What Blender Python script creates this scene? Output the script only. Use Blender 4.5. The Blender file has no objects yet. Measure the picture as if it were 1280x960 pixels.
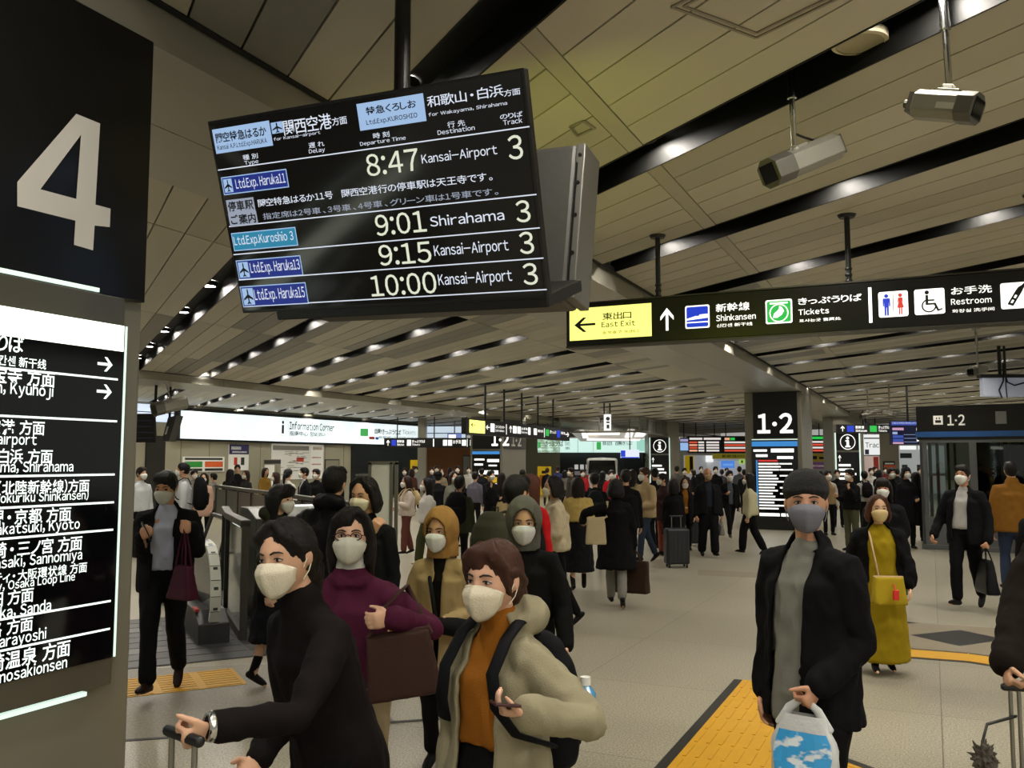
import bpy, bmesh, math, random
from mathutils import Vector, Matrix, noise
random.seed(7)
SC = bpy.context.scene
COL = SC.collection
# ------------------------------------------------------------------ camera, world, exposure
F_PX, CX, CY = 1120.0, 640.0, 480.0
EYE = Vector((0, 0, 1.8))
PITCH = math.atan(96.0 / 1120.0)
cam_d = bpy.data.cameras.new('camera'); cam_d.sensor_width = 36.0; cam_d.lens = 36.0 * F_PX / 1280.0
cam_d.clip_start = 0.05; cam_d.clip_end = 400
cam = bpy.data.objects.new('camera', cam_d); COL.objects.link(cam)
cam.location = EYE; cam.rotation_euler = (math.pi / 2 + PITCH, 0, 0)
SC.camera = cam
WORLD_STRENGTH = 0.36
DOWNLIGHT = 540.0
EXPOSURE = 0.0
w = bpy.data.worlds.new('concourse_ambient'); SC.world = w; w.use_nodes = True
w.node_tree.nodes['Background'].inputs[0].default_value = (1.0, 0.98, 0.92, 1)
w.node_tree.nodes['Background'].inputs[1].default_value = WORLD_STRENGTH
SC.view_settings.view_transform = 'Standard'; SC.view_settings.look = 'None'
SC.view_settings.exposure = EXPOSURE; SC.view_settings.gamma = 1.0
SC.view_settings.use_curve_mapping = False
SC.cycles.use_denoising = True
SC.cycles.max_bounces = 6; SC.cycles.diffuse_bounces = 4; SC.cycles.glossy_bounces = 3
SC.cycles.transmission_bounces = 4; SC.cycles.transparent_max_bounces = 8
SC.cycles.caustics_reflective = False; SC.cycles.caustics_refractive = False
SC.cycles.sample_clamp_indirect = 4.0
try: SC.cycles.use_light_tree = True
except Exception: pass

# ------------------------------------------------------------------ picture geometry used for measuring places
_c, _s = math.cos(PITCH), math.sin(PITCH)
def ray(px, py):
    x, y = (px - CX) / F_PX, (CY - py) / F_PX
    return Vector((x, _c - y * _s, _s + y * _c))
def at_depth(px, py, Y):
    r = ray(px, py); return EYE + r * (Y / r.y)
def on_z(px, py, z):
    r = ray(px, py); return EYE + r * ((z - EYE.z) / r.z)
def on_plane(px, py, p, n):
    r = ray(px, py); return EYE + r * ((p - EYE).dot(n) / r.dot(n))
def floor_pt(px, Y):
    p = at_depth(px, 576, Y); return Vector((p.x, Y, 0))
AZ = math.radians(25.0)
UV = Vector((math.sin(AZ), math.cos(AZ), 0)); NV = Vector((math.cos(AZ), -math.sin(AZ), 0)); ZV = Vector((0, 0, 1))
def UN(u, n, z=0.0): return UV * u + NV * n + ZV * z
AS = math.radians(27.9)
SV = Vector((-math.sin(AS), math.cos(AS), 0)); MV = Vector((math.cos(AS), math.sin(AS), 0))
_det = MV.x * NV.y - MV.y * NV.x
def AB(a, b, z=0.0):                       # point with MV.p = a and NV.p = b
    return Vector(((a * NV.y - b * MV.y) / _det, (MV.x * b - NV.x * a) / _det, z))

# ------------------------------------------------------------------ materials
def lin(c):
    if isinstance(c, str):
        c = c.lstrip('#'); c = ''.join(ch * 2 for ch in c) if len(c) == 3 else c; c = [int(c[i:i + 2], 16) / 255 for i in (0, 2, 4)]
    return tuple((v / 12.92 if v <= 0.04045 else ((v + 0.055) / 1.055) ** 2.4) for v in c) + (1,)
_mats = {}
def mat(name, col, rough=0.6, metal=0.0, var=0.0, scale=20.0, bump=0.0, bscale=60.0, spec=0.5, stretch=None, emit=None, es=1.0, trans=0.0, alpha=1.0, coat=0.0):
    if name in _mats: return _mats[name]
    m = bpy.data.materials.new(name); m.use_nodes = True; nt = m.node_tree; N = nt.nodes; L = nt.links
    b = N['Principled BSDF']; c = lin(col)
    b.inputs['Base Color'].default_value = c; b.inputs['Roughness'].default_value = rough
    b.inputs['Metallic'].default_value = metal; b.inputs['Specular IOR Level'].default_value = spec
    if trans: b.inputs['Transmission Weight'].default_value = trans
    if alpha < 1: b.inputs['Alpha'].default_value = alpha
    if coat: b.inputs['Coat Weight'].default_value = coat
    if emit:
        b.inputs['Emission Color'].default_value = lin(emit); b.inputs['Emission Strength'].default_value = es
    if var or bump:
        tc = N.new('ShaderNodeTexCoord'); mp = N.new('ShaderNodeMapping'); L.new(tc.outputs['Object'], mp.inputs[0])
        if stretch: mp.inputs['Scale'].default_value = stretch
        if var:
            n = N.new('ShaderNodeTexNoise'); n.inputs['Scale'].default_value = scale; n.inputs['Detail'].default_value = 4
            L.new(mp.outputs[0], n.inputs['Vector'])
            mx = N.new('ShaderNodeMix'); mx.data_type = 'RGBA'
            mx.inputs[6].default_value = tuple(v * (1 - var) for v in c[:3]) + (1,)
            mx.inputs[7].default_value = tuple(min(1, v * (1 + var)) for v in c[:3]) + (1,)
            L.new(n.outputs['Fac'], mx.inputs[0]); L.new(mx.outputs[2], b.inputs['Base Color'])
        if bump:
            n2 = N.new('ShaderNodeTexNoise'); n2.inputs['Scale'].default_value = bscale; n2.inputs['Detail'].default_value = 3
            L.new(mp.outputs[0], n2.inputs['Vector'])
            bp = N.new('ShaderNodeBump'); bp.inputs['Strength'].default_value = bump; bp.inputs['Distance'].default_value = 0.01
            L.new(n2.outputs['Fac'], bp.inputs['Height']); L.new(bp.outputs[0], b.inputs['Normal'])
    _mats[name] = m; return m
def lit(name, col, es=1.0, base=None):
    return mat(name, base or '#101010', 0.5, emit=col, es=es)

# ------------------------------------------------------------------ mesh builder
def frame_from(d, up=ZV):
    d = Vector(d).normalized(); x = d.cross(up)
    if x.length < 1e-4: x = d.cross(Vector((0, 1, 0)))
    x.normalize(); y = x.cross(d).normalized(); return x, y, d
class MB:
    def __init__(s): s.v = []; s.f = []; s.m = []
    def add(s, vs, fs, mi=0):
        o = len(s.v); s.v += [tuple(v) for v in vs]; s.f += [tuple(i + o for i in f) for f in fs]; s.m += [mi] * len(fs); return s
    def hexa(s, p, mi=0):                   # 8 points: bottom ring, top ring
        return s.add(p, [(3, 2, 1, 0), (4, 5, 6, 7), (0, 1, 5, 4), (1, 2, 6, 5), (2, 3, 7, 6), (3, 0, 4, 7)], mi)
    def obox(s, o, ex, ey, ez, a0, a1, b0, b1, c0, c1, mi=0):
        q = lambda a, b, c: o + ex * a + ey * b + ez * c
        return s.hexa([q(a0, b0, c0), q(a1, b0, c0), q(a1, b1, c0), q(a0, b1, c0), q(a0, b0, c1), q(a1, b0, c1), q(a1, b1, c1), q(a0, b1, c1)], mi)
    def box(s, c, d, mi=0, rz=0.0):
        R = Matrix.Rotation(rz, 3, 'Z'); c = Vector(c)
        return s.obox(c, R @ Vector((1, 0, 0)), R @ Vector((0, 1, 0)), ZV, -d[0] / 2, d[0] / 2, -d[1] / 2, d[1] / 2, -d[2] / 2, d[2] / 2, mi)
    def cyl(s, a, b, r0, r1=None, n=16, mi=0):
        r1 = r0 if r1 is None else r1; a, b = Vector(a), Vector(b); x, y, d = frame_from(b - a)
        vs = [a + (x * math.cos(t) + y * math.sin(t)) * r0 for t in [2 * math.pi * i / n for i in range(n)]]
        vs += [b + (x * math.cos(t) + y * math.sin(t)) * r1 for t in [2 * math.pi * i / n for i in range(n)]]
        fs = [(i, (i + 1) % n, n + (i + 1) % n, n + i) for i in range(n)] + [tuple(range(n - 1, -1, -1)), tuple(range(n, 2 * n))]
        return s.add(vs, fs, mi)
    def tube(s, pts, radii, n=12, mi=0, flat=None, fdir=None, caps=True, cap0=None):
        """rounded chain; flat = per-point ratio of the second radius, fdir = direction the first radius lies along"""
        pts = [Vector(p) for p in pts]
        if not hasattr(radii, '__len__'): radii = [radii] * len(pts)
        rings = []; k = len(pts)
        def ring(c, x, y, r, q): return [c + x * math.cos(2 * math.pi * i / n) * r + y * math.sin(2 * math.pi * i / n) * r * q for i in range(n)]
        px = None; fr = []
        for i in range(k):
            d = (pts[min(i + 1, k - 1)] - pts[max(i - 1, 0)])
            if d.length < 1e-7: d = Vector((0, 0, 1))
            d.normalize()
            ref = Vector(fdir) if fdir is not None else px
            if ref is None: x, y, _ = frame_from(d)
            else:
                x = ref - d * ref.dot(d)
                if x.length < 1e-5: x, y, _ = frame_from(d)
                x.normalize()
            y = d.cross(x).normalized(); px = x; fr.append((x, y, d))
        q = lambda i: (flat[i] if flat else 1.0)
        cap0 = caps if cap0 is None else cap0
        if cap0:
            x, y, d = fr[0]; r = radii[0]
            for t in (0.38, 0.78): rings.append(ring(pts[0] - d * r * min(1, q(0)) * math.cos(t * math.pi / 2), x, y, r * math.sin(t * math.pi / 2), q(0)))
        for i in range(k): rings.append(ring(pts[i], fr[i][0], fr[i][1], radii[i], q(i)))
        if caps:
            x, y, d = fr[-1]; r = radii[-1]
            for t in (0.78, 0.38): rings.append(ring(pts[-1] + d * r * min(1, q(k - 1)) * math.cos(t * math.pi / 2), x, y, r * math.sin(t * math.pi / 2), q(k - 1)))
        vs = [p for g in rings for p in g]; fs = []
        for j in range(len(rings) - 1):
            for i in range(n): fs.append((j * n + i, j * n + (i + 1) % n, (j + 1) * n + (i + 1) % n, (j + 1) * n + i))
        e = (len(rings) - 1) * n
        fs += [tuple(range(n - 1, -1, -1)), tuple(range(e, e + n))]
        return s.add(vs, fs, mi)
    def ball(s, c, r, rot=None, n=16, m=10, mi=0):
        c = Vector(c); r = r if hasattr(r, '__len__') else (r, r, r); rot = rot or Matrix.Identity(3); vs = [c + rot @ Vector((0, 0, -r[2]))]
        for j in range(1, m):
            t = -math.pi / 2 + math.pi * j / m
            for i in range(n):
                p = 2 * math.pi * i / n
                vs.append(c + rot @ Vector((r[0] * math.cos(t) * math.cos(p), r[1] * math.cos(t) * math.sin(p), r[2] * math.sin(t))))
        vs.append(c + rot @ Vector((0, 0, r[2]))); fs = []
        for i in range(n): fs.append((0, 1 + (i + 1) % n, 1 + i))
        for j in range(m - 2):
            for i in range(n):
                a = 1 + j * n; fs.append((a + i, a + (i + 1) % n, a + n + (i + 1) % n, a + n + i))
        a = 1 + (m - 2) * n
        for i in range(n): fs.append((a + i, a + (i + 1) % n, len(vs) - 1))
        return s.add(vs, fs, mi)
    def poly(s, pts, mi=0): return s.add(pts, [tuple(range(len(pts)))], mi)
    def prism(s, pts, vec, mi=0):
        n = len(pts); vec = Vector(vec); vs = [Vector(p) for p in pts] + [Vector(p) + vec for p in pts]
        return s.add(vs, [tuple(range(n - 1, -1, -1)), tuple(range(n, 2 * n))] + [(i, (i + 1) % n, n + (i + 1) % n, n + i) for i in range(n)], mi)
    def mesh(s, name, mats, smooth=False):
        me = bpy.data.meshes.new(name); me.from_pydata(s.v, [], s.f)
        for m in (mats if isinstance(mats, (list, tuple)) else [mats]): me.materials.append(m)
        me.polygons.foreach_set('material_index', s.m)
        if smooth: me.polygons.foreach_set('use_smooth', [True] * len(s.f))
        me.validate(); me.update()
        bm = bmesh.new(); bm.from_mesh(me); bmesh.ops.recalc_face_normals(bm, faces=bm.faces[:]) if getattr(s, 'fix', True) else None; bm.to_mesh(me); bm.free()
        return me
    def build(s, name, mats, parent=None, smooth=False, bevel=0.0):
        o = bpy.data.objects.new(name, s.mesh(name, mats, smooth)); COL.objects.link(o)
        if parent: o.parent = parent
        if bevel:
            b = o.modifiers.new('bevel', 'BEVEL'); b.width = bevel; b.segments = 2; b.limit_method = 'ANGLE'
        return o
def tag(o, label, cat, group=None, kind=None):
    if label: o['label'] = label
    if cat: o['category'] = cat
    if group: o['group'] = group
    if kind: o['kind'] = kind
    return o
def struct(o): o['kind'] = 'structure'; return o
def empty(name, loc=(0, 0, 0), label=None, cat=None, group=None):
    o = bpy.data.objects.new(name, None); COL.objects.link(o); o.location = loc; o.empty_display_size = 0.1
    tag(o, label, cat, group); return o
def reparent(root):
    """children were built in world space: keep them there under a root that stands at its base"""
    inv = Matrix.Translation(-root.location)
    for ch in list(root.children):
        if ch.type == 'MESH': ch.data.transform(inv)
        for g in ch.children:
            if g.type == 'MESH': g.data.transform(inv)
    return root
# ------------------------------------------------------------------ side scene for evaluating text and remeshing
WORK = bpy.data.scenes.new('work')
def work_eval(objs):
    for o in objs: WORK.collection.objects.link(o)
    vl = WORK.view_layers[0]; vl.update(); dg = vl.depsgraph
    dg.update()
    out = [bpy.data.meshes.new_from_object(o.evaluated_get(dg)) for o in objs]
    for o in objs:
        d = o.data; bpy.data.objects.remove(o)
        (bpy.data.curves if isinstance(d, bpy.types.Curve) else bpy.data.meshes).remove(d)
    return out
_tc = {}
def _raw_text(body, bold=0.0):
    k = (body, bold)
    if k not in _tc:
        c = bpy.data.curves.new('t', 'FONT'); c.body = body; c.resolution_u = 3; c.offset = bold
        me = work_eval([bpy.data.objects.new('t', c)])[0]
        vs = [v.co.copy() for v in me.vertices]; fs = [tuple(p.vertices) for p in me.polygons]
        xs = [v.x for v in vs] or [0, .1]; ys = [v.y for v in vs] or [0, .1]
        _tc[k] = (vs, fs, min(xs), max(xs), min(ys), max(ys)); bpy.data.meshes.remove(me)
    return _tc[k]
_tm = {}
def text_mesh(body, bold=0.0):
    """set letter by letter; Latin letters use the sans wide forms so that every sign shares one typeface"""
    k = (body, bold)
    if k in _tm: return _tm[k]
    vs, fs, x = [], [], 0.0
    for ch in body:
        if ch in ' \u3000': x += .28 if ch == ' ' else .9; continue
        o = ord(ch); wide = 0x21 <= o <= 0x7e
        v, f, x0, x1, y0, y1 = _raw_text(chr(o + 0xFEE0) if wide else ch, bold)
        sq = .84 if wide else 1.0
        if wide or not o > 0x2e00: adv, off = (x1 - x0) * sq + .075, x - x0 * sq + .03
        else: adv, off = max(.62, x1 - x0) + .06, x - x0 + .03 + max(0, .62 - (x1 - x0)) / 2
        n = len(vs); vs += [Vector((p.x * sq + off, p.y, 0)) for p in v]; fs += [tuple(i + n for i in t) for t in f]; x += adv
    xs = [p.x for p in vs]; ys = [p.y for p in vs]
    _tm[k] = (vs, fs, min(xs), max(xs), min(ys), max(ys)); return _tm[k]
class Plane:
    """a flat face: origin, right, up; pix() turns a measured picture point into its own metres"""
    def __init__(s, o, ex, ey):
        s.o = Vector(o); s.ex = Vector(ex).normalized(); s.ey = Vector(ey).normalized(); s.n = s.ex.cross(s.ey)
    def pix(s, px, py):
        d = on_plane(px, py, s.o, s.n) - s.o; return d.dot(s.ex), d.dot(s.ey)
    def pt(s, a, b, h=0.0): return s.o + s.ex * a + s.ey * b + s.n * h
    def text(s, mb, body, r, h=0.002, mi=0, bold=0.0):
        vs, fs, x0, x1, y0, y1 = text_mesh(body, bold)
        fx = (r[2] - r[0]) / max(1e-6, x1 - x0); fy = (r[3] - r[1]) / max(1e-6, y1 - y0)
        mb.add([s.pt(r[0] + (v.x - x0) * fx, r[1] + (v.y - y0) * fy, h) for v in vs], fs, mi)
    def rect(s, mb, r, h=0.001, mi=0): mb.poly([s.pt(r[0], r[1], h), s.pt(r[2], r[1], h), s.pt(r[2], r[3], h), s.pt(r[0], r[3], h)], mi)
    def slab(s, mb, r, h0, h1, mi=0): mb.obox(s.o, s.ex, s.ey, s.n, r[0], r[2], r[1], r[3], h0, h1, mi)
    def shape(s, mb, pts, h=0.002, mi=0): mb.poly([s.pt(a, b, h) for a, b in pts], mi)
    def disc(s, mb, c, r, h=0.002, mi=0, n=20): s.shape(mb, [(c[0] + r * math.cos(2 * math.pi * i / n), c[1] + r * math.sin(2 * math.pi * i / n)) for i in range(n)], h, mi)
    def pr(s, bl, tr): a = s.pix(*bl); b = s.pix(*tr); return (a[0], a[1], b[0], b[1])
    def inrect(s, mb, r, pts, h=0.003, mi=0):
        """polygon given in 0..1 of rect r"""
        s.shape(mb, [(r[0] + (r[2] - r[0]) * x, r[1] + (r[3] - r[1]) * y) for x, y in pts], h, mi)
PLANE_ICON = [(.47, .95), (.53, .95), (.56, .85), (.56, .62), (.93, .38), (.93, .28), (.56, .42), (.55, .2), (.67, .1), (.67, .04), (.5, .09), (.33, .04), (.33, .1), (.45, .2), (.44, .42), (.07, .28), (.07, .38), (.44, .62), (.44, .85)]
ARROW_R = [(0, .42), (.72, .42), (.45, .1), (.62, .1), (1, .5), (.62, .9), (.45, .9), (.72, .58), (0, .58)]
ARROW_U = [(y, x) for x, y in ARROW_R]
ARROW_L = [(1 - x, y) for x, y in ARROW_R]
# ================================================================== FLOOR
def floor_material():
    m = bpy.data.materials.new('terrazzo_floor'); m.use_nodes = True; nt = m.node_tree; N = nt.nodes; L = nt.links; b = N['Principled BSDF']
    tc = N.new('ShaderNodeTexCoord')
    n1 = N.new('ShaderNodeTexNoise'); n1.inputs['Scale'].default_value = 85; n1.inputs['Detail'].default_value = 2
    n2 = N.new('ShaderNodeTexNoise'); n2.inputs['Scale'].default_value = 0.35; n2.inputs['Detail'].default_value = 3
    vo = N.new('ShaderNodeTexVoronoi'); vo.inputs['Scale'].default_value = 75
    for n in (n1, n2, vo): L.new(tc.outputs['Object'], n.inputs['Vector'])
    cr = N.new('ShaderNodeValToRGB'); e = cr.color_ramp.elements
    e[0].position = .40; e[0].color = lin('#6d685a'); e[1].position = .62; e[1].color = lin('#c4bda8')
    L.new(n1.outputs['Fac'], cr.inputs[0])
    mx = N.new('ShaderNodeMix'); mx.data_type = 'RGBA'; mx.inputs[0].default_value = .35
    L.new(cr.outputs[0], mx.inputs[6]); mx.inputs[7].default_value = lin('#aba591')
    br = N.new('ShaderNodeTexBrick'); br.offset = 0.0; br.inputs['Scale'].default_value = 1; br.inputs['Brick Width'].default_value = 2.7; br.inputs['Row Height'].default_value = 1.8
    br.inputs['Mortar Size'].default_value = .004; br.inputs['Mortar Smooth'].default_value = 0.1
    br.inputs['Color1'].default_value = (1, 1, 1, 1); br.inputs['Color2'].default_value = (.9, .9, .9, 1); br.inputs['Mortar'].default_value = (.42, .42, .42, 1)
    L.new(tc.outputs['Object'], br.inputs['Vector'])
    mu = N.new('ShaderNodeMix'); mu.data_type = 'RGBA'; mu.blend_type = 'MULTIPLY'; mu.inputs[0].default_value = 1
    L.new(mx.outputs[2], mu.inputs[6]); L.new(br.outputs['Color'], mu.inputs[7])
    c2 = N.new('ShaderNodeValToRGB'); c2.color_ramp.elements[0].position = .3; c2.color_ramp.elements[0].color = (.86, .86, .86, 1); c2.color_ramp.elements[1].position = .7; c2.color_ramp.elements[1].color = (1, 1, 1, 1)
    L.new(n2.outputs['Fac'], c2.inputs[0])
    mv = N.new('ShaderNodeMix'); mv.data_type = 'RGBA'; mv.blend_type = 'MULTIPLY'; mv.inputs[0].default_value = 1
    L.new(mu.outputs[2], mv.inputs[6]); L.new(c2.outputs[0], mv.inputs[7]); L.new(mv.outputs[2], b.inputs['Base Color'])
    b.inputs['Roughness'].default_value = .3; b.inputs['Specular IOR Level'].default_value = .45
    return m
M_floor = floor_material()
mb = MB(); mb.add([(-60, -8, 0), (60, -8, 0), (60, 110, 0), (-60, 110, 0)], [(0, 1, 2, 3)])
fl = mb.build('floor', M_floor); struct(fl)
# align the slab joints with the building: the mesh stays put, the object turns
fl.data.transform(Matrix.Rotation(AZ, 4, 'Z')); fl.rotation_euler = (0, 0, -AZ)
M_yel = mat('tactile_yellow', '#c08f0e', .55, var=.1, scale=9, bump=.15, bscale=40)
M_blk = mat('black_paving', '#1b1a18', .5, var=.25, scale=60)
M_grit = mat('pebble_paving', '#7d735f', .6, var=.55, scale=95)
M_dkplate = mat('dark_landing_plate', '#3a3a3a', .45, metal=.4, var=.25, scale=30)
M_steel = mat('brushed_steel', '#8d8a80', .35, metal=.85, var=.06, scale=3)
M_steel_d = mat('dark_steel', '#4b4a45', .4, metal=.7, var=.08, scale=4)
M_panel = mat('beige_metal_panel', '#8f8973', .42, metal=.25, var=.05, scale=1.5)
M_white = mat('white_plastic', '#d9d9d2', .5)
M_black = mat('black_enamel', '#0c0c0c', .4)
M_blackg = mat('black_gloss', '#0b0b0c', .15)
M_chrome = mat('chrome', '#c8c8c4', .15, metal=1.0)
M_glass = mat('clear_glass', '#dfe8e4', .03, trans=1.0, spec=.5)
def flat(name, pts, z, m):
    mb = MB(); mb.prism([Vector((p[0], p[1], 0.0005)) for p in pts], (0, 0, z)); o = mb.build(name, m); struct(o); return o
G = lambda px, py: on_z(px, py, 0)
def ribs(mb, p0, along, across, n_al, n_ac, L, W, z, mi, bar=True):
    for i in range(n_al):
        for j in range(n_ac):
            c = p0 + along * ((i + .5) / n_al) * L + across * ((j + .5) / n_ac) * W
            mb.obox(Vector((c.x, c.y, z)), along, across, ZV, -L / n_al * .4, L / n_al * .4, -.011, .011, 0, .004, mi)
def tactile(name, o, along, across, L, W, border=.07, tile=.3):
    mb = MB(); z = .006
    mb.obox(Vector((o.x, o.y, 0)), along, across, ZV, 0, L, -border, W + border, .0005, .004, 1)
    mb.obox(Vector((o.x, o.y, 0)), along, across, ZV, 0, L, 0, W, .0005, z, 0)
    na = int(L / tile); nc = max(4, int(W / .075)); 
    if na * nc < 5000: ribs(mb, Vector((o.x, o.y, 0)), along, across, na, nc, L, W, z, 0)
    return struct(mb.build(name, [M_yel, M_blk]))
# broad yellow guide path running away beside the man in black
pL = G(822, 960); dL = (G(950, 838) - pL).normalized()
aL = UV.copy()
oL = G(886, 900) + UV * -3.0
tactile('trim_1', oL, aL, NV, 4.25, .62)
# branch that leaves it to the right along the other axis of the hall
sB = -SV; oB = G(1048, 950); oB = oB - SV * -0.0
acr = Vector((sB.y, -sB.x, 0)); acr = acr if acr.y < 0 else -acr
tactile('trim_2', oB + SV * .05, sB, acr, 2.2, .6)
# narrow curving yellow band with the black diamonds above it
up = [G(960, 800), G(1063, 806.5), G(1116, 810.5), G(1210, 818), G(1247, 823), G(1330, 838)]
lo = [G(960, 814), G(1063, 817), G(1116, 820), G(1210, 827), G(1247, 833), G(1330, 850)]
mb = MB()
for i in range(len(up) - 1):
    a, b, c, d = lo[i], lo[i + 1], up[i + 1], up[i]
    mb.prism([Vector((q.x, q.y, .0005)) for q in (a, b, c, d)], (0, 0, .006), 0)
    for (p, q, s) in ((a, b, -1), (d, c, 1)):
        t = (q - p).normalized(); nn = Vector((-t.y, t.x, 0)) * s * .05
        mb.prism([Vector((r.x, r.y, .0005)) for r in (p, q, q + nn, p + nn)], (0, 0, .003), 1)
struct(mb.build('trim_3', [M_yel, M_blk]))
mb = MB()
mb.prism([Vector((q.x, q.y, .0004)) for q in (G(960, 799), G(1063, 805), G(1116, 809), G(1210, 816), G(1247, 821), G(1335, 836), G(1335, 792), G(1256, 786), G(1120, 777), G(960, 768))], (0, 0, .0016), 0)
for q in ([(1138, 794), (1200, 787.5), (1256, 799.5), (1200, 808)], [(1120, 775.5), (1150, 779), (1120, 780.5)], [(1080, 797), (1120, 807), (1146, 809.5), (1060, 802)], [(1243, 785.5), (1300, 791), (1262, 788)], [(1280, 806), (1330, 798), (1380, 811), (1330, 820)], [(1010, 787), (1066, 781), (1110, 791.5), (1060, 799)]):
    mb.prism([Vector((G(*p).x, G(*p).y, .0020)) for p in q], (0, 0, .0006), 1)
struct(mb.build('trim_4', [M_grit, M_blk]))
# thin darker slab band further off
mb = MB(); mb.prism([Vector((G(*p).x, G(*p).y, .0004)) for p in ((872, 712), (950, 716), (950, 722), (872, 719))], (0, 0, .001), 0)
struct(mb.build('trim_5', mat('grey_slab', '#8b8371', .35, var=.2, scale=90)))
# ---- escalator landing on the left: plates, yellow strip, dark joint
AE = math.radians(-27.9); EV = Vector((math.sin(AE), math.cos(AE), 0)); WV = Vector((math.cos(AE), -math.sin(AE), 0))
y0 = G(163, 872)
tactile('trim_6', y0 - WV * .8, WV, EV, (G(311, 858) - y0).length + .8, .62, border=0.0)
mb = MB(); p = G(240, 829)
mb.obox(Vector((p.x, p.y, 0)), WV, EV, ZV, -1.8, 1.75, 0, 2.6, .0005, .006, 0)
for i in range(6):
    for j in range(9):
        mb.obox(Vector((p.x, p.y, 0)), WV, EV, ZV, -1.75 + i * .58, -1.2 + i * .58, .02 + j * .285, .28 + j * .285, .006, .009, 0 if (i * 5 + j * 3) % 4 else 1)
struct(mb.build('trim_7', [M_dkplate, M_steel_d]))
mb = MB(); p = G(160, 927); q = G(420, 909)
t = (q - p).normalized(); nn = Vector((-t.y, t.x, 0)) * .045
mb.prism([Vector((r.x, r.y, .0005)) for r in (p - t * 1, q + t * .9, q + t * .9 + nn, p - t * 1 + nn)], (0, 0, .003), 0)
struct(mb.build('trim_8', M_blk))
mb = MB(); mb.prism([Vector((r.x, r.y, .0004)) for r in (p - t * 1 + nn, q + nn + t * .4, G(420, 828), G(100, 838))], (0, 0, .0014), 0)
struct(mb.build('trim_9', mat('coarse_terrazzo', '#7c7566', .5, var=.75, scale=48)))

# ================================================================== CEILING
ZC = 3.8; ZB = 3.62
N1a, N1b = -3.03, -4.50          # beam over the big columns
N2a, N2b = -15.8, -17.3          # next beam
M_pl = [mat('ceiling_panel_light', '#bab6a6', .5, var=.03, scale=.6), mat('ceiling_panel_mid', '#aca897', .5, var=.03, scale=.6), mat('ceiling_panel_grey', '#807f76', .5, var=.03, scale=.6)]
M_plw = [mat('ceiling_panel_white', '#c6c6bd', .5, var=.03, scale=.6), mat('ceiling_panel_white_dull', '#bababb', .5), mat('ceiling_panel_white_grey', '#b0b2ae', .5)]
M_slot = mat('slot_dark', '#0d0d0c', .55, spec=.15)
M_dark = mat('void_dark', '#050505', .8)
PITCH_S = 1.70; SLOT0 = 3.34; SLOTW = .31
def plank(mb, a0, a1, b0, b1, z0, z1, mi):
    mb.hexa([AB(a0, b0, z0), AB(a1, b0, z0), AB(a1, b1, z0), AB(a0, b1, z0), AB(a0, b0, z1), AB(a1, b0, z1), AB(a1, b1, z1), AB(a0, b1, z1)], mi)
rs = random.Random(3)
SLOTS = []
def bay(name, b_hi, b_lo, joints, i0, i1, mats, slot_b=None, jw=0.0):
    mb = MB(); cuts = [b_hi] + [j for j in joints if b_lo < j < b_hi] + [b_lo]
    for i in range(i0, i1):
        s0 = SLOT0 + i * PITCH_S; s1 = s0 + SLOTW
        # planks between this slot and the next
        w_ = (PITCH_S - SLOTW) / 5
        for c in range(len(cuts) - 1):
            b1, b0 = cuts[c] - (.012 + (jw if c > 0 else 0)), cuts[c + 1] + (.012 + (jw if c < len(cuts) - 2 else 0))
            if jw and c > 0: plank(mb, s1 + .006, s1 + PITCH_S - SLOTW - .006, cuts[c] - jw - .004, cuts[c] + jw + .004, ZC - .002, ZC + .028, 1)
            g = rs.randrange(5); kind = rs.random()
            for k in range(5):
                mi = 0 if rs.random() < .7 else 1
                if kind < .5 and k in (g, (g + 1) % 5): mi = 2
                plank(mb, s1 + k * w_ + .006, s1 + (k + 1) * w_ - .006, b0, b1, ZC, ZC + .03, mi)
        # the slot: dark trough
        sb0, sb1 = (b_lo, b_hi) if slot_b is None else slot_b
        plank(mb, s0 - .02, s1 + .02, b_lo, b_hi, ZC + .2, ZC + .22, 3)
        plank(mb, s0 - .012, s0, sb0, sb1, ZC - .004, ZC + .2, 3); plank(mb, s1, s1 + .012, sb0, sb1, ZC - .004, ZC + .2, 3)
        if slot_b is not None:
            for (q0, q1) in ((b_lo, sb0), (sb1, b_hi)):
                if q1 - q0 > .1: plank(mb, s0, s1, q0 + .01, q1 - .01, ZC, ZC + .03, 0)
        SLOTS.append((s0, s1, sb0, sb1))
    plank(mb, SLOT0 + i0 * PITCH_S, SLOT0 + i1 * PITCH_S, b_lo, b_hi, ZC + .24, ZC + .26, 4)
    o = mb.build(name, list(mats) + [M_slot, M_dark]); struct(o); return o
bay('ceiling', 9.0, N1a, [5.55, 1.95, -1.65], -7, 22, M_pl, None, .055)
bay('ceiling', N1b, N2a, [-5.9, -9.5, -13.1], -5, 24, M_pl, (-15.75, -5.9))
bay('ceiling', N2b, -33.0, [-20.9, -24.5, -28.1], -9, 22, M_plw)
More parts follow.
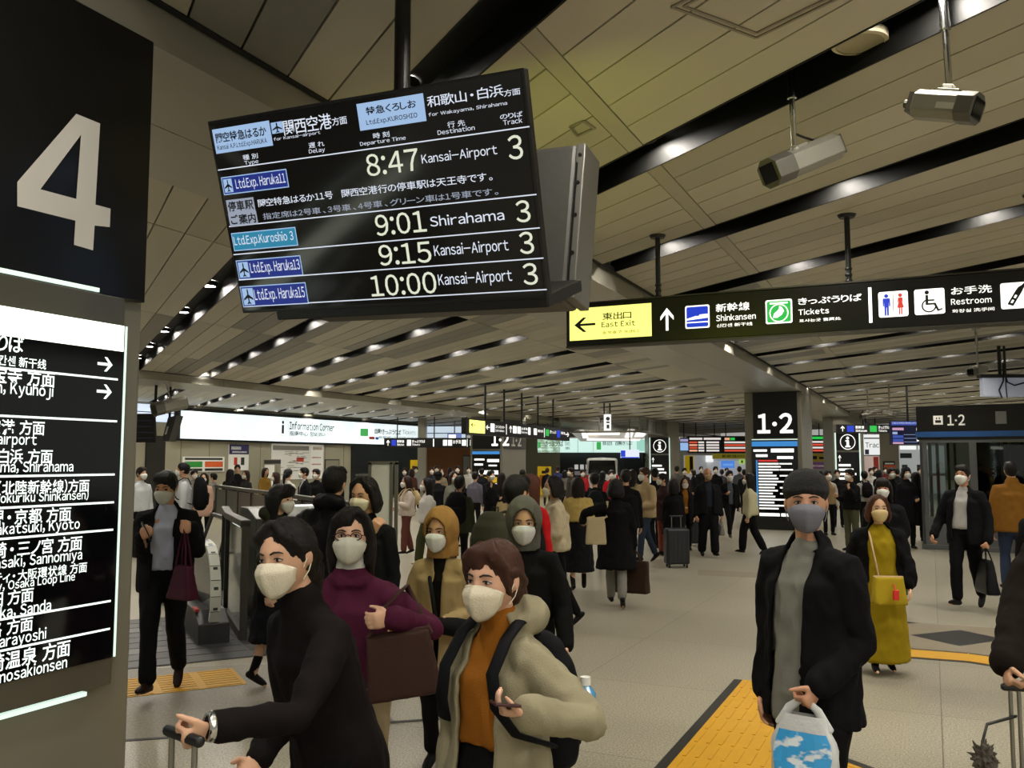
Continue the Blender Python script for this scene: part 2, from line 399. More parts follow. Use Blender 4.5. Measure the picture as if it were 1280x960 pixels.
# beams: polished metal boxes with panel joints
def beam(name, na, nb, u0, u1, m, step=2.7):
    mb = MB(); u = u0
    while u < u1:
        v = min(u + step, u1)
        nm = (na + nb) / 2
        for (n0, n1) in ((nb, nm - .005), (nm + .005, na)): mb.hexa([UN(u + .006, n0, ZB), UN(v - .006, n0, ZB), UN(v - .006, n1, ZB), UN(u + .006, n1, ZB), UN(u + .006, n0, ZC + .3), UN(v - .006, n0, ZC + .3), UN(v - .006, n1, ZC + .3), UN(u + .006, n1, ZC + .3)])
        u = v
    mb.hexa([UN(u0, nb + .02, ZB + .02), UN(u1, nb + .02, ZB + .02), UN(u1, na - .02, ZB + .02), UN(u0, na - .02, ZB + .02), UN(u0, nb + .02, ZC + .3), UN(u1, nb + .02, ZC + .3), UN(u1, na - .02, ZC + .3), UN(u0, na - .02, ZC + .3)], 1)
    # black shadow gap beside the ceiling
    for n in (na + .02, nb - .06): mb.hexa([UN(u0, n, ZC - .01), UN(u1, n, ZC - .01), UN(u1, n + .04, ZC - .01), UN(u0, n + .04, ZC - .01), UN(u0, n, ZC + .05), UN(u1, n, ZC + .05), UN(u1, n + .04, ZC + .05), UN(u0, n + .04, ZC + .05)], 1)
    return struct(mb.build(name, [m, M_dark]))
M_beam = mat('beam_metal', '#a3a193', .33, metal=.25, var=.04, scale=.8)
beam('trim_10', N1a, N1b, -6, 70, M_beam)
beam('trim_11', N2a, N2b, -10, 75, M_beam)

# ================================================================== DOWNLIGHTS (each its own lamp)
M_lamp = lit('downlight_glow', '#fff8ec', DOWNLIGHT)
M_ring = mat('downlight_ring', '#2a2926', .35, metal=.5)
def downlight_proto():
    r = empty('ceiling_downlight')
    mb = MB(); n = 20
    for i in range(n):
        a0, a1 = 2 * math.pi * i / n, 2 * math.pi * (i + 1) / n
        q = lambda a, rr, z: (rr * math.cos(a), rr * math.sin(a), z)
        mb.add([q(a0, .1, 0), q(a1, .1, 0), q(a1, .075, .0), q(a0, .075, .0), q(a1, .075, .05), q(a0, .075, .05), q(a0, .1, .06), q(a1, .1, .06)], [(0, 1, 2, 3), (3, 2, 4, 5), (1, 0, 6, 7), (5, 4, 7, 6)])
    mb.build('housing', M_ring, r, smooth=False)
    mb = MB(); mb.add([(.075 * math.cos(2 * math.pi * i / 12), .075 * math.sin(2 * math.pi * i / 12), .012) for i in range(12)], [tuple(range(11, -1, -1))]); mb.fix = False
    mb.build('lamp_face', M_lamp, r)
    return r
dl0 = downlight_proto(); dl_used = 0
DL_SPACING = 2.2
cands = []
for (s0, s1, b_lo, b_hi) in SLOTS:
    am = (s0 + s1) / 2
    A, B = AB(am, b_lo), AB(am, b_hi); L = (B - A).length; d = (B - A).normalized()
    k0 = math.ceil((A.dot(SV)) / DL_SPACING) if d.dot(SV) > 0 else math.ceil(B.dot(SV) / DL_SPACING)
    lo_s, hi_s = sorted((A.dot(SV), B.dot(SV)))
    k = math.ceil((lo_s + .3) / DL_SPACING)
    while k * DL_SPACING < hi_s - .3:
        s_ = k * DL_SPACING + .35
        p = MV * am + SV * s_
        cands.append(p); k += 1
seen = []
for p in cands:
    px = CX + F_PX * p.x / max(p.y, .1)
    d = p.length
    inview = p.y > 2.5 and -40 < px < 1320
    if inview and d < 46: seen.append((d, p))
    elif not inview and d < 13: seen.append((d, p))
seen.sort(key=lambda t: t[0]); seen = seen[:300]
for i, (d, p) in enumerate(seen):
    if i == 0: r = dl0; parts = []
    else:
        r = dl0.copy(); COL.objects.link(r)
        for ch in dl0.children:
            c = ch.copy(); COL.objects.link(c); c.parent = r
    r.location = (p.x, p.y, ZC + .135)
    tag(r, 'small round white downlight recessed in a dark ceiling slot', 'downlight', 'downlights in the ceiling slots')
# ================================================================== BIG COLUMN "4" ON THE LEFT
M_ink = mat('white_lettering', '#e8e6de', .5, emit='#fff6e6', es=.25)
M_inkb = mat('black_lettering', '#101010', .5)
M_glowtxt = lit('lit_white_lettering', '#eefdf4', 1.15, '#c8d0cc')
M_slit = lit('lit_slit', '#d6ede0', 1.0, '#b5c0b8')
M_slitw = lit('lit_header_panel', '#f4ffe9', 1.7, '#d0d4cc')
M_col = mat('column_metal', '#8a8778', .35, metal=.4, var=.06, scale=1.2)
M_pblack = mat('sign_black', '#0d0d0d', .28)
M_pglass = mat('lit_board_black', '#07090b', .08)
def col_box(mb, u0, u1, n0, n1, z0, z1, mi=0):
    mb.hexa([UN(u0, n0, z0), UN(u1, n0, z0), UN(u1, n1, z0), UN(u0, n1, z0), UN(u0, n0, z1), UN(u1, n0, z1), UN(u1, n1, z1), UN(u0, n1, z1)], mi)
P4 = Plane(UN(0, N1a), UV, ZV)              # right-hand face of the column, right along u, up
u_edge = P4.pix(171, 576)[0]
col4 = empty('station_column', UN(u_edge - 1.0, (N1a + N1b) / 2, 0), 'large metal column at the left edge bearing the number 4 and a lit line board', 'column')
mb = MB(); col_box(mb, u_edge - 2.2, u_edge, N1b, N1a, 0, ZB - .002); mb.build('shaft', M_col, col4, bevel=.012)
x1 = P4.pix(189, 57)[0]; zb = P4.pix(173, 379)[1]; z4 = ZB - .004
mb = MB(); P4.slab(mb, (u_edge - 2.1, zb, x1 - .012, z4), .003, .03); num = mb.build('number_board', M_pblack, col4, bevel=.004)
mb = MB()
four = [(98, 145), (118, 156), (112, 264), (131, 262), (130, 284), (110, 287), (109, 314), (85, 307), (87, 285), (14, 260), (14, 228)]
hole = [(88, 262), (94, 171), (43, 239)]
a = [P4.pix(*q) for q in ((90, 144), (118, 156))]
# the figure 4 as three bars and a joining web
def q4(*pp): return [P4.pix(*p) for p in pp]
fA, fB, fC, fD, fE, fF, fG, fH, fI, fJ, fK, fP, fQ, fR = (88, 144), (118, 156), (112, 257), (131, 262), (130, 285), (111, 283), (109, 314), (85, 307), (87, 277), (14, 259), (14, 229), (94, 170), (88, 250), (43, 238)
for pp in ((fK, fR, fP, fA), (fA, fP, fQ, fC, fB), (fK, fJ, fI, fQ, fR), (fQ, fI, fH, fG, fF, fC), (fC, fF, fE, fD)): P4.shape(mb, q4(*pp), .033)
mb.fix = False; o = mb.build('numeral', mat('numeral_white', '#cfccc4', .5), num)
# slit lights and the glazed line board
board = MB(); top = P4.pix(146, 374); bot = P4.pix(132, 852)
r0 = (u_edge - 2.1, bot[1], P4.pix(147, 380)[0], top[1])
P4.slab(board, r0, .003, .045); lb = board.build('board_frame', mat('board_frame_metal', '#6e6b5e', .35, metal=.6), col4, bevel=.004)
mb = MB(); g = (u_edge - 2.08, P4.pix(133, 819)[1], P4.pix(142, 500)[0], P4.pix(140, 408)[1])
P4.slab(mb, g, .046, .05); mb.build('board_glass', M_pglass, lb)
mb = MB(); P4.slab(mb, (g[0], P4.pix(139, 440)[1], g[2] - .006, g[3]), .0505, .053); mb.build('lit_header', M_slitw, lb)
mb = MB(); P4.slab(mb, (g[2] + .004, g[1], g[2] + .013, g[3]), .046, .05)
P4.slab(mb, (u_edge - 2.1, r0[3] + .006, P4.pix(115, 378)[0], r0[3] + .022), .004, .04)
P4.slab(mb, (u_edge - 2.1, r0[1] - .024, P4.pix(100, 853)[0], r0[1] - .008), .004, .04)
mb.build('light_slit', M_slit, lb)
mb = MB(); mb.fix = False
H = .0515
for (lx, ly, rx, ry) in ((0, 459, 136, 475), (0, 519, 135, 527), (0, 600, 132, 593), (0, 635, 131, 627.5), (0, 670, 130, 661.5), (0, 770, 127, 750), (0, 806, 126, 784.5)):
    a, b = P4.pix(lx, ly), P4.pix(rx, ry); z = b[1]; P4.rect(mb, (a[0] - .45, z - .004, b[0], z + .004), H)
for (ax, ay) in ((120, 456), (119, 490)):
    c = P4.pix(ax, ay); s_ = .036; P4.inrect(mb, (c[0] - s_, c[1] - s_, c[0] + s_, c[1] + s_), ARROW_R, H)
def rtext(body, rx, cy, hpx, k=.95, bold=.012):
    c = P4.pix(rx, cy); sc = hpx / (F_PX / (UN(c[0], N1a).y)); vs, fs, x0, x1, y0, y1 = text_mesh(body, bold)
    full = text_mesh('国', bold); cap = full[5] - full[4]
    if not any(ord(ch) > 0x2e00 for ch in body): t = text_mesh('Hg', bold); cap = (t[5] - t[4])
    f = sc / cap; wd = (x1 - x0) * f * k; dy = (y0 - (full[4] if any(ord(ch) > 0x2e00 for ch in body) else text_mesh('Hg', bold)[4])) * f
    P4.text(mb, body, (c[0] - wd, c[1] - sc / 2 + dy, c[0], c[1] - sc / 2 + dy + (y1 - y0) * f), H, 0, bold)
for L_ in (('のりば', 18, 433, 21), ('신칸센 新干线', 46, 457, 12), ('久宝寺 方面', 57, 476, 19), ('Hanaten, Kyūhōji', 55, 492, 18), ('関西空港 方面', 44, 536, 17), ('Kansai-airport', 34, 552, 17),
           ('和歌山・白浜 方面', 54, 571, 17), ('Wakayama, Shirahama', 80, 585, 16), ('金沢・富山(北陸新幹線)方面', 100, 607, 15), ('Kanazawa, Toyama(Hokuriku Shinkansen)', 99, 620, 14),
           ('高槻・京都 方面', 77, 642, 17), ('Takatsuki, Kyōto', 88, 656, 16), ('尼崎・三ノ宮 方面', 91, 678, 17), ('Amagasaki, Sannomiya', 91, 694, 16),
           ('ユニバーサルシティ・大阪環状線 方面', 97, 708, 12), ('Universal-city, Osaka Loop Line', 82, 721, 13), ('宝塚・三田 方面', 30, 742, 17), ('Takarazuka, Sanda', 52, 757, 17),
           ('姫路 方面', 29, 778, 17), ('Harayoshi', 46, 792, 17), ('城崎温泉 方面', 76, 808, 19), ('Kinosakionsen', 72, 828, 17)):
    rtext(*L_)
mb.build('lettering', M_glowtxt, lb)
reparent(col4)

# ================================================================== HANGING DEPARTURE SCREEN (two screens back to back)
ex = Vector((.90687, -.42043, -.0288)).normalized(); ey = Vector((-.11427, -.30964, .94396)); ey = (ey - ex * ey.dot(ex)).normalized()
SCH = .80; o_ = EYE + Vector((-1.4520, 4.775, .7900)) * SCH; DP = Plane(o_, ex, ey); SW = 1.78 * SCH
Z5 = lambda x, y: DP.pix(160 + x / 2.2857, y / 2.2857)
root = empty('departure_screen', at_depth(503, 392, 3.6), 'large tilted departure screen hanging at upper left listing four limited express trains', 'display')
mb = MB(); DP.slab(mb, (0, 0, SW, SCH), -.045, -.002); DP.slab(mb, (.1, .05, SW - .1, SCH - .08), -.14, -.045); mb.build('casing', M_black, root, bevel=.004)
mb = MB(); DP.slab(mb, (.012, .012, SW - .012, SCH - .012), -.002, .0005); mb.build('screen_glass', mat('screen_black', '#060606', .12, emit='#1c1a16', es=.35), root)
M_sw = lit('screen_white', '#dfe6f4', .95); M_sb = lit('screen_pale_blue', '#a9c9f0', .85); M_sy = lit('screen_cream', '#e3e8d0', .95)
M_snavy = lit('screen_navy', '#1b2f8a', .8); M_scy = lit('screen_cyan', '#2c8fb4', .8); M_sk = mat('screen_ink', '#10131a', .6); M_sgr = lit('screen_grey', '#a9b2c4', .75)
SM = [M_sw, M_sb, M_sy, M_snavy, M_scy, M_sk, M_sgr]
mb = MB(); mb.fix = False
def zr(bl, tr): a, b = Z5(*bl), Z5(*tr); return (a[0], a[1], b[0], b[1])
def zt(body, bl, tr, mi=0, h=.0016, bold=.006): DP.text(mb, body, zr(bl, tr), h, mi, bold)
def zrect(bl, tr, mi, h=.0010): DP.rect(mb, zr(bl, tr), h, mi)
zrect((253, 440), (403, 344), 1); zt('関空特急はるか', (254, 410), (393, 358), 5, .0016, .02); zt('Kansai A.P.Ltd.Exp.HARUKA', (258, 433), (396, 393), 5, .0016, .012)
r = zr((413, 383), (440, 346)); DP.rect(mb, r, .001, 1); DP.inrect(mb, r, PLANE_ICON, .0016, 5)
zt('関西空港', (448, 388), (578, 322)); zt('方面', (585, 360), (624, 330)); zt('for Kansai-airport', (418, 405), (549, 373))
zrect((664, 374), (843, 266), 1); zt('特急くろしお', (682, 330), (822, 283), 5, .0016, .02); zt('Ltd.Exp.KUROSHIO', (683, 361), (826, 320), 5, .0016, .014)
zt('和歌山・白浜', (857, 308), (1070, 240)); zt('方面', (1075, 277), (1120, 250)); zt('for Wakayama, Shirahama', (860, 336), (1083, 288))
for a in (('種 別', (330, 458), (370, 437)), ('Type', (335, 474), (372, 455)), ('遅 れ', (518, 424), (560, 402)), ('Delay', (519, 442), (562, 420)), ('時 刻', (702, 397), (746, 374)), ('Departure Time', (665, 420), (793, 387)),
          ('行 先', (914, 366), (962, 341)), ('Destination', (886, 386), (990, 357)), ('のりば', (1064, 342), (1127, 317)), ('Track', (1073, 358), (1126, 335))): zt(*a)
def zline(a, b):
    p, q = Z5(*a), Z5(*b); z = (p[1] + q[1]) / 2; DP.rect(mb, (p[0], z - .0022, q[0], z + .0022), .001, 0)
for a in (((258, 490), (1147, 357)), ((290, 652), (1167, 550)), ((303, 735), (1176, 642)), ((318, 805), (1187, 731)), ((335, 882), (1196, 819))): zline(*a)
def badge(bl, tr, mi, txt, tbl, ttr, icon=True):
    r = zr(bl, tr); DP.rect(mb, r, .0009, 1); b = .004; DP.rect(mb, (r[0] + b, r[1] + b, r[2] - b, r[3] - b), .0013, mi)
    if icon:
        s = r[3] - r[1] - .018; q = (r[0] + .009, r[1] + .009, r[0] + .009 + s * .82, r[1] + .009 + s); DP.rect(mb, q, .0016, 1); DP.inrect(mb, q, PLANE_ICON, .002, 5)
    zt(txt, tbl, ttr, 0, .0018)
badge((275, 558), (452, 482), 3, 'Ltd.Exp. Haruka11', (312, 547), (447, 492))
badge((304, 718), (478, 648), 4, 'Ltd.Exp.Kuroshio 3', (307, 708), (470, 658), False)
badge((318, 800), (492, 729), 3, 'Ltd.Exp. Haruka13', (354, 788), (488, 738)); badge((330, 878), (507, 806), 3, 'Ltd.Exp. Haruka15', (366, 866), (502, 816))
zrect((287, 611), (358, 563), 6); zt('停車駅', (289, 606), (356, 568), 5, .0016, .025); zrect((293, 648), (366, 602), 6); zt('ご案内', (297, 643), (363, 607), 5, .0016, .025)
zt('関空特急はるか11号　関西空港行の停車駅は天王寺です。', (374, 592), (1040, 490)); zt('指定席は2号車、3号車、4号車、グリーン車は1号車です。', (388, 628), (1057, 535), 6)
for (t, bl, tr, d, dbl, dtr, nbl, ntr) in (('8:47', (686, 505), (826, 422), 'Kansai-Airport', (842, 475), (1053, 412), (1090, 458), (1124, 383)), ('9:01', (712, 675), (847, 600), 'Shirahama', (865, 648), (1073, 597), (1112, 637), (1146, 570)),
        ('9:15', (722, 760), (862, 688), 'Kansai-Airport', (878, 740), (1085, 682), (1122, 727), (1156, 660)), ('10:00', (698, 848), (877, 775), 'Kansai-Airport', (890, 824), (1095, 768), (1132, 815), (1167, 750))):
    zt(t, bl, tr, 2); zt(d, dbl, dtr, 0); zt('3', nbl, ntr, 2)
o = mb.build('train_listing', SM, root)
# pole, tilting bracket
pc = DP.pt(SW * .52, SCH * .72, -.26)
mb = MB(); mb.cyl(at_depth(503, 60, 3.62) * 1 + Vector((0, 0, -.7)), Vector((at_depth(503, 60, 3.62).x, 3.62, ZC + .2)), .034, n=20); mb.build('pole', M_black, root)
mb = MB()
a0 = DP.pt(.14, -.035, -.08)
mb.obox(DP.pt(0, 0, 0), ex, ey, DP.n, .14, SW - .02, -.045, .004, -.42, -.05)
mb.build('support_tray', M_black, root, bevel=.006)
reparent(root)
# the second screen, seen from behind on its edge
root2 = empty('departure_screen', at_depth(705, 380, 3.9), 'grey backed screen hanging directly behind the departure screen, seen edge on', 'display')
exb = ex; eyb = Vector((.06, .13, .985)); eyb = (eyb - exb * eyb.dot(exb)).normalized(); nb = exb.cross(eyb)
ob = at_depth(722, 378, 3.78); 
M_case = mat('screen_case_grey', '#5a5955', .5, metal=.4, var=.1, scale=40)
mb = MB(); B = Plane(ob, exb, eyb); hb = .735
mb.obox(ob, exb, eyb, B.n, -1.40, -.05, 0, hb, -.14, .02); mb.build('casing', M_case, root2, bevel=.02)
mb = MB(); mb.obox(ob, exb, eyb, B.n, -.05, -.005, .01, hb - .01, -.16, .03)
mb.build('side_flange', mat('screen_flange', '#77766f', .45, metal=.5), root2, bevel=.006)
mb = MB()
for k in (.07, .2, .36, .5, .62): mb.cyl(B.pt(-.028, hb * k / .68, .031), B.pt(-.028, hb * k / .68, .036), .008, n=10)
mb.obox(ob, exb, eyb, B.n, -.042, -.034, .08, hb - .1, .031, .034)
mb.build('screw_row', M_black, root2)
mb = MB(); mb.obox(ob, exb, eyb, B.n, -1.38, -.07, .02, hb - .02, -.144, -.139); mb.build('screen_glass', lit('added_yellow_green_glow', '#c3cc30', 5.0), root2)  # unseen far face; its yellow-green glow is added to tint the ceiling
reparent(root2)

# ================================================================== LONG HANGING SIGN (EAST EXIT ... RESTROOM)
ys = 1.03 * 1124 / 142.5
pL = at_depth(708, 433.5, ys); HS = Plane(pL, NV, ZV)
Z8 = lambda x, y: HS.pix(700 + x / 2.2069, 240 + y / 2.2069)
hz = Z8(20, 312)[1]
LS = 5.4
sg = empty('hanging_sign', pL + NV * 2.4, 'long black hanging direction sign with yellow East Exit panel at its left end', 'sign')
mb = MB(); HS.slab(mb, (0, 0, LS, hz), -.16, 0); mb.build('housing', mat('sign_housing', '#0a0a0a', .3), sg, bevel=.006)
mb = MB(); HS.slab(mb, (-.002, hz, LS, hz + .012), -.165, .006); HS.slab(mb, (-.002, -.014, LS, 0), -.165, .006); mb.build('edge_trim', M_steel_d, sg)
mb = MB(); mb.fix = False
def sr(bl, tr): a, b = Z8(*bl), Z8(*tr); return (a[0], a[1], b[0], b[1])
M_yp = lit('lit_yellow_panel', '#f1f07e', 1.25, '#c9c860')
M_hw = lit('lit_sign_white', '#f8f8f2', 1.15, '#d0d0cc'); M_hb = lit('lit_sign_blue', '#1c3fd0', .95); M_hg = lit('lit_sign_green', '#27c04b', 1.0); M_hr = lit('lit_sign_red', '#e03a30', 1.0); M_ol = lit('lit_sign_olive', '#a8a030', .8)
HM = [M_hw, M_inkb, M_hb, M_hg, M_hr, M_yp, M_ol]
ST = lambda b, bl, tr, mi=0, bold=.012: HS.text(mb, b, sr(bl, tr), .003, mi, bold)
r = sr((27, 411), (252, 306)); HS.rect(mb, (r[0], r[1] - .0, r[2], r[3]), .0015, 5)
HS.inrect(mb, sr((40, 388), (98, 344)), [(0, .5), (.42, 1), (.58, 1), (.28, .58), (1, .58), (1, .42), (.28, .42), (.58, 0), (.42, 0)], .003, 1)
ST('東出口', (117, 354), (197, 328), 1); ST('East Exit', (115, 374), (208, 352), 1); ST('동쪽출구 东出口', (117, 393), (217, 378), 6)
HS.inrect(mb, sr((273, 384), (318, 318)), ARROW_U, .003, 0)
def rbox(r, mi, h, k=.08):
    pts = []; rad = min(r[2] - r[0], r[3] - r[1]) * k
    for (cx, cy, t0) in ((r[2] - rad, r[1] + rad, -90), (r[2] - rad, r[3] - rad, 0), (r[0] + rad, r[3] - rad, 90), (r[0] + rad, r[1] + rad, 180)):
        for i in range(5): t = math.radians(t0 + i * 22.5); pts.append((cx + rad * math.cos(t), cy + rad * math.sin(t)))
    HS.shape(mb, pts, h, mi)
r = sr((346, 378), (412, 310)); rbox(r, 0, .0015); b = .012; r2 = (r[0] + b, r[1] + b, r[2] - b, r[3] - b); rbox(r2, 2, .002)
HS.inrect(mb, r2, [(0, .42), (.35, .52), (.62, .6), (1, .62), (1, .42), (0, .34)], .003, 0); HS.inrect(mb, r2, [(0, .26), (1, .26), (1, .2), (0, .2)], .003, 0)
HS.inrect(mb, r2, [(.45, .56), (.6, .59), (.6, .55), (.45, .52)], .004, 2)
ST('新幹線', (430, 332), (523, 302)); ST('Shinkansen', (431, 357), (540, 332)); ST('신칸센 新干线', (432, 374), (531, 358))
r = sr((568, 365), (640, 294)); rbox(r, 0, .0015); r2 = (r[0] + b, r[1] + b, r[2] - b, r[3] - b); rbox(r2, 3, .002)
c = ((r[0] + r[2]) / 2, (r[1] + r[3]) / 2 - .012); rr = (r[2] - r[0]) * .36
HS.disc(mb, c, rr, .0026, 0); HS.disc(mb, c, rr * .88, .003, 3)
HS.inrect(mb, r2, [(.12, .86), (.88, .86), (.88, .94), (.12, .94)], .003, 0)
HS.inrect(mb, r2, [(.25, .22), (.42, .2), (.62, .34), (.72, .52), (.62, .72), (.52, .76), (.5, .6), (.4, .5), (.3, .42)], .0036, 0)
ST('きっぷうりば', (657, 312), (832, 280)); ST('Tickets', (658, 340), (742, 318)); ST('표사는곳 售票处', (660, 360), (775, 344))
HS.rect(mb, sr((853, 361), (859, 263)), .003, 0)
r = sr((880, 347), (959, 271)); rbox(r, 0, .0015)
def manfig(x, mi, skirt):
    q = lambda pts: HS.inrect(mb, r, [(x + a * .16, b) for a, b in pts], .003, mi)
    cx = r[0] + (r[2] - r[0]) * x; HS.disc(mb, (cx, r[1] + (r[3] - r[1]) * .83), (r[3] - r[1]) * .075, .003, mi, 14)
    if skirt: q([(-.45, .74), (.45, .74), (.6, .5), (.3, .62), (.72, .34), (.36, .34), (.36, .08), (.08, .08), (.08, .34), (-.08, .34), (-.08, .08), (-.36, .08), (-.36, .34), (-.72, .34), (-.3, .62), (-.6, .5)])
    else: q([(-.7, .74), (.7, .74), (.8, .68), (.8, .42), (.55, .42), (.5, .6), (.44, .06), (.08, .06), (.04, .38), (-.04, .38), (-.08, .06), (-.44, .06), (-.5, .6), (-.55, .42), (-.8, .42), (-.8, .68)])
manfig(.27, 2, False); manfig(.74, 4, True); HS.inrect(mb, r, [(.49, .1), (.51, .1), (.51, .9), (.49, .9)], .003, 1)
r = sr((979, 340), (1060, 264)); rbox(r, 0, .0015)
cx, cy, W_ = r[0] + (r[2] - r[0]) * .48, r[1] + (r[3] - r[1]) * .34, r[2] - r[0]
n = 22; ri, ro = W_ * .2, W_ * .25
for i in range(16):
    t0, t1 = math.radians(110 + i * 15), math.radians(110 + (i + 1) * 15)
    HS.shape(mb, [(cx + ro * math.cos(t0), cy + ro * math.sin(t0)), (cx + ro * math.cos(t1), cy + ro * math.sin(t1)), (cx + ri * math.cos(t1), cy + ri * math.sin(t1)), (cx + ri * math.cos(t0), cy + ri * math.sin(t0))], .003, 1)
HS.disc(mb, (r[0] + W_ * .42, r[1] + (r[3] - r[1]) * .86), W_ * .075, .003, 1, 14)
HS.inrect(mb, r, [(.37, .76), (.46, .76), (.46, .58), (.66, .58), (.66, .52), (.46, .52), (.46, .44), (.7, .44), (.8, .18), (.9, .22), (.92, .17), (.76, .1), (.64, .37), (.37, .37)], .003, 1)
ST('お手洗', (1079, 285), (1191, 255)); ST('Restroom', (1079, 312), (1190, 288)); ST('화장실 洗手间', (1082, 334), (1198, 317))
r = sr((1217, 324), (1303, 246)); rbox(r, 0, .0015)
HS.inrect(mb, r, [(.2, .18), (.38, .1), (.66, .62), (.74, .8), (.66, .88), (.56, .82), (.48, .7)], .003, 1); HS.inrect(mb, r, [(.3, .24), (.36, .21), (.42, .32), (.36, .35)], .004, 0); HS.inrect(mb, r, [(.4, .42), (.46, .39), (.52, .5), (.46, .53)], .004, 0); HS.inrect(mb, r, [(.66, .88), (.74, .8), (.84, .9), (.8, .96), (.74, .96)], .003, 1)
mb.build('lettering', HM, sg)
for (px, py, ch) in ((820, 288, 0), (1061, 256, 1), (1300, 216, 0)):
    t = HS.pix(px, 380)[0]; p = HS.pt(t, hz, -.08); mb = MB()
    mb.cyl(p, Vector((p.x, p.y, ZC)), .022, n=14); mb.cyl(Vector((p.x, p.y, ZC - .025)), Vector((p.x, p.y, ZC)), .06, .075, n=20)
    for k in range(3): mb.ball(p + Vector((0, 0, .03 + .05 * k)), (.03, .03, .022), n=10, m=6)
    mb.build('hanger_pole', M_black, sg)
reparent(sg)

# ================================================================== COLUMN "1 2" ON THE SAME BEAM
c12 = at_depth(1003, 576, 23.4); uc = Vector((c12.x, c12.y, 0)).dot(UV); 
def big_number(P, mb, body, bl, tr, mi=0, bold=.03): a, b = P.pix(*bl), P.pix(*tr); P.text(mb, body, (a[0], a[1], b[0], b[1]), .034, mi, bold)
ck = empty('station_column', UN(uc + .8, (N1a + N1b) / 2, 0), 'large metal column with black 1·2 board over a lit timetable, behind the man in the beanie', 'column')
mb = MB(); col_box(mb, uc, uc + 2.2, N1b, N1a, 0, ZB - .002); mb.build('shaft', M_col, ck, bevel=.02)
PC = Plane(UN(uc, N1b), NV, ZV)
mb = MB(); a, b = PC.pix(942, 548), PC.pix(996, 492); top12 = ZB - .004
PC.slab(mb, (a[0], a[1], b[0], top12), 0, .03); nbd = mb.build('number_board', M_pblack, ck, bevel=.006)
mb = MB(); mb.fix = False
a, b = PC.pix(947, 542), PC.pix(991, 516)
PC.text(mb, '1·2', (a[0], a[1], b[0], b[1]), .033, 0, .03); mb.build('numeral', lit('lit_numeral', '#f2f2ee', 1.0, '#cccccc'), nbd)
mb = MB(); a, b = PC.pix(942, 646), PC.pix(997, 551)
PC.slab(mb, (a[0], a[1], b[0], b[1] + .02), 0, .035); tb = mb.build('timetable_screen', M_pglass, ck)
mb = MB(); q = PC.pix(943, 671); PC.slab(mb, (a[0], .005, b[0], a[1]), 0, .06); mb.build('plinth', mat('plinth_dark', '#191b1e', .4), ck, bevel=.01)
mb = MB(); mb.fix = False; M_tb = lit('timetable_blue', '#3f8fd6', .9)
w_ = b[0] - a[0]; hh = b[1] - a[1]; rr_ = random.Random(5)
PC.rect(mb, (a[0], b[1] - .14, b[0], b[1] - .01), .037, 1)
PC.rect(mb, (a[0] + .04, b[1] - .28, a[0] + .04 + w_ * .3, b[1] - .22), .037, 0); PC.rect(mb, (a[0] + w_ * .42, b[1] - .3, a[0] + w_ * .92, b[1] - .2), .037, 0)
PC.rect(mb, (a[0] + .1, b[1] - .42, a[0] + .1 + w_ * .26, b[1] - .35), .037, 0); PC.rect(mb, (a[0] + w_ * .55, b[1] - .47, a[0] + w_ * .9, b[1] - .4), .037, 0)
PC.rect(mb, (a[0] + .1, a[1] + .16, a[0] + .14, b[1] - .5), .037, 1)
for i in range(17):
    z = b[1] - .52 - i * .078
    if z < a[1] + .16: break
    PC.rect(mb, (a[0] + .16, z - .02, a[0] + .16 + w_ * rr_.uniform(.3, .5), z + .02), .037, 2 if i == 0 else 0)
    if i % 2: PC.rect(mb, (a[0] + w_ * .6, z - .018, a[0] + w_ * rr_.uniform(.75, .9), z + .018), .037, 0)
PC.rect(mb, (a[0] + .16, a[1] + .03, a[0] + w_ * .58, a[1] + .11), .037, 0); PC.rect(mb, (a[0] + w_ * .61, a[1] + .03, a[0] + w_ * .95, a[1] + .11), .037, 0)
mb.build('timetable_rows', [M_hw, M_tb, M_hr], tb)
mb = MB(); PC.slab(mb, (a[0], b[1] + .03, b[0], b[1] + .05), .03, .04); mb.build('light_slit', M_slit, ck)
# polished face of the column carries strip reflections only; a slim steel door frame on that side
reparent(ck)
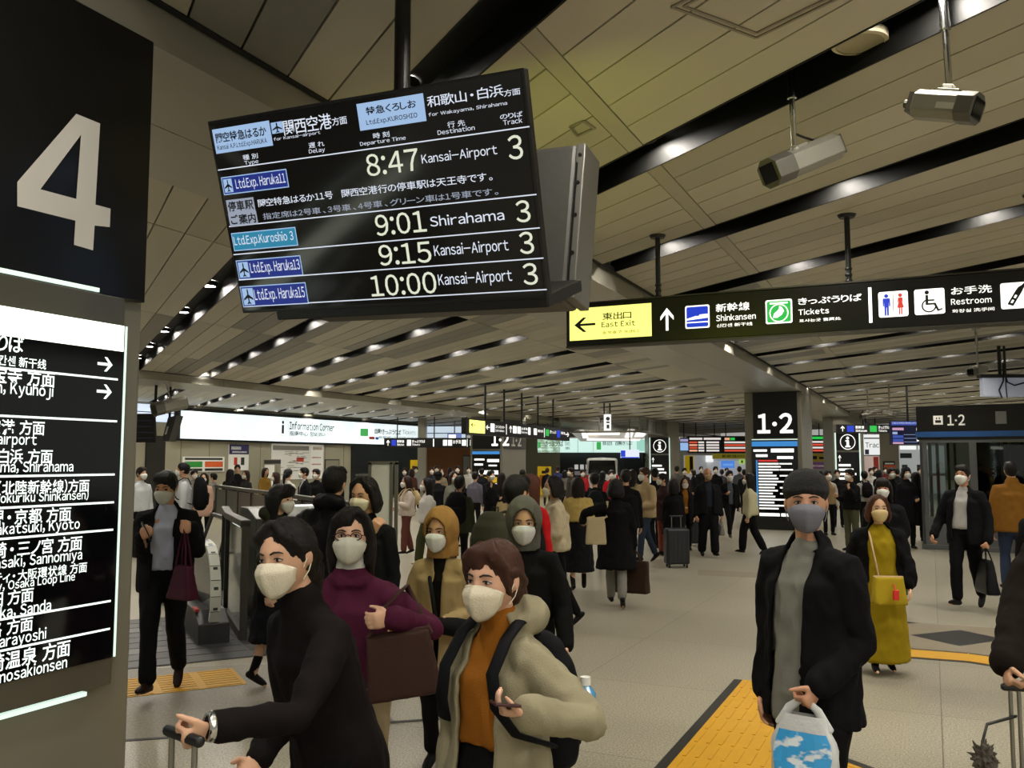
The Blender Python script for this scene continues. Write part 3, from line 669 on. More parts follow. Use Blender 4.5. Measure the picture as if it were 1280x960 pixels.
# ================================================================== SECURITY CAMERAS AND CEILING FITTINGS
M_camg = mat('camera_housing_grey', '#8d8b80', .45, metal=.3, var=.05, scale=8); M_camd = mat('camera_hood', '#5f5d55', .45, metal=.3)
M_lens = mat('lens_glass', '#050608', .05)
def security_camera(pole_top, joint, nose, tail, w, h, label, window=True):
    """pole from the ceiling to a bracket on top of a long box housing"""
    root = empty('security_camera', pole_top, label, 'security camera')
    d = (nose - tail).normalized(); side = d.cross(ZV).normalized(); up = side.cross(d); L = (nose - tail).length
    mb = MB(); mb.cyl(pole_top, pole_top.lerp(joint, .42), .021, n=14); mb.cyl(pole_top.lerp(joint, .4), joint, .015, n=14); mb.cyl(pole_top.lerp(joint, .38), pole_top.lerp(joint, .44), .025, n=14)
    mb.cyl(pole_top - Vector((0, 0, .012)), pole_top, .06, n=20); mb.build('pole', M_chrome, root)
    c = (nose + tail) / 2
    mb = MB(); mb.ball(joint, .026, n=12, m=8)
    foot = joint + (c + up * h / 2 - joint) * .85
    for sgn in (-1, 1): mb.obox(joint, side, d, ZV, sgn * .02 - .005, sgn * .02 + .005, -.022, .022, (foot - joint).z - .01, .02)
    mb.obox(foot, side, d, up, -.04, .04, -.05, .05, -.012, .008); mb.build('bracket', M_camg, root, bevel=.003)
    k = .28 * w
    prof = [(-w / 2, h * .28), (-w / 2 + k, h / 2), (w / 2 - k, h / 2), (w / 2, h * .28), (w / 2, -h * .28), (w / 2 - k, -h / 2), (-w / 2 + k, -h / 2), (-w / 2, -h * .28)]
    mb = MB(); mb.prism([tail + side * a + up * b for a, b in prof], d * L * .72); mb.build('housing', M_camg, root, bevel=.004)
    mb = MB(); mb.prism([tail + d * L * .72 + side * a * 1.06 + up * b * 1.06 for a, b in prof], d * L * .28); hood = mb.build('sun_hood', M_camd, root, bevel=.003)
    mb = MB(); mb.obox(nose, side, up, d, -w * .36, w * .36, -h * .34, h * .34, -.004, .004); mb.build('front_window', M_lens, hood)
    mb = MB(); mb.obox(tail, side, up, d, -w * .35, w * .35, -h * .36, h * .36, -.03, 0); mb.cyl(tail - d * .03, tail - d * .06, .02, n=10); mb.build('rear_cap', M_camd, root)
    mb = MB(); mb.obox(c + side * (w / 2 + .0008), d, up, side, -.02, .09, -h * .2, h * .02, -.0006, .0008); mb.build('rating_plate', mat('grey_label', '#b3b1a6', .6), root)
    return root
c1t = at_depth(987, 88, 4.72); c1t.z = ZC + .19; 
j1 = at_depth(993, 188, 4.72)
cr = security_camera(Vector((j1.x - .01, 4.72, ZC + .19)), j1, at_depth(961, 217, 4.70), at_depth(1042, 184, 4.86), .15, .15, 'grey security camera on steel pole with black cable, above the hanging sign')
mb = MB(); mb.tube([j1 + Vector((.01, 0, .09)), j1 + Vector((.06, .03, .085)), j1 + Vector((.15, .1, .09)), j1 + Vector((.21, .2, .06)), at_depth(1040, 186, 4.98) + Vector((0, .03, .0))], .007, n=8); mb.build('cable', M_black, cr, smooth=True)
reparent(cr)
j2 = at_depth(1187, 112, 3.95)
cr = security_camera(Vector((j2.x - .015, 3.95, ZC + .19)), j2, at_depth(1222, 136, 3.80), at_depth(1147, 131, 3.98), .14, .125, 'grey security camera with black front window at the top right of the hall')
reparent(cr)
pt = at_depth(207, 480, 20.9)
cr = security_camera(Vector((pt.x, 20.9, ZB)), at_depth(213, 498, 20.9), at_depth(192, 512, 20.6), at_depth(231, 503, 21.1), .34, .3, 'pale security camera under the far ceiling, left of the lit Information Corner sign'); reparent(cr)
for (px, py, Y, dx, lab) in ((1222, 458, 13.5, -1, 'small grey security camera on thin rod above the elevator kiosk'), (1112, 512, 23.5, 1, 'small security camera on rod right of the pair under the right ceiling'), (1085, 514, 25.5, -1, 'small security camera on rod left of the pair under the right ceiling')):
    j = at_depth(px, py, Y); cr = security_camera(Vector((j.x, Y, ZC)), j, at_depth(px + dx * 9, py + 7, Y - .1), at_depth(px - dx * 8, py + 3, Y + .1), .13, .13, lab); reparent(cr)
# round air diffuser in the slot
cc = at_depth(1074, 42, 4.32); cc.z = ZC + .08
ad = empty('air_diffuser', cc, 'round beige air diffuser set in the dark ceiling slot between the two cameras', 'air diffuser')
mb = MB(); mb.cyl(cc, cc + Vector((0, 0, .03)), .115, .115, n=32); mb.build('disc', mat('diffuser_beige', '#a8a08a', .5), ad)
mb = MB(); n = 32
for i in range(n):
    a0, a1 = 2 * math.pi * i / n, 2 * math.pi * (i + 1) / n; q = lambda a, r, z: cc + Vector((r * math.cos(a), r * math.sin(a), z))
    mb.add([q(a0, .115, -.004), q(a1, .115, -.004), q(a1, .135, .0), q(a0, .135, .0), q(a1, .135, .04), q(a0, .135, .04)], [(0, 1, 2, 3), (3, 2, 4, 5)])
mb.build('ring', mat('diffuser_ring', '#cfc9ae', .4), ad); reparent(ad)
# access hatch frames on the ceiling
def hatch(pts, label, w=.02):
    P = [on_z(x, y, ZC - .001) for x, y in pts]; root = empty('ceiling_hatch', P[0], label, 'access hatch'); c = sum(P, Vector()) / 4
    for nm, sc in (('outer_frame', 1.0), ('inner_frame', .86)):
        mb = MB()
        for i in range(4):
            a, b = c + (P[i] - c) * sc, c + (P[(i + 1) % 4] - c) * sc; t = (b - a).normalized(); nn = ((a + b) / 2 - c).normalized() * w * .35
            mb.prism([a - nn, b - nn, b + nn, a + nn], (0, 0, -.006))
        mb.build(nm, mat('hatch_frame', '#8f897a', .4, metal=.4), root)
    reparent(root)
hatch([(840, 8), (945, 47), (1062, -10), (950, -50)], 'rectangular access hatch frame in the beige ceiling, upper right')
hatch([(722, 170), (744, 160), (730, 150), (712, 158)], 'small access hatch frame in ceiling beside the grey backed screen')

# ================================================================== ELEVATOR KIOSK ON THE RIGHT
kx = Vector((math.cos(math.radians(33)), -math.sin(math.radians(33)), 0)); K0 = floor_pt(1150, 18.6); KP = Plane(K0, kx, ZV); kin = -KP.n
KL = 3.6; KH = KP.pix(1150, 508)[1]; kd = 2.3
M_kgrey = mat('kiosk_frame_grey', '#6c6f71', .45, metal=.35, var=.04, scale=3); M_kblk = mat('kiosk_header_black', '#121212', .35)
kio = empty('elevator_kiosk', K0 + kx * KL / 2 + kin * kd / 2, 'glass elevator enclosure with black 1·2 header and blue stripe at the right', 'elevator')
mb = MB(); zb0 = KP.pix(1155, 550)[1]; KP.slab(mb, (-.04, zb0, KL, KH), -kd, .02); hd = mb.build('header', M_kblk, kio, bevel=.008)
mb = MB(); z0, z1 = KP.pix(1148, 551)[1], KP.pix(1148, 540)[1]; KP.slab(mb, (-.06, z0 + .07, KL, z1), -kd - .02, .035); mb.build('blue_stripe', mat('stripe_blue', '#2f5fa0', .4), hd)
mb = MB(); mb.fix = False
a, b = KP.pix(1184.5, 532), KP.pix(1206, 518); KP.text(mb, '1·2', (a[0], a[1], b[0], b[1]), .024, 0, .02)
a, b = KP.pix(1167, 531), KP.pix(1178.5, 519.5); KP.rect(mb, (a[0], a[1], b[0], b[1]), .023, 0)
for pp in ([(.2, .2), (.8, .2), (.8, .5), (.2, .5)], [(.3, .58), (.42, .58), (.42, .8), (.3, .8)], [(.58, .58), (.7, .58), (.7, .8), (.58, .8)]): KP.inrect(mb, (a[0], a[1], b[0], b[1]), pp, .0245, 1)
a, b = KP.pix(1162, 511.5), KP.pix(1226, 511); KP.rect(mb, (a[0], a[1] - .006, b[0], a[1]), .023, 2)
mb.build('lettering', [M_ink, M_inkb, M_steel_d], hd)
mb = MB(); a, b = KP.pix(1245, 530), KP.pix(1258, 514); KP.slab(mb, (a[0], a[1], b[0], b[1]), .02, .05); mb.build('speaker_box', mat('speaker_grey', '#8b8c8a', .5), hd, bevel=.006)
wz = KP.pix(1160, 649)[1]; g_ = KP.pix(1213, 600)[0]; g2 = KP.pix(1222, 600)[0]
mb = MB(); KP.slab(mb, (0, 0, KL, wz), -.06, 0); KP.slab(mb, (-.02, 0, KL, .1), -.08, .02); mb.build('base_panel', M_kgrey, kio, bevel=.006)
mb = MB()
for (q0, q1) in ((0, .13), (g_, g2), (2.0, 2.13), (3.2, 3.33)): KP.slab(mb, (q0, wz, q1, zb0), -.06, 0)
KP.slab(mb, (0, wz, KL, wz + .05), -.05, .004); KP.slab(mb, (0, zb0 - .06, KL, zb0), -.05, .004); mb.build('window_frame', M_kgrey, kio)
mb = MB(); KP.slab(mb, (.1, wz, KL, zb0), -.035, -.025); mb.build('glazing', mat('tinted_glass', '#8d9a92', .02, trans=1.0), kio)
mb = MB()
for (uu, ww) in ((0, .1), (1.1, .1)): mb.obox(K0, kx, kin, ZV, 0, .06, kd * .0 + uu + .0, uu + ww, 0, zb0)
mb.obox(K0, kx, kin, ZV, 0, KL, kd - .06, kd, 0, wz); mb.obox(K0, kx, kin, ZV, 0, .06, kd - .1, kd, 0, zb0)
mb.build('side_posts', M_kgrey, kio)
mb = MB(); mb.obox(K0, kx, kin, ZV, .9, 3.4, kd * .55, kd - .1, .02, 2.2); mb.build('lift_car', mat('lift_car_dark', '#1a1c1a', .12, metal=.5), kio)
mb = MB()
for (q, c_) in ((.42, 0), (.55, 0), (1.42, 0), (1.55, 0), (2.5, 0), (2.62, 1)): mb.obox(K0, kx, kin, ZV, q, q + .05, .7, .75, .02, 2.2, c_)
mb.build('guide_rails', [mat('rail_yellow', '#8c8420', .4), M_steel_d], kio)
reparent(kio)
# screen hanging above it with loose cables
hp = at_depth(1229, 498, 15.5); HB = Plane(hp, Vector((1, -.05, 0)), ZV)
hs = empty('hanging_monitor', hp + Vector((.6, 0, 0)), 'pale backed hanging monitor with dangling black cables above the elevator kiosk', 'display')
mb = MB(); HB.slab(mb, (0, .03, 1.5, .36), -.12, 0); mb.build('casing', mat('monitor_pale', '#b4b9c6', .4, emit='#c8d4f0', es=.12), hs, bevel=.01)
mb = MB(); HB.slab(mb, (-.03, .36, 1.5, .42), -.14, .02); mb.build('top_bar', M_black, hs)
mb = MB(); q = HB.pt(.33, .42, -.06); mb.cyl(q, Vector((q.x, q.y, ZC)), .03, n=10); q = HB.pt(.42, .42, -.06); mb.cyl(q, Vector((q.x, q.y, ZC)), .02, n=10); mb.build('pole', M_black, hs)
mb = MB(); mb.tube([HB.pt(.35, .6, .02), HB.pt(.34, .3, .03), HB.pt(.26, .14, .03), HB.pt(.3, .02, .03)], .014, n=8); mb.tube([HB.pt(.36, .5, .03), HB.pt(.4, .28, .04), HB.pt(.52, .22, .04), HB.pt(.7, .27, .04), HB.pt(.95, .25, .04)], .014, n=8); mb.tube([HB.pt(.38, .4, .03), HB.pt(.38, .2, .03), HB.pt(.39, .0, .03)], .01, n=8); mb.build('cable', M_black, hs, smooth=True)
reparent(hs)

# ================================================================== ESCALATORS ON THE LEFT
M_bal = mat('balustrade_dark', '#20211f', .2, metal=.3); M_skirt = mat('escalator_skirt', '#141414', .4)
def newel(tip, L, label, band, R=.46, zc=.47, glassm=None):
    """handrail loop whose nearest point is above `tip`; runs back along SV, flat first and then falling"""
    root = empty('escalator_balustrade', tip, label, 'escalator'); side = MV
    path = []
    for i in range(11): t = math.radians(-90 + i * 18); path.append((R - R * math.cos(t), zc + R * math.sin(t)))
    fall = [(L * .45, zc + R), (L, zc + R - L * .55 * .577)]
    low = [(L, .02), (L * .45, .02)]
    pts = [tip + SV * a + ZV * b for a, b in path + fall]
    mb = MB(); mb.tube(pts, .045, n=10, flat=[.45] * len(pts), fdir=side); hr = mb.build('handrail', mat('handrail_black', '#151515', .35), root, smooth=True)
    if band:
        mb = MB(); sub = [tip + SV * (a - .004 - .012 * math.cos(math.atan2(b - zc, R - a)) ) + ZV * (b + .004 * (1 if b > zc else -1)) for a, b in path[2:]] + [tip + SV * (R + .25) + ZV * (zc + R + .016)]
        mb.fix = False; k = 0
        for i in range(len(sub) - 1):
            for s_ in range(3):
                a, b = sub[i].lerp(sub[i + 1], s_ / 3), sub[i].lerp(sub[i + 1], (s_ + 1) / 3); d = (b - a)
                out = -(d.cross(side)).normalized(); out = out if out.dot(-SV + ZV * .3) > 0 else -out; e = .048
                col = 2 if i >= 7 and k % 4 == 1 else (1 if k % 4 == 2 else 0); k += 1
                mb.add([a - side * e + out * .022, a + side * e + out * .022, b + side * e + out * .022, b - side * e + out * .022], [(0, 1, 2, 3)], 0)
                if col:
                    a2, b2 = a.lerp(b, .2), a.lerp(b, .8); mb.add([a2 - side * e * .45 + out * .0235, a2 + side * e * .45 + out * .0235, b2 + side * e * .45 + out * .0235, b2 - side * e * .45 + out * .0235], [(0, 1, 2, 3)], col)
                for s2 in (-1, 1): mb.add([a + side * e * s2 + out * .022, b + side * e * s2 + out * .022, b + side * e * s2 - out * .02, a + side * e * s2 - out * .02], [(0, 1, 2, 3)], 0)
        mb.build('sticker_band', [mat('sticker_white', '#c9cdc2', .5), mat('sticker_green_black', '#26352a', .5), mat('sticker_blue', '#3a55b0', .5)], hr)
    prof = [(R - (R - .05) * math.cos(math.radians(-90 + i * 18)), zc + (R - .05) * math.sin(math.radians(-90 + i * 18))) for i in range(11)] + [(L * .45, zc + R - .05), (L, zc + R - .05 - L * .55 * .577), (L, .0), (R, .0)]
    mb = MB(); mb.prism([tip + SV * a + ZV * b - side * .012 for a, b in prof], side * .024); mb.build('glass_panel', glassm or M_bal, root)
    mb = MB(); mb.prism([tip + SV * a + ZV * b - side * .15 for a, b in ((.0, 0), (.02, .2), (.28, .3), (L, .3), (L, 0))], side * .3); mb.build('skirt', M_skirt, root, bevel=.01)
    mb = MB(); mb.obox(tip + SV * .25 + MV * -.13, MV, SV, ZV, -.03, .01, -.08, .12, .3, .325); mb.build('stop_button', mat('button_red', '#a02018', .4), root)
    reparent(root); return root
t1 = floor_pt(274, 9.0); newel(t1, 6.0, 'escalator balustrade with white stickered handrail loop beside the man in the dark suit', True)
newel(t1 - MV * 1.25 + SV * .1, 6.0, 'escalator balustrade with plain black handrail hidden behind the man in the dark suit', False)
M_clearish = mat('balustrade_glass', '#c9d2cb', .05, trans=1.0)
newel(floor_pt(291, 13.6), 3.4, 'far glass escalator balustrade with thin handrail behind the stickered one', False, glassm=M_clearish)
def guard(pts, h, label, solid=True, posts=True):
    root = empty('guard_rail', pts[0], label, 'guard rail')
    mbg = MB()
    for a, b in zip(pts[:-1], pts[1:]):
        d = (b - a); L = d.length; d.normalize(); nn = Vector((-d.y, d.x, 0))
        mbt = MB(); mbt.obox(a, d, nn, ZV, -.03, L + .03, -.05, .05, h - .07, h); mbt.build('top_rail', M_steel_d, root, bevel=.01)
        mbg.obox(a, d, nn, ZV, .02, L - .02, -.012, .012, .1, h - .1)
        k = max(1, round(L / 1.3))
        for i in range(k + 1): mbp = MB(); mbp.obox(a + d * (L * i / k), d, nn, ZV, -.03, .03, -.035, .035, 0, h - .02); mbp.build('post', M_steel_d, root)
        mbt = MB(); mbt.obox(a, d, nn, ZV, 0, L, -.04, .04, 0, .1); mbt.build('kick_rail', M_steel_d, root)
    mbg.build('infill_panel', mat('guard_panel_grey', '#5f605a', .35, metal=.5, var=.05, scale=2) if solid else M_clearish, root)
    reparent(root); return root
gA, gB = floor_pt(272, 22.0), floor_pt(440, 12.9)
guard([gA, gB], 1.22, 'long dark grey guard wall around the escalator opening, in front of the information wall')
guard([floor_pt(309, 9.2), floor_pt(288, 10.6), floor_pt(283, 12.0)], 1.2, 'glass guard with dark posts right of the stickered escalator handrail', solid=False)
bx = empty('escalator_end_box', floor_pt(350, 11.0), 'dark metal box with sloping top behind the long haired woman in olive', 'cabinet')
mb = MB(); o_ = floor_pt(322, 10.3)
mb.prism([o_ + SV * a + ZV * b for a, b in ((0, 0), (0, 1.14), (.5, 1.24), (.9, 1.24), (.9, 0))], MV * 1.25); mb.build('body', mat('box_grey', '#4d4e48', .35, metal=.5, var=.05, scale=2), bx, bevel=.01)
mb = MB(); mb.obox(o_ + MV * .5, MV, SV, ZV, 0, .45, .55, .88, 1.235, 1.25); mb.build('lit_panel', lit('lit_panel_white', '#f4f6ee', 1.1), bx)
reparent(bx)
sb = empty('standing_board', floor_pt(480, 8.6), 'tall pale board in a steel frame standing behind the woman touching her mask', 'notice board')
SBP = Plane(floor_pt(462, 8.6), Vector((1, .0, 0)), ZV); w1, w2, w3 = SBP.pix(464, 600)[0], SBP.pix(487, 600)[0], SBP.pix(497, 600)[0]; zt_ = SBP.pix(470, 578)[1]
mb = MB(); SBP.slab(mb, (w1, .25, w2, zt_ - .02), -.04, -.01); mb.build('panel', mat('board_pale', '#d4d6ce', .5), sb)
mb = MB()
for q in ((w1 - .03, 0, w1, zt_), (w2, 0, w2 + .025, zt_), (w3 - .03, 0, w3, zt_), (w1 - .03, zt_ - .02, w3, zt_ + .01), (w2, .2, w3, .25)): SBP.slab(mb, q, -.06, 0)
mb.build('frame', M_steel, sb); reparent(sb)

# ================================================================== INFORMATION WALL (FAR LEFT)
NW = -24.2; IP = Plane(UN(0, NW), UV, ZV)
M_wall = mat('wall_panel_beige', '#9a9682', .5, var=.05, scale=1.2)
uL, uR = IP.pix(120, 560)[0] - 16, IP.pix(524, 560)[0]
mb = MB(); IP.slab(mb, (uL, 0, uR, 3.8), -.3, -.02)
u = uL
while u < uR: IP.slab(mb, (u, 0, u + .01, 3.8), -.02, -.012, 1); u += 1.4
struct(mb.build('wall_left', [M_wall, M_steel_d]))
M_info = lit('info_header_glow', '#e6f3f5', 1.0, '#c0c8c8'); M_teal = mat('info_letters', '#2d3b45', .6); M_pgreen = lit('lit_green', '#49b85a', .8); M_pred = mat('poster_red', '#b53a28', .6)
ih = empty('information_sign', UN((uL + uR) / 2, NW, 2.6), 'long glowing white Information Corner sign over the information counter', 'sign')
zb_, zt_ = IP.pix(222, 548)[1], IP.pix(222, 513)[1]
mb = MB(); a = IP.pix(218, 548)[0]; bR = IP.pix(523, 556)[0]
IP.slab(mb, (a, zb_ - .08, bR, zt_ + .12), .0, .1); mb.build('housing', M_black, ih)
mb = MB(); q0 = IP.pix(222, 548)[0]; joints_ = [q0, IP.pix(289, 548)[0], IP.pix(340, 548)[0], IP.pix(382, 548)[0], IP.pix(440, 550)[0], IP.pix(485, 553)[0], bR - .1]
for j in range(len(joints_) - 1): IP.slab(mb, (joints_[j] + .015, zb_, joints_[j + 1] - .015, zt_), .1, .14)
mb.build('lit_face', M_info, ih)
mb = MB(); mb.fix = False
def itx(body, bl, tr, mi=0, bold=.0): a, b = IP.pix(*bl), IP.pix(*tr); IP.text(mb, body, (a[0], a[1], b[0], b[1]), .15, mi, bold)
itx('Information Corner', (358, 536.8), (414.5, 529.8), 0, .022); itx('指南中心 정보코너', (358, 544.6), (403, 540.6), 0, .015); c = IP.pix(350, 534); IP.disc(mb, c, .36, .145, 3, 24); IP.disc(mb, c, .34, .148, 4, 24)
IP.disc(mb, (c[0], c[1] + .2), .07, .15, 5, 14); IP.rect(mb, (c[0] - .07, c[1] - .26, c[0] + .07, c[1] + .09), .15, 5)
itx('自動きっぷうりば', (465, 542.6), (498, 537.4), 0, .02); a, b = IP.pix(447, 545), IP.pix(457, 536); IP.rect(mb, (a[0], a[1], b[0], b[1]), .15, 2)
itx('新幹線・在来線 特急券', (470, 548.6), (520, 546.6)); a, b = IP.pix(458, 549), IP.pix(465, 546); IP.rect(mb, (a[0], a[1], b[0], b[1]), .15, 1); a, b = IP.pix(466, 549.5), IP.pix(470, 546.5); IP.rect(mb, (a[0], a[1], b[0], b[1]), .15, 6); itx('Tickets', (500, 543), (517, 538))
mb.build('lettering', [M_teal, M_pred, M_pgreen, mat('ring_grey', '#c8ced0', .6), M_info, M_inkb, mat('chip_blue', '#2c58b8', .6)], ih); reparent(ih)
lh = empty('lit_sign', UN(IP.pix(190, 510)[0], NW, 3.0), 'pale blue lit sign panel at far left above the hanging screens', 'sign')
mb = MB(); a, b = IP.pix(150, 518), IP.pix(222, 499); IP.slab(mb, (a[0] - .3, zb_ + .55, b[0] - .25, 3.72), .06, .1); mb.build('lit_face', lit('blue_white_glow', '#d4e4fb', .95, '#b8c0c8'), lh)
mb = MB(); IP.slab(mb, (a[0] - .3, zb_ + .85, b[0] - .25, zb_ + .88), .1, .11); mb.build('trim', M_steel, lh); reparent(lh)
def wall_item(name, label, cat, bl, tr, items, mats, depth=.03, h0=0.0):
    r = IP.pr(bl, tr); root = empty(name, IP.pt((r[0] + r[2]) / 2, r[1], .02), label, cat)
    mb = MB(); IP.slab(mb, r, h0, h0 + depth); mb.build('panel', mats[0], root)
    if items:
        mb = MB(); mb.fix = False
        for (x0, y0, x1, y1, mi) in items: IP.rect(mb, (r[0] + (r[2] - r[0]) * x0, r[1] + (r[3] - r[1]) * y0, r[0] + (r[2] - r[0]) * x1, r[1] + (r[3] - r[1]) * y1), h0 + depth + .003, mi)
        mb.build('print', mats[1:], root)
    reparent(root); return root
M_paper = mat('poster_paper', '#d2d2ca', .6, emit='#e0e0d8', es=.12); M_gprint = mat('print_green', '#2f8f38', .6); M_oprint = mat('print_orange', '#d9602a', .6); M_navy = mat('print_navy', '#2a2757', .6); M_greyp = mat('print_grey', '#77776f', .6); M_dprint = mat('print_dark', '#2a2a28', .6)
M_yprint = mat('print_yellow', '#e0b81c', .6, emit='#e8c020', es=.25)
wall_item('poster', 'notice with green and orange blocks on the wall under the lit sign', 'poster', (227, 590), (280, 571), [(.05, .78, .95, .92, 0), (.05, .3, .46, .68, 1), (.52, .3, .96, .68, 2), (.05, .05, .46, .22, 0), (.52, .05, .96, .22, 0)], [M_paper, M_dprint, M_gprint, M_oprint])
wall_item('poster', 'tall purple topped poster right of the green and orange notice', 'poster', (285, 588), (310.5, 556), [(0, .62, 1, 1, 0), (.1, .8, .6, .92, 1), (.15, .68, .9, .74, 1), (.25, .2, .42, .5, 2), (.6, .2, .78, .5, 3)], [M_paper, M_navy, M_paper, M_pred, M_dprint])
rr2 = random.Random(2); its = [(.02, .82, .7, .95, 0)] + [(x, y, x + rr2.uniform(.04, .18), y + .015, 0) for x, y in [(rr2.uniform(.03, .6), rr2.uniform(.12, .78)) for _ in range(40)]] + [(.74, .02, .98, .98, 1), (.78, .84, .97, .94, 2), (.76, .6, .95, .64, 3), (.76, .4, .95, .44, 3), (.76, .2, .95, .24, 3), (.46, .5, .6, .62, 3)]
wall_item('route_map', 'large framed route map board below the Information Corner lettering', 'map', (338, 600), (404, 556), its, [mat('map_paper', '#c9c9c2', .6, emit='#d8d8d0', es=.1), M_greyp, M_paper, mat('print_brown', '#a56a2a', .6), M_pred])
wall_item('doorway_recess', 'dark doorway at the far left of the information wall', 'doorway', (179, 640), (206, 545), [], [mat('recess_dark', '#1d1b17', .6)], .05)
wall_item('wall_door', 'grey metal door in the wall right of the route map', 'door', (405, 625), (424, 574), [(.05, .02, .95, .97, 0)], [M_steel_d, mat('door_beige', '#84806f', .5)], .02)
wall_item('ticket_machine_bank', 'dark ticket machine bank recessed under the end of the lit sign', 'ticket machines', (438, 622), (522, 560), [(.08, .5, .42, .9, 0), (.48, .5, .62, .75, 0), (.05, .42, .3, .46, 1), (.35, .5, .41, .66, 2)], [mat('machine_dark', '#141514', .4), mat('machine_black', '#050505', .3), M_steel, mat('machine_blue', '#2f55b5', .5)], .06)
wall_item('poster', 'narrow yellow poster beside the dark ticket machines', 'poster', (511, 590), (520, 575), [(.2, .2, .6, .5, 0)], [M_yprint, M_dprint], .03, .08)
wall_item('notice_stand', 'pale upright notice stand before the route map', 'notice board', (313, 610), (335, 574), [(0, .84, 1, .97, 0), (.05, .02, .62, .8, 1), (.72, .02, .78, .8, 2)], [mat('stand_beige', '#8f8b78', .5), M_dprint, M_paper, M_steel], .05, .6)
# ================================================================== FAR SIGNS, SHOPS AND COLUMNS
XV = Vector((1, 0, 0))
def hang_sign(name, label, cat, p0, ex, L, hgt, items, mats, poles=(), depth=.14, group=None):
    """box sign: p0 = lower left front corner, items = (x0,y0,x1,y1,mat) fractions or ('t', text, x0,y0,x1,y1,mat)"""
    P = Plane(p0, ex, ZV); root = empty(name, P.pt(L / 2, 0, -depth / 2), label, cat, group)
    mb = MB(); P.slab(mb, (0, 0, L, hgt), -depth, 0); mb.build('housing', mats[0], root)
    mb = MB(); mb.fix = False
    for it in items:
        if it[0] == 't': P.text(mb, it[1], (it[2] * L, it[3] * hgt, it[4] * L, it[5] * hgt), .008, it[6], .01)
        elif it[0] == 'p': P.inrect(mb, (it[2] * L, it[3] * hgt, it[4] * L, it[5] * hgt), it[1], .009, it[6])
        elif it[0] == 'c': P.disc(mb, (it[1] * L, it[2] * hgt), it[3] * hgt, .006 + .001 * it[5], it[4], 24)
        else: P.rect(mb, (it[0] * L, it[1] * hgt, it[2] * L, it[3] * hgt), .005, it[4])
    if items: mb.build('lettering', mats[1:], root)
    if poles:
        for t in poles:
            mb = MB(); q = P.pt(t * L, hgt, -depth / 2); mb.cyl(q, Vector((q.x, q.y, ZC)), .028, n=8); mb.build('hanger_pole', M_black, root)
    reparent(root); return root
BM = [M_black, M_hw, M_yp, M_hb, M_hg, M_inkb]
# long sign with yellow arrow end, running along the beams
p0 = at_depth(583, 542.5, 22.5); LL = (at_depth(712, 549.5, 30.6) - p0); LL.z = 0
L_ = LL.length; d_ = LL.normalized()
t_of = lambda px: (px - 583) / 129.0
def tperp(px):  # fraction along the sign for a picture column
    r = ray(px, 540); n = Vector((-d_.y, d_.x, 0)); q = EYE + r * ((p0 - EYE).dot(n) / r.dot(n)); return (q - p0).dot(d_) / L_
its = [(.02, .1, tperp(606), .9, 1), ('p', ARROW_L, tperp(588), .45, tperp(594), .75, 4)]
its += [('p', ARROW_L, tperp(607), .35, tperp(612), .7, 0), (tperp(613), .25, tperp(618), .8, 0), ('t', 'コインロッカー', tperp(619), .52, tperp(631), .72, 0), ('t', 'Coin Lockers', tperp(619), .3, tperp(630), .46, 0), (tperp(632.5), .15, tperp(633.2), .85, 0)]
its += [(tperp(641), .28, tperp(645.5), .78, 0), (tperp(646.5), .28, tperp(651), .78, 0), ('t', 'お手洗', tperp(652), .55, tperp(659), .75, 0), ('t', 'Restroom', tperp(652), .32, tperp(659), .48, 0), (tperp(660), .26, tperp(663), .78, 0), (tperp(667), .28, tperp(671), .76, 0), ('t', '案内所', tperp(672), .5, tperp(679), .7, 0), (tperp(680), .15, tperp(680.7), .85, 0)]
its += [(tperp(682), .28, tperp(686), .78, 3), ('t', 'きっぷ', tperp(687), .5, tperp(695), .74, 0), (tperp(696), .22, tperp(700), .8, 2), ('t', '新幹線', tperp(701), .5, tperp(706), .72, 0), ('p', ARROW_R, tperp(706.5), .3, tperp(711), .75, 0)]
its += [('p', ARROW_U, tperp(636), .3, tperp(640), .8, 0)]
hang_sign('hanging_sign', 'distant black hanging sign with yellow arrow panel before a 1·2 column', 'sign', p0, d_, L_, .41, its, BM, [tperp(x) for x in (609.5, 633, 655, 675, 694)])
p0 = at_depth(480, 559.5, 41); L2 = (at_depth(605, 559.5, 41) - p0).length
hang_sign('hanging_sign', 'black hanging sign with white up arrow in front of the ticket machines', 'sign', p0, XV, L2, .44,
    [('p', ARROW_U, .02, .2, .06, .8, 0), (.075, .2, .12, .8, 2), ('t', '新幹線', .13, .5, .2, .8, 0), ('t', 'Shinkansen', .13, .2, .2, .42, 0), (.23, .2, .27, .8, 0), ('t', 'きっぷうりば', .28, .5, .41, .8, 0), ('t', 'Tickets', .28, .2, .36, .42, 0), (.49, .1, .5, .9, 0), (.59, .2, .63, .8, 0), (.64, .2, .68, .8, 0), ('t', 'お手洗', .69, .4, .77, .8, 0), (.78, .2, .82, .8, 0), (.83, .1, .835, .9, 0), (.86, .2, .9, .8, 0), ('t', '改札口', .905, .4, .955, .8, 0), ('p', ARROW_R, .957, .25, .995, .75, 0)], BM, (.13, .5, .82))
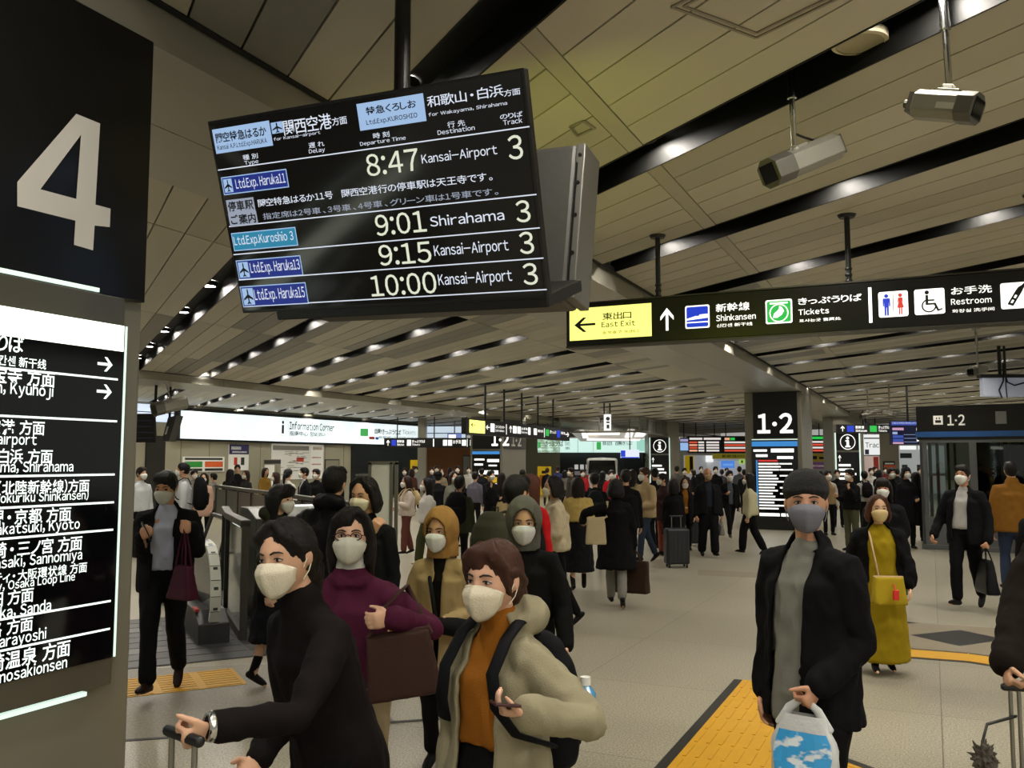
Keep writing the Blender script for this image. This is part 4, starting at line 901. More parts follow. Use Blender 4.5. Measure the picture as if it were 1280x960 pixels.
# second column 1 2 on the next beam
cb = at_depth(641, 576, 36.4); ub = Vector((cb.x, cb.y, 0)).dot(UV)
ck2 = empty('station_column', UN(ub + .8, (N2a + N2b) / 2, 0), 'distant column with green edged 1·2 board over a lit blue timetable, left of the ticket office', 'column')
M_colg = mat('column_grey', '#8c897c', .35, metal=.4)
mb = MB(); col_box(mb, ub, ub + 2.3, N2b, N2a, 0, ZB - .002); mb.build('shaft', M_colg, ck2, bevel=.02)
PB = Plane(UN(ub, N2b), NV, ZV); x0, x1 = .12, 1.38; zt0 = PB.pix(625, 561)[1]; 
mb = MB(); PB.slab(mb, (x0, zt0, x1, 3.5), 0, .04); PB2 = Plane(UN(ub, N2a), UV, ZV); PB2.slab(mb, (.1, zt0, 2.2, 3.5), 0, .03, 1); nb_ = mb.build('number_board', [M_pblack, mat('board_dull', '#3a3936', .4)], ck2)
mb = MB(); mb.fix = False
a, b = PB.pix(615, 557.5), PB.pix(637, 541); PB.text(mb, '1·2', (a[0], a[1], b[0], b[1] + .0), .045, 0, .03); PB.rect(mb, (x0, b[1] - .02, x0 + .25, b[1] + .3), .042, 1); PB.rect(mb, (x1 - .25, b[1] - .02, x1, b[1] + .3), .042, 1)
PB2.text(mb, '1·2', (.75, a[1], 1.75, b[1]), .035, 2, .02); mb.build('numeral', [M_hw, mat('edge_green', '#6f9a2a', .5, emit='#7fae30', es=.4), mat('numeral_dull', '#b5b2aa', .5)], nb_)
mb = MB(); PB.slab(mb, (x0, .5, x1, zt0 - .08), 0, .05); tb2 = mb.build('timetable_screen', M_pglass, ck2)
mb = MB(); mb.fix = False; z9 = zt0 - .1
PB.rect(mb, (x0, z9 - .12, x1, z9), .053, 1)
for (fx0, fz, fx1, fh, mi) in ((.08, .3, .45, .07, 0), (.55, .32, .98, .12, 0), (.08, .5, .4, .08, 0), (.6, .55, .9, .06, 0), (.08, .9, .2, .3, 1), (.24, .78, .95, .16, 0), (.3, 1.05, .9, .22, 2), (.1, 1.3, .9, .05, 0), (.1, 1.42, .9, .05, 0)): PB.rect(mb, (x0 + fx0 * 1.26, z9 - fz - fh, x0 + fx1 * 1.26, z9 - fz), .054, mi)
mb.build('timetable_rows', [M_hw, M_tb, M_yprint], tb2); reparent(ck2)
# wood clad wall behind, with lit strip above it
def backwall(name, x0, x1, Y, z0, z1, m, t=.25):
    a, b = at_depth(x0, 576, Y), at_depth(x1, 576, Y); mb = MB(); mb.box(((a.x + b.x) / 2, Y + t / 2, (z0 + z1) / 2), (b.x - a.x, t, z1 - z0)); return struct(mb.build(name, m))
backwall('wall_back', 524, 592, 50, 0, 2.9, mat('wood_orange', '#8a5420', .45, var=.12, scale=1.2, stretch=(6, 6, .6)))
backwall('wall_back', 592, 700, 52, 0, 3.8, M_wall)
backwall('wall_back', 400, 1400, 84, 0, 3.8, mat('far_wall', '#8c8a80', .6))
backwall('trim_12', 522, 532, 42, 0, 3.8, M_colg, .6)
def board(name, label, cat, bl, tr, Y, items, mats, depth=.1, group=None, poles=()):
    p = at_depth(bl[0], bl[1], Y); q = at_depth(tr[0], tr[1], Y); return hang_sign(name, label, cat, p, XV, q.x - p.x, q.z - p.z, items, mats, poles, depth, group)
board('lit_sign', 'pale lit strip above the orange wood wall, with dark bars', 'sign', (532, 547), (583, 533), 49.9, [(0, .35, 1, .42, 0)], [lit('strip_glow', '#cfe0ee', .85, '#b0b8bc'), M_steel_d], poles=(.1, .9))
board('small_screen', 'small blue white screen hanging before the lit strip over the wood wall', 'display', (559, 549), (577, 542), 45, [(.1, .2, .6, .8, 0)], [lit('blue_glow', '#7f92d8', .7), M_hw], poles=(.5,))
board('poster', 'tall grey poster in a frame on the orange wood wall', 'poster', (578, 600), (588, 569), 49.88, [(.1, .04, .9, .95, 0)], [M_steel_d, mat('poster_grey', '#96968e', .5)], .07)
# ticket office
tk = board('ticket_office_sign', 'long mint white lit ticket office sign above the parked van', 'sign', (672, 565.5), (811, 548), 52,
    [('t', 'きっぷうりば', .07, .42, .23, .85, 1), ('t', '표사는곳', .14, .12, .2, .3, 1), ('t', 'Tickets', .245, .5, .29, .8, 1), ('t', '售票处', .25, .2, .29, .4, 1), ('p', [(.1, .1), (.9, .1), (.9, .9), (.1, .9)], .0, .3, .03, .8, 2), (.53, .2, .57, .75, 2), ('t', '精算 指定席', .585, .5, .67, .8, 1), ('t', '自動きっぷ', .7, .5, .85, .8, 1), (.36, 0, .363, 1, 0), (.5, 0, .503, 1, 0), (.89, .1, .97, .9, 3)],
    [lit('mint_glow', '#cdeee4', 1.0, '#b5c8c0'), M_steel, M_inkb, M_pgreen, lit('mint_glow_deep', '#a5dccb', .9)], .5)
shop = board('ticket_office', 'dark ticket office front with posters and small lit notices under the mint sign', 'shop front', (672, 640), (826, 566), 52.6,
    [(.02, .62, .18, .95, 0), (.2, .6, .26, .68, 1), (.3, .72, .33, .8, 2), (.345, .72, .375, .8, 2), (.39, .72, .42, .8, 2), (.3, .62, .45, .69, 1), (.1, .5, .16, .6, 1), (.5, .4, .7, .9, 0), (.83, .5, .99, .95, 3)],
    [mat('shop_dark', '#17181a', .5), mat('shop_inner', '#262729', .5), lit('notice_grey', '#7d7a7a', .5), lit('notice_white', '#cfcdc8', .7), mat('shop_panel_black', '#08090a', .4)], .3)
board('poster', 'yellow poster stand at the left end of the ticket office', 'poster', (672, 619), (689, 583), 47, [(.15, .3, .6, .7, 0), (.3, .75, .8, .85, 1)], [M_yprint, mat('print_orange2', '#d8741c', .6), M_dprint], .08)
board('display', 'white and blue screen hanging at the right end of the ticket office sign', 'display', (776, 572.5), (799, 562), 44, [(0, .15, .25, .9, 0), (.02, 0, .98, .12, 0)], [lit('screen_glare', '#e8eef8', 1.0), M_hb], .1, poles=(.5,))
board('arrow_sign', 'small black sign with left arrow beside the big i column', 'sign', (803, 577), (812, 567), 47, [('p', ARROW_L, .25, .3, .75, .7, 0)], [M_black, mat('arrow_grey', '#9a9a98', .5)], .1, poles=(.5,))
# canopy light over the van: bright splayed faces in a pale frame
cn = empty('light_canopy', at_depth(768, 548, 46), 'white splayed light canopy hanging over the parked van', 'ceiling light')
def canq(pts, Y0, Y1): return [at_depth(x, y, Y0 if k < 2 else Y1) for k, (x, y) in enumerate(pts)]
mb = MB(); A0, A1, B0, B1 = at_depth(735, 549, 45), at_depth(803, 549, 45), at_depth(722, 536.5, 45), at_depth(812, 539, 45)
mb.prism([A0, A1, B1, B0], (0, 5, 0)); mb.build('frame', mat('canopy_white', '#cfccc4', .5, emit='#e0dcd4', es=.25), cn)
mb = MB(); mb.fix = False
def cq(pts, off=-.02, mi=0): mb.poly([at_depth(x, y, 45 + off) for x, y in pts], mi)
cq([(725, 537), (730, 537.5), (735.5, 548), (729, 548)]); cq([(734, 543.5), (735, 539), (776, 539), (774, 543.5)]); cq([(781, 547), (785, 536), (794, 536.5), (789, 547)]); cq([(793, 546), (796, 539), (810, 539), (804, 546)]); cq([(733, 550.5), (734, 548.4), (801, 549), (799, 551)])
cq([(735, 544), (737, 538.5), (748, 538.5), (748, 544)], -.03, 1)
mb.build('lit_face', [lit('canopy_glow', '#fff8f4', 1.3, '#d8d4cc'), lit('canopy_glow_pink', '#ffe2d6', 1.3, '#d8c8c0')], cn); reparent(cn)
# glass smoke barrier under the ceiling
sbm = empty('smoke_barrier', at_depth(770, 545, 44), 'framed glass smoke barrier hanging under the ceiling over the ticket office', 'glass barrier')
cor = [at_depth(x, 540, Y) for x, Y in ((655, 52), (700, 41), (800, 40), (847, 49), (842, 60))]
mbg, mbf = MB(), MB()
for a, b in zip(cor[:-1], cor[1:]):
    a = Vector((a.x, a.y, 0)); b = Vector((b.x, b.y, 0)); d = (b - a); L = d.length; d.normalize(); nn = Vector((-d.y, d.x, 0))
    mbg.obox(a, d, nn, ZV, 0, L, -.01, .01, 3.12, ZC)
    for (z0, z1) in ((3.06, 3.14), (ZC - .1, ZC)): mbf.obox(a, d, nn, ZV, 0, L, -.05, .05, z0, z1)
    k = max(1, round(L / 1.6))
    for i in range(k + 1): mbf.obox(a + d * (L * i / k), d, nn, ZV, -.025, .025, -.04, .04, 3.1, ZC)
mbg.build('pane', mat('smoky_glass', '#c9c8c0', .05, trans=.85, spec=.8), sbm); mbf.build('frame', M_steel, sbm); reparent(sbm)
pg = at_depth(752, 538, 31)
hang_sign('pictogram_sign', 'small square lit pictogram sign hanging alone above the van', 'sign', at_depth(756, 538, 31), XV, (764 - 756) / 1124 * 31, .56, [('c', .5, .72, .12, 1, 0), (.25, .45, .75, .55, 1), (.3, .12, .7, .35, 1)], [lit('picto_glow', '#f2f4ee', 1.1), M_hw, M_inkb], (.0, .9), .3)
# van
vY = 41.5; vL, vR = at_depth(731, 576, vY).x, at_depth(774, 576, vY).x; vw = vR - vL
van = empty('parked_van', Vector(((vL + vR) / 2, vY + 2.2, 0)), 'silver van parked in the hall before the ticket office, seen from behind', 'van')
va = math.radians(-22); vx = Vector((math.cos(math.radians(-4)), math.sin(math.radians(-4)), 0)); vy = Vector((.10, 1, 0)).normalized(); vo = Vector((vL, vY, 0))
M_vs = mat('van_silver', '#b9b9b8', .3, metal=.4); M_vg = mat('van_glass', '#0b0d0d', .08); 
def vp(x, y, z): return vo + vx * (x * vw) + vy * y + ZV * z
prof = [(0, .3), (0, 1.05), (.06, 1.2), (.1, 1.82), (.22, 1.94), (2.9, 1.96), (3.3, 1.9), (3.9, 1.3), (4.5, 1.1), (4.65, .9), (4.65, .3)]
mb = MB()
secs = []
for (x, ins) in ((0, .10), (.03, .03), (.5, 0), (.97, .03), (1.0, .10)):
    secs.append([vp(x + (0 if z < 1.1 else (.05 if x < .5 else -.05 if x > .5 else 0)), y + (ins if y < .3 else -ins if y > 4 else 0), z - (ins if z > 1.8 else 0)) for y, z in prof])
n = len(prof); vs = [p for s_ in secs for p in s_]; fs = []
for j in range(4):
    for i in range(n): fs.append((j * n + i, j * n + (i + 1) % n, (j + 1) * n + (i + 1) % n, (j + 1) * n + i))
fs += [tuple(range(n)), tuple(range(4 * n, 5 * n))]; mb.add(vs, fs); body = mb.build('body', M_vs, van, bevel=.03)
mb = MB(); mb.prism([vp(.1, -.0, 1.2), vp(.9, -.0, 1.2), vp(.87, .07, 1.82), vp(.13, .07, 1.82)], vy * -.02); mb.build('rear_window', M_vg, van)
mb = MB(); mb.prism([vp(1.0, y, z) for y, z in ((.25, 1.2), (2.9, 1.2), (3.4, 1.25), (2.95, 1.8), (.35, 1.8))], vx * .02); mb.build('side_window', M_vg, van)
mb = MB()
for y in (1.2, 2.2): mb.prism([vp(1.0, y, 1.2) + vx * .021, vp(1.0, y + .07, 1.2) + vx * .021, vp(1.0, y + .07, 1.8) + vx * .021, vp(1.0, y, 1.8) + vx * .021], vx * .012)
mb.build('window_pillar', M_vs, van)
for y in (.9, 3.7):
    for x in (.1, .9): mb = MB(); mb.cyl(vp(x, y, .33) - vx * .11, vp(x, y, .33) + vx * .11, .33, n=24); w_ = mb.build('wheel', mat('tyre', '#111111', .8), van)
mb = MB(); mb.prism([vp(.03, -.06, .32), vp(.97, -.06, .32), vp(.97, -.06, .6), vp(.03, -.06, .6)], vy * .1); mb.build('bumper', M_vs, van, bevel=.02)
for x in (.03, .9): mb = MB(); mb.prism([vp(x, -.01, .75), vp(x + .07, -.01, .75), vp(x + .07, .02, 1.15), vp(x, .02, 1.15)], vy * -.02); mb.build('tail_lamp', mat('lamp_red', '#8a1414', .3), van)
reparent(van)
# i column beside the ticket office
def info_col(name, label, px0, px1, Y, ptop, pmid, pbot, wr):
    a, b = at_depth(px0, 576, Y), at_depth(px1, 576, Y); root = empty('station_column', Vector(((a.x + b.x) / 2, Y + .5, 0)), label, 'column')
    wX = b.x - a.x; P = Plane(Vector((a.x, Y, 0)), XV, ZV)
    mb = MB(); P.slab(mb, (-.12, 0, wX + wr, ZC - .002), -1.2, -.03); mb.build('shaft', M_colg, root)
    zt, zm, zb = P.pix(px0, ptop)[1], P.pix(px0, pmid)[1], P.pix(px0, pbot)[1]
    mb = MB(); P.slab(mb, (0, zm + .04, wX, zt), -.03, .03); P.slab(mb, (0, .3, wX, zm - .04), -.03, .03); bd = mb.build('sign_board', M_pblack, root)
    mb = MB(); mb.fix = False; c = (wX / 2, (zt + zm) / 2); R = min(wX * .36, (zt - zm) * .42)
    P.disc(mb, c, R, .034, 0, 28); P.disc(mb, c, R * .9, .036, 1, 28); P.disc(mb, (c[0], c[1] + R * .5), R * .19, .038, 0, 16)
    P.shape(mb, [(c[0] - R * .3, c[1] + R * .22), (c[0] + R * .16, c[1] + R * .22), (c[0] + R * .16, c[1] - R * .5), (c[0] + R * .34, c[1] - R * .5), (c[0] + R * .34, c[1] - R * .68), (c[0] - R * .34, c[1] - R * .68), (c[0] - R * .34, c[1] - R * .5), (c[0] - R * .16, c[1] - R * .5), (c[0] - R * .16, c[1] + R * .06), (c[0] - R * .3, c[1] + R * .06)], .038, 0)
    P.inrect(mb, (wX * .04, zm - .42, wX * .2, zm - .15), ARROW_U, .034, 0)
    for k in range(4): P.rect(mb, (wX * .06, zm - .62 - .18 * k, wX * (.6 + .12 * (k % 3)), zm - .53 - .18 * k), .034, 0)
    mb.build('lettering', [M_hw, M_pblack], bd)
    mb = MB()
    for x in (-.06, wX + .02): P.slab(mb, (x, .3, x + .04, zt), -.02, .03)
    mb.build('light_slit', M_slit, root); reparent(root)
info_col('', 'far column with black circled i sign, right of the parked van', 813.5, 836, 46, 547, 568, 592, .55)
info_col('', 'column with black circled i sign under a hanging direction bar, far right', 1046, 1074, 37, 541, 564, 588, .22)
# departure boards and shop beyond
RW = [M_black, lit('row_white', '#e9e2dc', .9), lit('row_red', '#e2553c', .85), lit('row_orange', '#f0b08a', .9), M_hg]
def rows(n, ph): 
    o = [(.05, .78, .42, .9, 0), (.46, .78, .95, .9, 0)]
    for k in range(4):
        y = .58 - k * .16; o += [(.04, y, .27, y + .1, 2 if (k + ph) % 2 else 1), (.3, y, .47, y + .1, 0), (.53, y, .9, y + .1, 0)]
    return o
board('departure_board', 'far black departure board with red and white rows, right of the circled i column', 'display', (860, 566.5), (903, 545), 48, rows(4, 0), RW, .2, poles=(.25,))
board('departure_board', 'far black departure board with green heading just left of the 1·2 column', 'display', (904, 566.5), (946, 545), 48, [(.05, .76, .2, .9, 2), (.22, .76, .35, .9, 3), (.68, .76, .98, .92, 3)] + [(.04, .58 - k * .16, .98, .68 - k * .16, 0 if k % 2 == 0 else 1) for k in range(4)], RW, .2, poles=(.1,))
board('departure_board', 'far black departure board with green heading just right of the 1·2 column', 'display', (1011, 566.5), (1039, 544), 48, [(.05, .78, .9, .92, 3)] + [(.04, .58 - k * .16, .9, .68 - k * .16, 0 if k % 2 == 0 else 1) for k in range(4)], RW, .2, poles=(.5,))
board('display', 'pale blue screen between the circled i column and the departure boards', 'display', (850.5, 564), (860, 547), 47.5, [(0, .7, 1, .9, 1), (0, .05, 1, .62, 0)], [M_black, lit('screen_blue_pale', '#9dc2f2', .85), lit('screen_lilac', '#b4b0e0', .7)], poles=(.5,))
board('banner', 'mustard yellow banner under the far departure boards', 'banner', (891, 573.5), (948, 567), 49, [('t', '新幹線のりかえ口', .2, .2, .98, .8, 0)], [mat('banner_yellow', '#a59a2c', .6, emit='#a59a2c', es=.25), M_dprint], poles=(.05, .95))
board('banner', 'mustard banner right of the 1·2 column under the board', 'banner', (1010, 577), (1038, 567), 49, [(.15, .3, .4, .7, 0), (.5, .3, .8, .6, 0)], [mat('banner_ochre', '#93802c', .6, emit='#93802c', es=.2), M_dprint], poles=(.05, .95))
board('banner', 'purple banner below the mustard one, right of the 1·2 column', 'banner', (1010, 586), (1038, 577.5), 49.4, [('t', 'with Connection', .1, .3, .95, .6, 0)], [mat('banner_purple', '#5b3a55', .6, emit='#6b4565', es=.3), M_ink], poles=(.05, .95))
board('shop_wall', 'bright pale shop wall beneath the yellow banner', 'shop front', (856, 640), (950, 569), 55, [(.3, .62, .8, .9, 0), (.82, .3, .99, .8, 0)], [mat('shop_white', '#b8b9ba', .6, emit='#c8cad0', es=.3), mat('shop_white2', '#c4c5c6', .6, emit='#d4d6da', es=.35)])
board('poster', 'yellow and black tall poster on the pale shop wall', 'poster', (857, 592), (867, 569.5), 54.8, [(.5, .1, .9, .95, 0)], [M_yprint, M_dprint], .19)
board('poster', 'blank white lit panel under the departure boards', 'sign', (883, 577.5), (891.5, 569.5), 54.8, [], [lit('panel_white', '#f2f3f0', 1.0)], .19)
board('display', 'bright blue screen on the pale shop wall', 'display', (902, 585), (918, 576), 54.8, [(.1, .3, .9, .6, 0)], [lit('screen_blue', '#4f86dc', .9), lit('screen_blue2', '#6f9fe8', .9)], .19)
board('exit_sign', 'small green exit sign left of the 1·2 column', 'sign', (925, 579.5), (931, 574.5), 54.8, [(.25, .2, .6, .8, 0)], [lit('exit_green', '#9fc64a', .9), M_dprint], .19)
# right hand group
board('hanging_sign', 'short black hanging bar with white arrow and blue train pictogram, far right', 'sign', (1047, 541.5), (1113, 530.5), 36, [('p', ARROW_U, .05, .2, .14, .85, 0), (.18, .15, .31, .85, 2), ('t', '新幹線', .34, .5, .5, .85, 0), ('t', 'Shinkansen', .34, .15, .55, .42, 0), (.61, .15, .74, .85, 3), ('t', 'きっぷうりば', .77, .5, .99, .85, 0), ('t', 'Tickets', .77, .15, .93, .42, 0)], BM, .15, poles=(.5,))
board('advertisement', 'white lit advertisement reading Trac under the far hanging bar', 'advertisement', (1080.5, 568.5), (1099, 543), 42, [('t', 'Trac', .08, .35, .96, .6, 0), (.04, .02, .3, .26, 1), (0, .78, 1, .84, 2)], [lit('ad_white', '#eef0ee', .95), mat('ad_text', '#55585c', .5), M_navy, M_black], .2, poles=(.2, .8))
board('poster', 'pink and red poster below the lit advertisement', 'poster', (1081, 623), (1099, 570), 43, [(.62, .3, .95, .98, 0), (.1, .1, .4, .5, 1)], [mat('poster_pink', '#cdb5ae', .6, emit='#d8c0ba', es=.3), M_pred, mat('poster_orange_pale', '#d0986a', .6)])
backwall('wall_right', 1100, 1124, 44, 0, 3.3, M_wall)
board('poster', 'small dark and orange notice on the beige wall at right', 'poster', (1105, 585), (1118.5, 576.5), 43.9, [(0, 0, 1, .45, 0), (.1, .55, .9, .75, 1)], [M_dprint, M_oprint, M_paper])
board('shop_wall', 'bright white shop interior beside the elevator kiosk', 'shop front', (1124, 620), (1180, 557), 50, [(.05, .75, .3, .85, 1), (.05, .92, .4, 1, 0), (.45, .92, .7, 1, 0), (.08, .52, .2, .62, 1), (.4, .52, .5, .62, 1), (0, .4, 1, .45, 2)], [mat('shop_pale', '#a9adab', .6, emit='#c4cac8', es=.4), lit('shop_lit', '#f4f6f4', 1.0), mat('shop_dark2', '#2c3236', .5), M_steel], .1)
board('departure_screen', 'dark blue departure screen hanging just left of the elevator kiosk', 'display', (1115, 555.5), (1150, 527), 24, [(0, .84, 1, 1, 2), (.03, .9, .9, .97, 0), (.03, .62, .42, .73, 1), (.03, .44, .2, .55, 4), (.03, .28, .4, .4, 2), (.03, .12, .4, .24, 2), (.03, .02, .4, .1, 1), (.42, .42, .9, .435, 4), (.42, .26, .9, .275, 4), (.42, .1, .9, .115, 4), (.86, .6, .93, .72, 0), (.86, .3, .93, .4, 0), (.86, .14, .93, .24, 0)],
    [mat('screen_dark_blue', '#07091c', .2, emit='#0c1030', es=.5), M_hw, lit('row_pink', '#dca8c8', .8), lit('row_navy', '#3a56b4', .8), M_hg, lit('row_pale_blue', '#a8bce8', .8)], .15, poles=(.62,))
# tall dark hanging screens at far left, two back to back
hp = at_depth(178, 553, 21.4)
P_ = Plane(hp, XV, Vector((-.0, -.22, 1)))
hs2 = empty('departure_screen', P_.pt(.3, 0, -.2), 'dark tilted screen on a black pole beside the column 4, far left', 'display')
mb = MB(); P_.slab(mb, (-.7, 0, .31, .68), -.1, 0); mb.build('casing', M_black, hs2)
mb = MB(); mb.fix = False
for k in range(4): P_.rect(mb, (-.6, .1 + .14 * k, .24, .11 + .14 * k), .003, 0)
mb.build('screen_rows', lit('dim_rows', '#2c3444', .6), hs2)
mb = MB(); q = at_depth(194, 521, 21.6); mb.cyl(q, Vector((q.x, q.y, ZC)), .035, n=10); mb.build('pole', M_black, hs2); reparent(hs2)
hs3 = empty('departure_screen', at_depth(212, 553, 21.9), 'grey edged screen back to back with the dark tilted screen at far left', 'display')
mb = MB(); A_ = [at_depth(x, y, 21.9) for x, y in ((202, 551.5), (211, 551.5), (221, 519), (210, 522))]; mb.prism(A_, (-.02, .5, 0)); mb.build('casing', mat('screen_case_mid', '#4a4a48', .5, metal=.3), hs3)
mb = MB(); A_ = [at_depth(x, y, 21.89) for x, y in ((206, 543), (208, 543), (211, 533), (209, 533))]; mb.prism(A_, (0, -.01, 0)); mb.build('vent', M_white, hs3); mb = MB(); q = at_depth(212, 524, 22.1); mb.cyl(q, Vector((q.x, q.y, ZC)), .03, n=10); mb.build('pole', M_black, hs3); reparent(hs3)
# ================================================================== PEOPLE
V = Vector
def fabric(col, rough=.85, var=.10, bump=.25, scale=14, sheen=True):
    h_ = col.lstrip('#'); h_ = ''.join(c * 2 for c in h_) if len(h_) == 3 else h_; q_ = [int(h_[i:i + 2], 16) for i in (0, 2, 4)]
    if max(q_) < 44: col = '#%02x%02x%02x' % tuple(int(v * .72) for v in q_)
    k = 'fabric_' + col.strip('#') + ('_s' if rough < .6 else '')
    return mat(k, col, rough, var=var, scale=scale, bump=bump, bscale=220, spec=.12)
def hair_mat(col): return mat('hair_' + col.strip('#'), col, .42, var=.35, scale=30, bump=.5, bscale=90, stretch=(5, 5, .7), spec=.22)
SKINS = ['#c79a7b', '#cda184', '#bf9070', '#d2a98d']
def skin_mat(col): return mat('skin_' + col.strip('#'), col, .5, var=.05, scale=25, spec=.35)
M_eyew = mat('eye_white', '#d9d4cc', .25); M_iris = mat('eye_iris', '#1c120c', .15); M_brow = mat('eyebrow_hair', '#1d1714', .8)
M_sole = mat('shoe_sole_white', '#bdbab2', .6); M_soled = mat('shoe_sole_dark', '#191817', .6)
ARMS = {'hang': ((.14, .02, -1), (.06, .18, -1)), 'back': ((.2, -.35, -1), (.06, .02, -1)), 'fwd': ((.22, .28, -1), (.02, .5, -1)), 'phone': ((.2, .12, -1), (-.42, .9, .35)),
        'hold': ((.2, .05, -1), (-.45, .9, -.1)), 'carry': ((.26, -.05, -1), (.02, .3, -1)), 'face': ((.12, .45, -1), (-.3, .35, 1)), 'bent': ((.22, -.15, -1), (-.12, .9, -.2)), 'out': ((.35, .1, -1), (.1, .5, -.7))}
LEGS = {'stand': (((.03, .0, -1), (0, -.02, -1), 0), ((.03, .02, -1), (0, -.02, -1), 0)),
        'walkL': (((-.05, .36, -1), (-.02, .08, -1), 8), ((-.05, -.2, -1), (-.02, -.5, -1), -38)), 'walkR': (((-.05, -.2, -1), (-.02, -.5, -1), -38), ((-.05, .36, -1), (-.02, .08, -1), 8)),
        'stepL': (((.02, .2, -1), (0, .02, -1), 3), ((.02, -.1, -1), (0, -.28, -1), -18)), 'stepR': (((.02, -.1, -1), (0, -.28, -1), -18), ((.02, .2, -1), (0, .02, -1), 3))}
class Skel: pass
def lvec(d, s): return V((d[0] * s, -d[1], d[2])).normalized()
def skeleton(H, fem, arms, legs, lean, twist, head, M, build=1.0):
    k = H / 1.70; S = Skel(); S.k = k; S.H = H; S.fem = fem; S.b = build
    P = V((0, 0, .93 * k)); R = Matrix.Rotation(math.radians(lean), 3, 'X') @ Matrix.Rotation(math.radians(twist), 3, 'Z'); S.P = P; S.R = R
    S.up = lambda p: P + R @ (V(p) * k - P)
    S.sw = (.158 if fem else .185) * k * (build ** .5)
    S.arm = {}
    for s, nm in ((1, 'L'), (-1, 'R')):
        sh = S.up((S.sw / k * s, .012, 1.315)); a = arms[0 if s > 0 else 1]; ul, fl = .285 * k, .245 * k
        if isinstance(a, str): a = ARMS[a]
        thumb = None
        if a[0] == 'px':                         # wrist at a measured place
            _, wpt, hint = a[:3]; w = M.inverted() @ wpt; d = w - sh; L = min(d.length, (ul + fl) * .995); d.normalize()
            ca = (ul * ul + L * L - fl * fl) / (2 * ul * L); ca = max(-1, min(1, ca)); h = lvec(hint, s); h = (h - d * h.dot(d)).normalized()
            el = sh + d * ul * ca + h * ul * math.sqrt(1 - ca * ca); wr = sh + d * L
            hd = (wr - el).normalized()
            if len(a) > 3: hd = (hd + R @ lvec(a[3], s) * 1.2).normalized()
            if len(a) > 4: thumb = R @ lvec(a[4], s)
        else:
            u = R @ lvec(a[0], s); f = R @ lvec(a[1], s); el = sh + u * ul; wr = el + f * fl; hd = f
            if len(a) > 2: hd = R @ lvec(a[2], s)
            if len(a) > 3: thumb = R @ lvec(a[3], s)
        S.arm[s] = (sh, el, wr, hd, thumb)
    S.leg = {}; low = 9
    for s in (1, -1):
        l = LEGS[legs][0 if s > 0 else 1]; hip = V((.088 * s * k, 0, .9 * k)); t = lvec(l[0], s); c = lvec(l[1], s)
        kn = hip + t * .42 * k; an = kn + c * .40 * k; pa = math.radians(l[2]); f = V((.12 * s, -math.cos(pa), math.sin(pa))).normalized(); u = (V((0, 0, 1)) - f * f.z).normalized()
        S.leg[s] = [hip, kn, an, f, u]
        for q in (an - f * .05 * k - u * .045 * k, an + f * .15 * k - u * .045 * k): low = min(low, q.z - .034 * k)
    S.dz = -low; dv = V((0, 0, S.dz)); S.P = P + dv
    up0 = S.up; S.up = lambda p: up0(p) + dv
    for s in (1, -1):
        sh, el, wr, hd, th = S.arm[s]
        if isinstance(arms[0 if s > 0 else 1], tuple) and arms[0 if s > 0 else 1][0] == 'px':
            # keep the wrist where it was measured, move the shoulder and bend again
            a = arms[0 if s > 0 else 1]; sh2 = sh + dv; ul, fl = .285 * k, .245 * k; w = M.inverted() @ a[1]; d = w - sh2; L = min(d.length, (ul + fl) * .995); d.normalize()
            ca = max(-1, min(1, (ul * ul + L * L - fl * fl) / (2 * ul * L))); h = lvec(a[2], s); h = (h - d * h.dot(d)).normalized()
            el = sh2 + d * ul * ca + h * ul * math.sqrt(1 - ca * ca); wr = sh2 + d * L; hd2 = (wr - el).normalized()
            if len(a) > 3: hd2 = (hd2 + R @ lvec(a[3], s) * 1.2).normalized()
            S.arm[s] = (sh2, el, wr, hd2, th)
        else: S.arm[s] = (sh + dv, el + dv, wr + dv, hd, th)
        S.leg[s] = [q + dv for q in S.leg[s][:3]] + S.leg[s][3:]
    S.hk = (.90 + .1 * k) * (.95 if fem else 1.0)
    S.hR = R @ Matrix.Rotation(math.radians(head[0]), 3, 'Z') @ Matrix.Rotation(math.radians(head[1]), 3, 'X')
    nb = S.up((0, .012, 1.41)); S.nb = nb
    S.hc = nb + R @ V((0, -.012, .064 * k)) + S.hR @ V((0, -.01, .118 * S.hk - .012)); S.hp = lambda p: S.hc + S.hR @ (V(p) * S.hk)
    S.M = M; return S
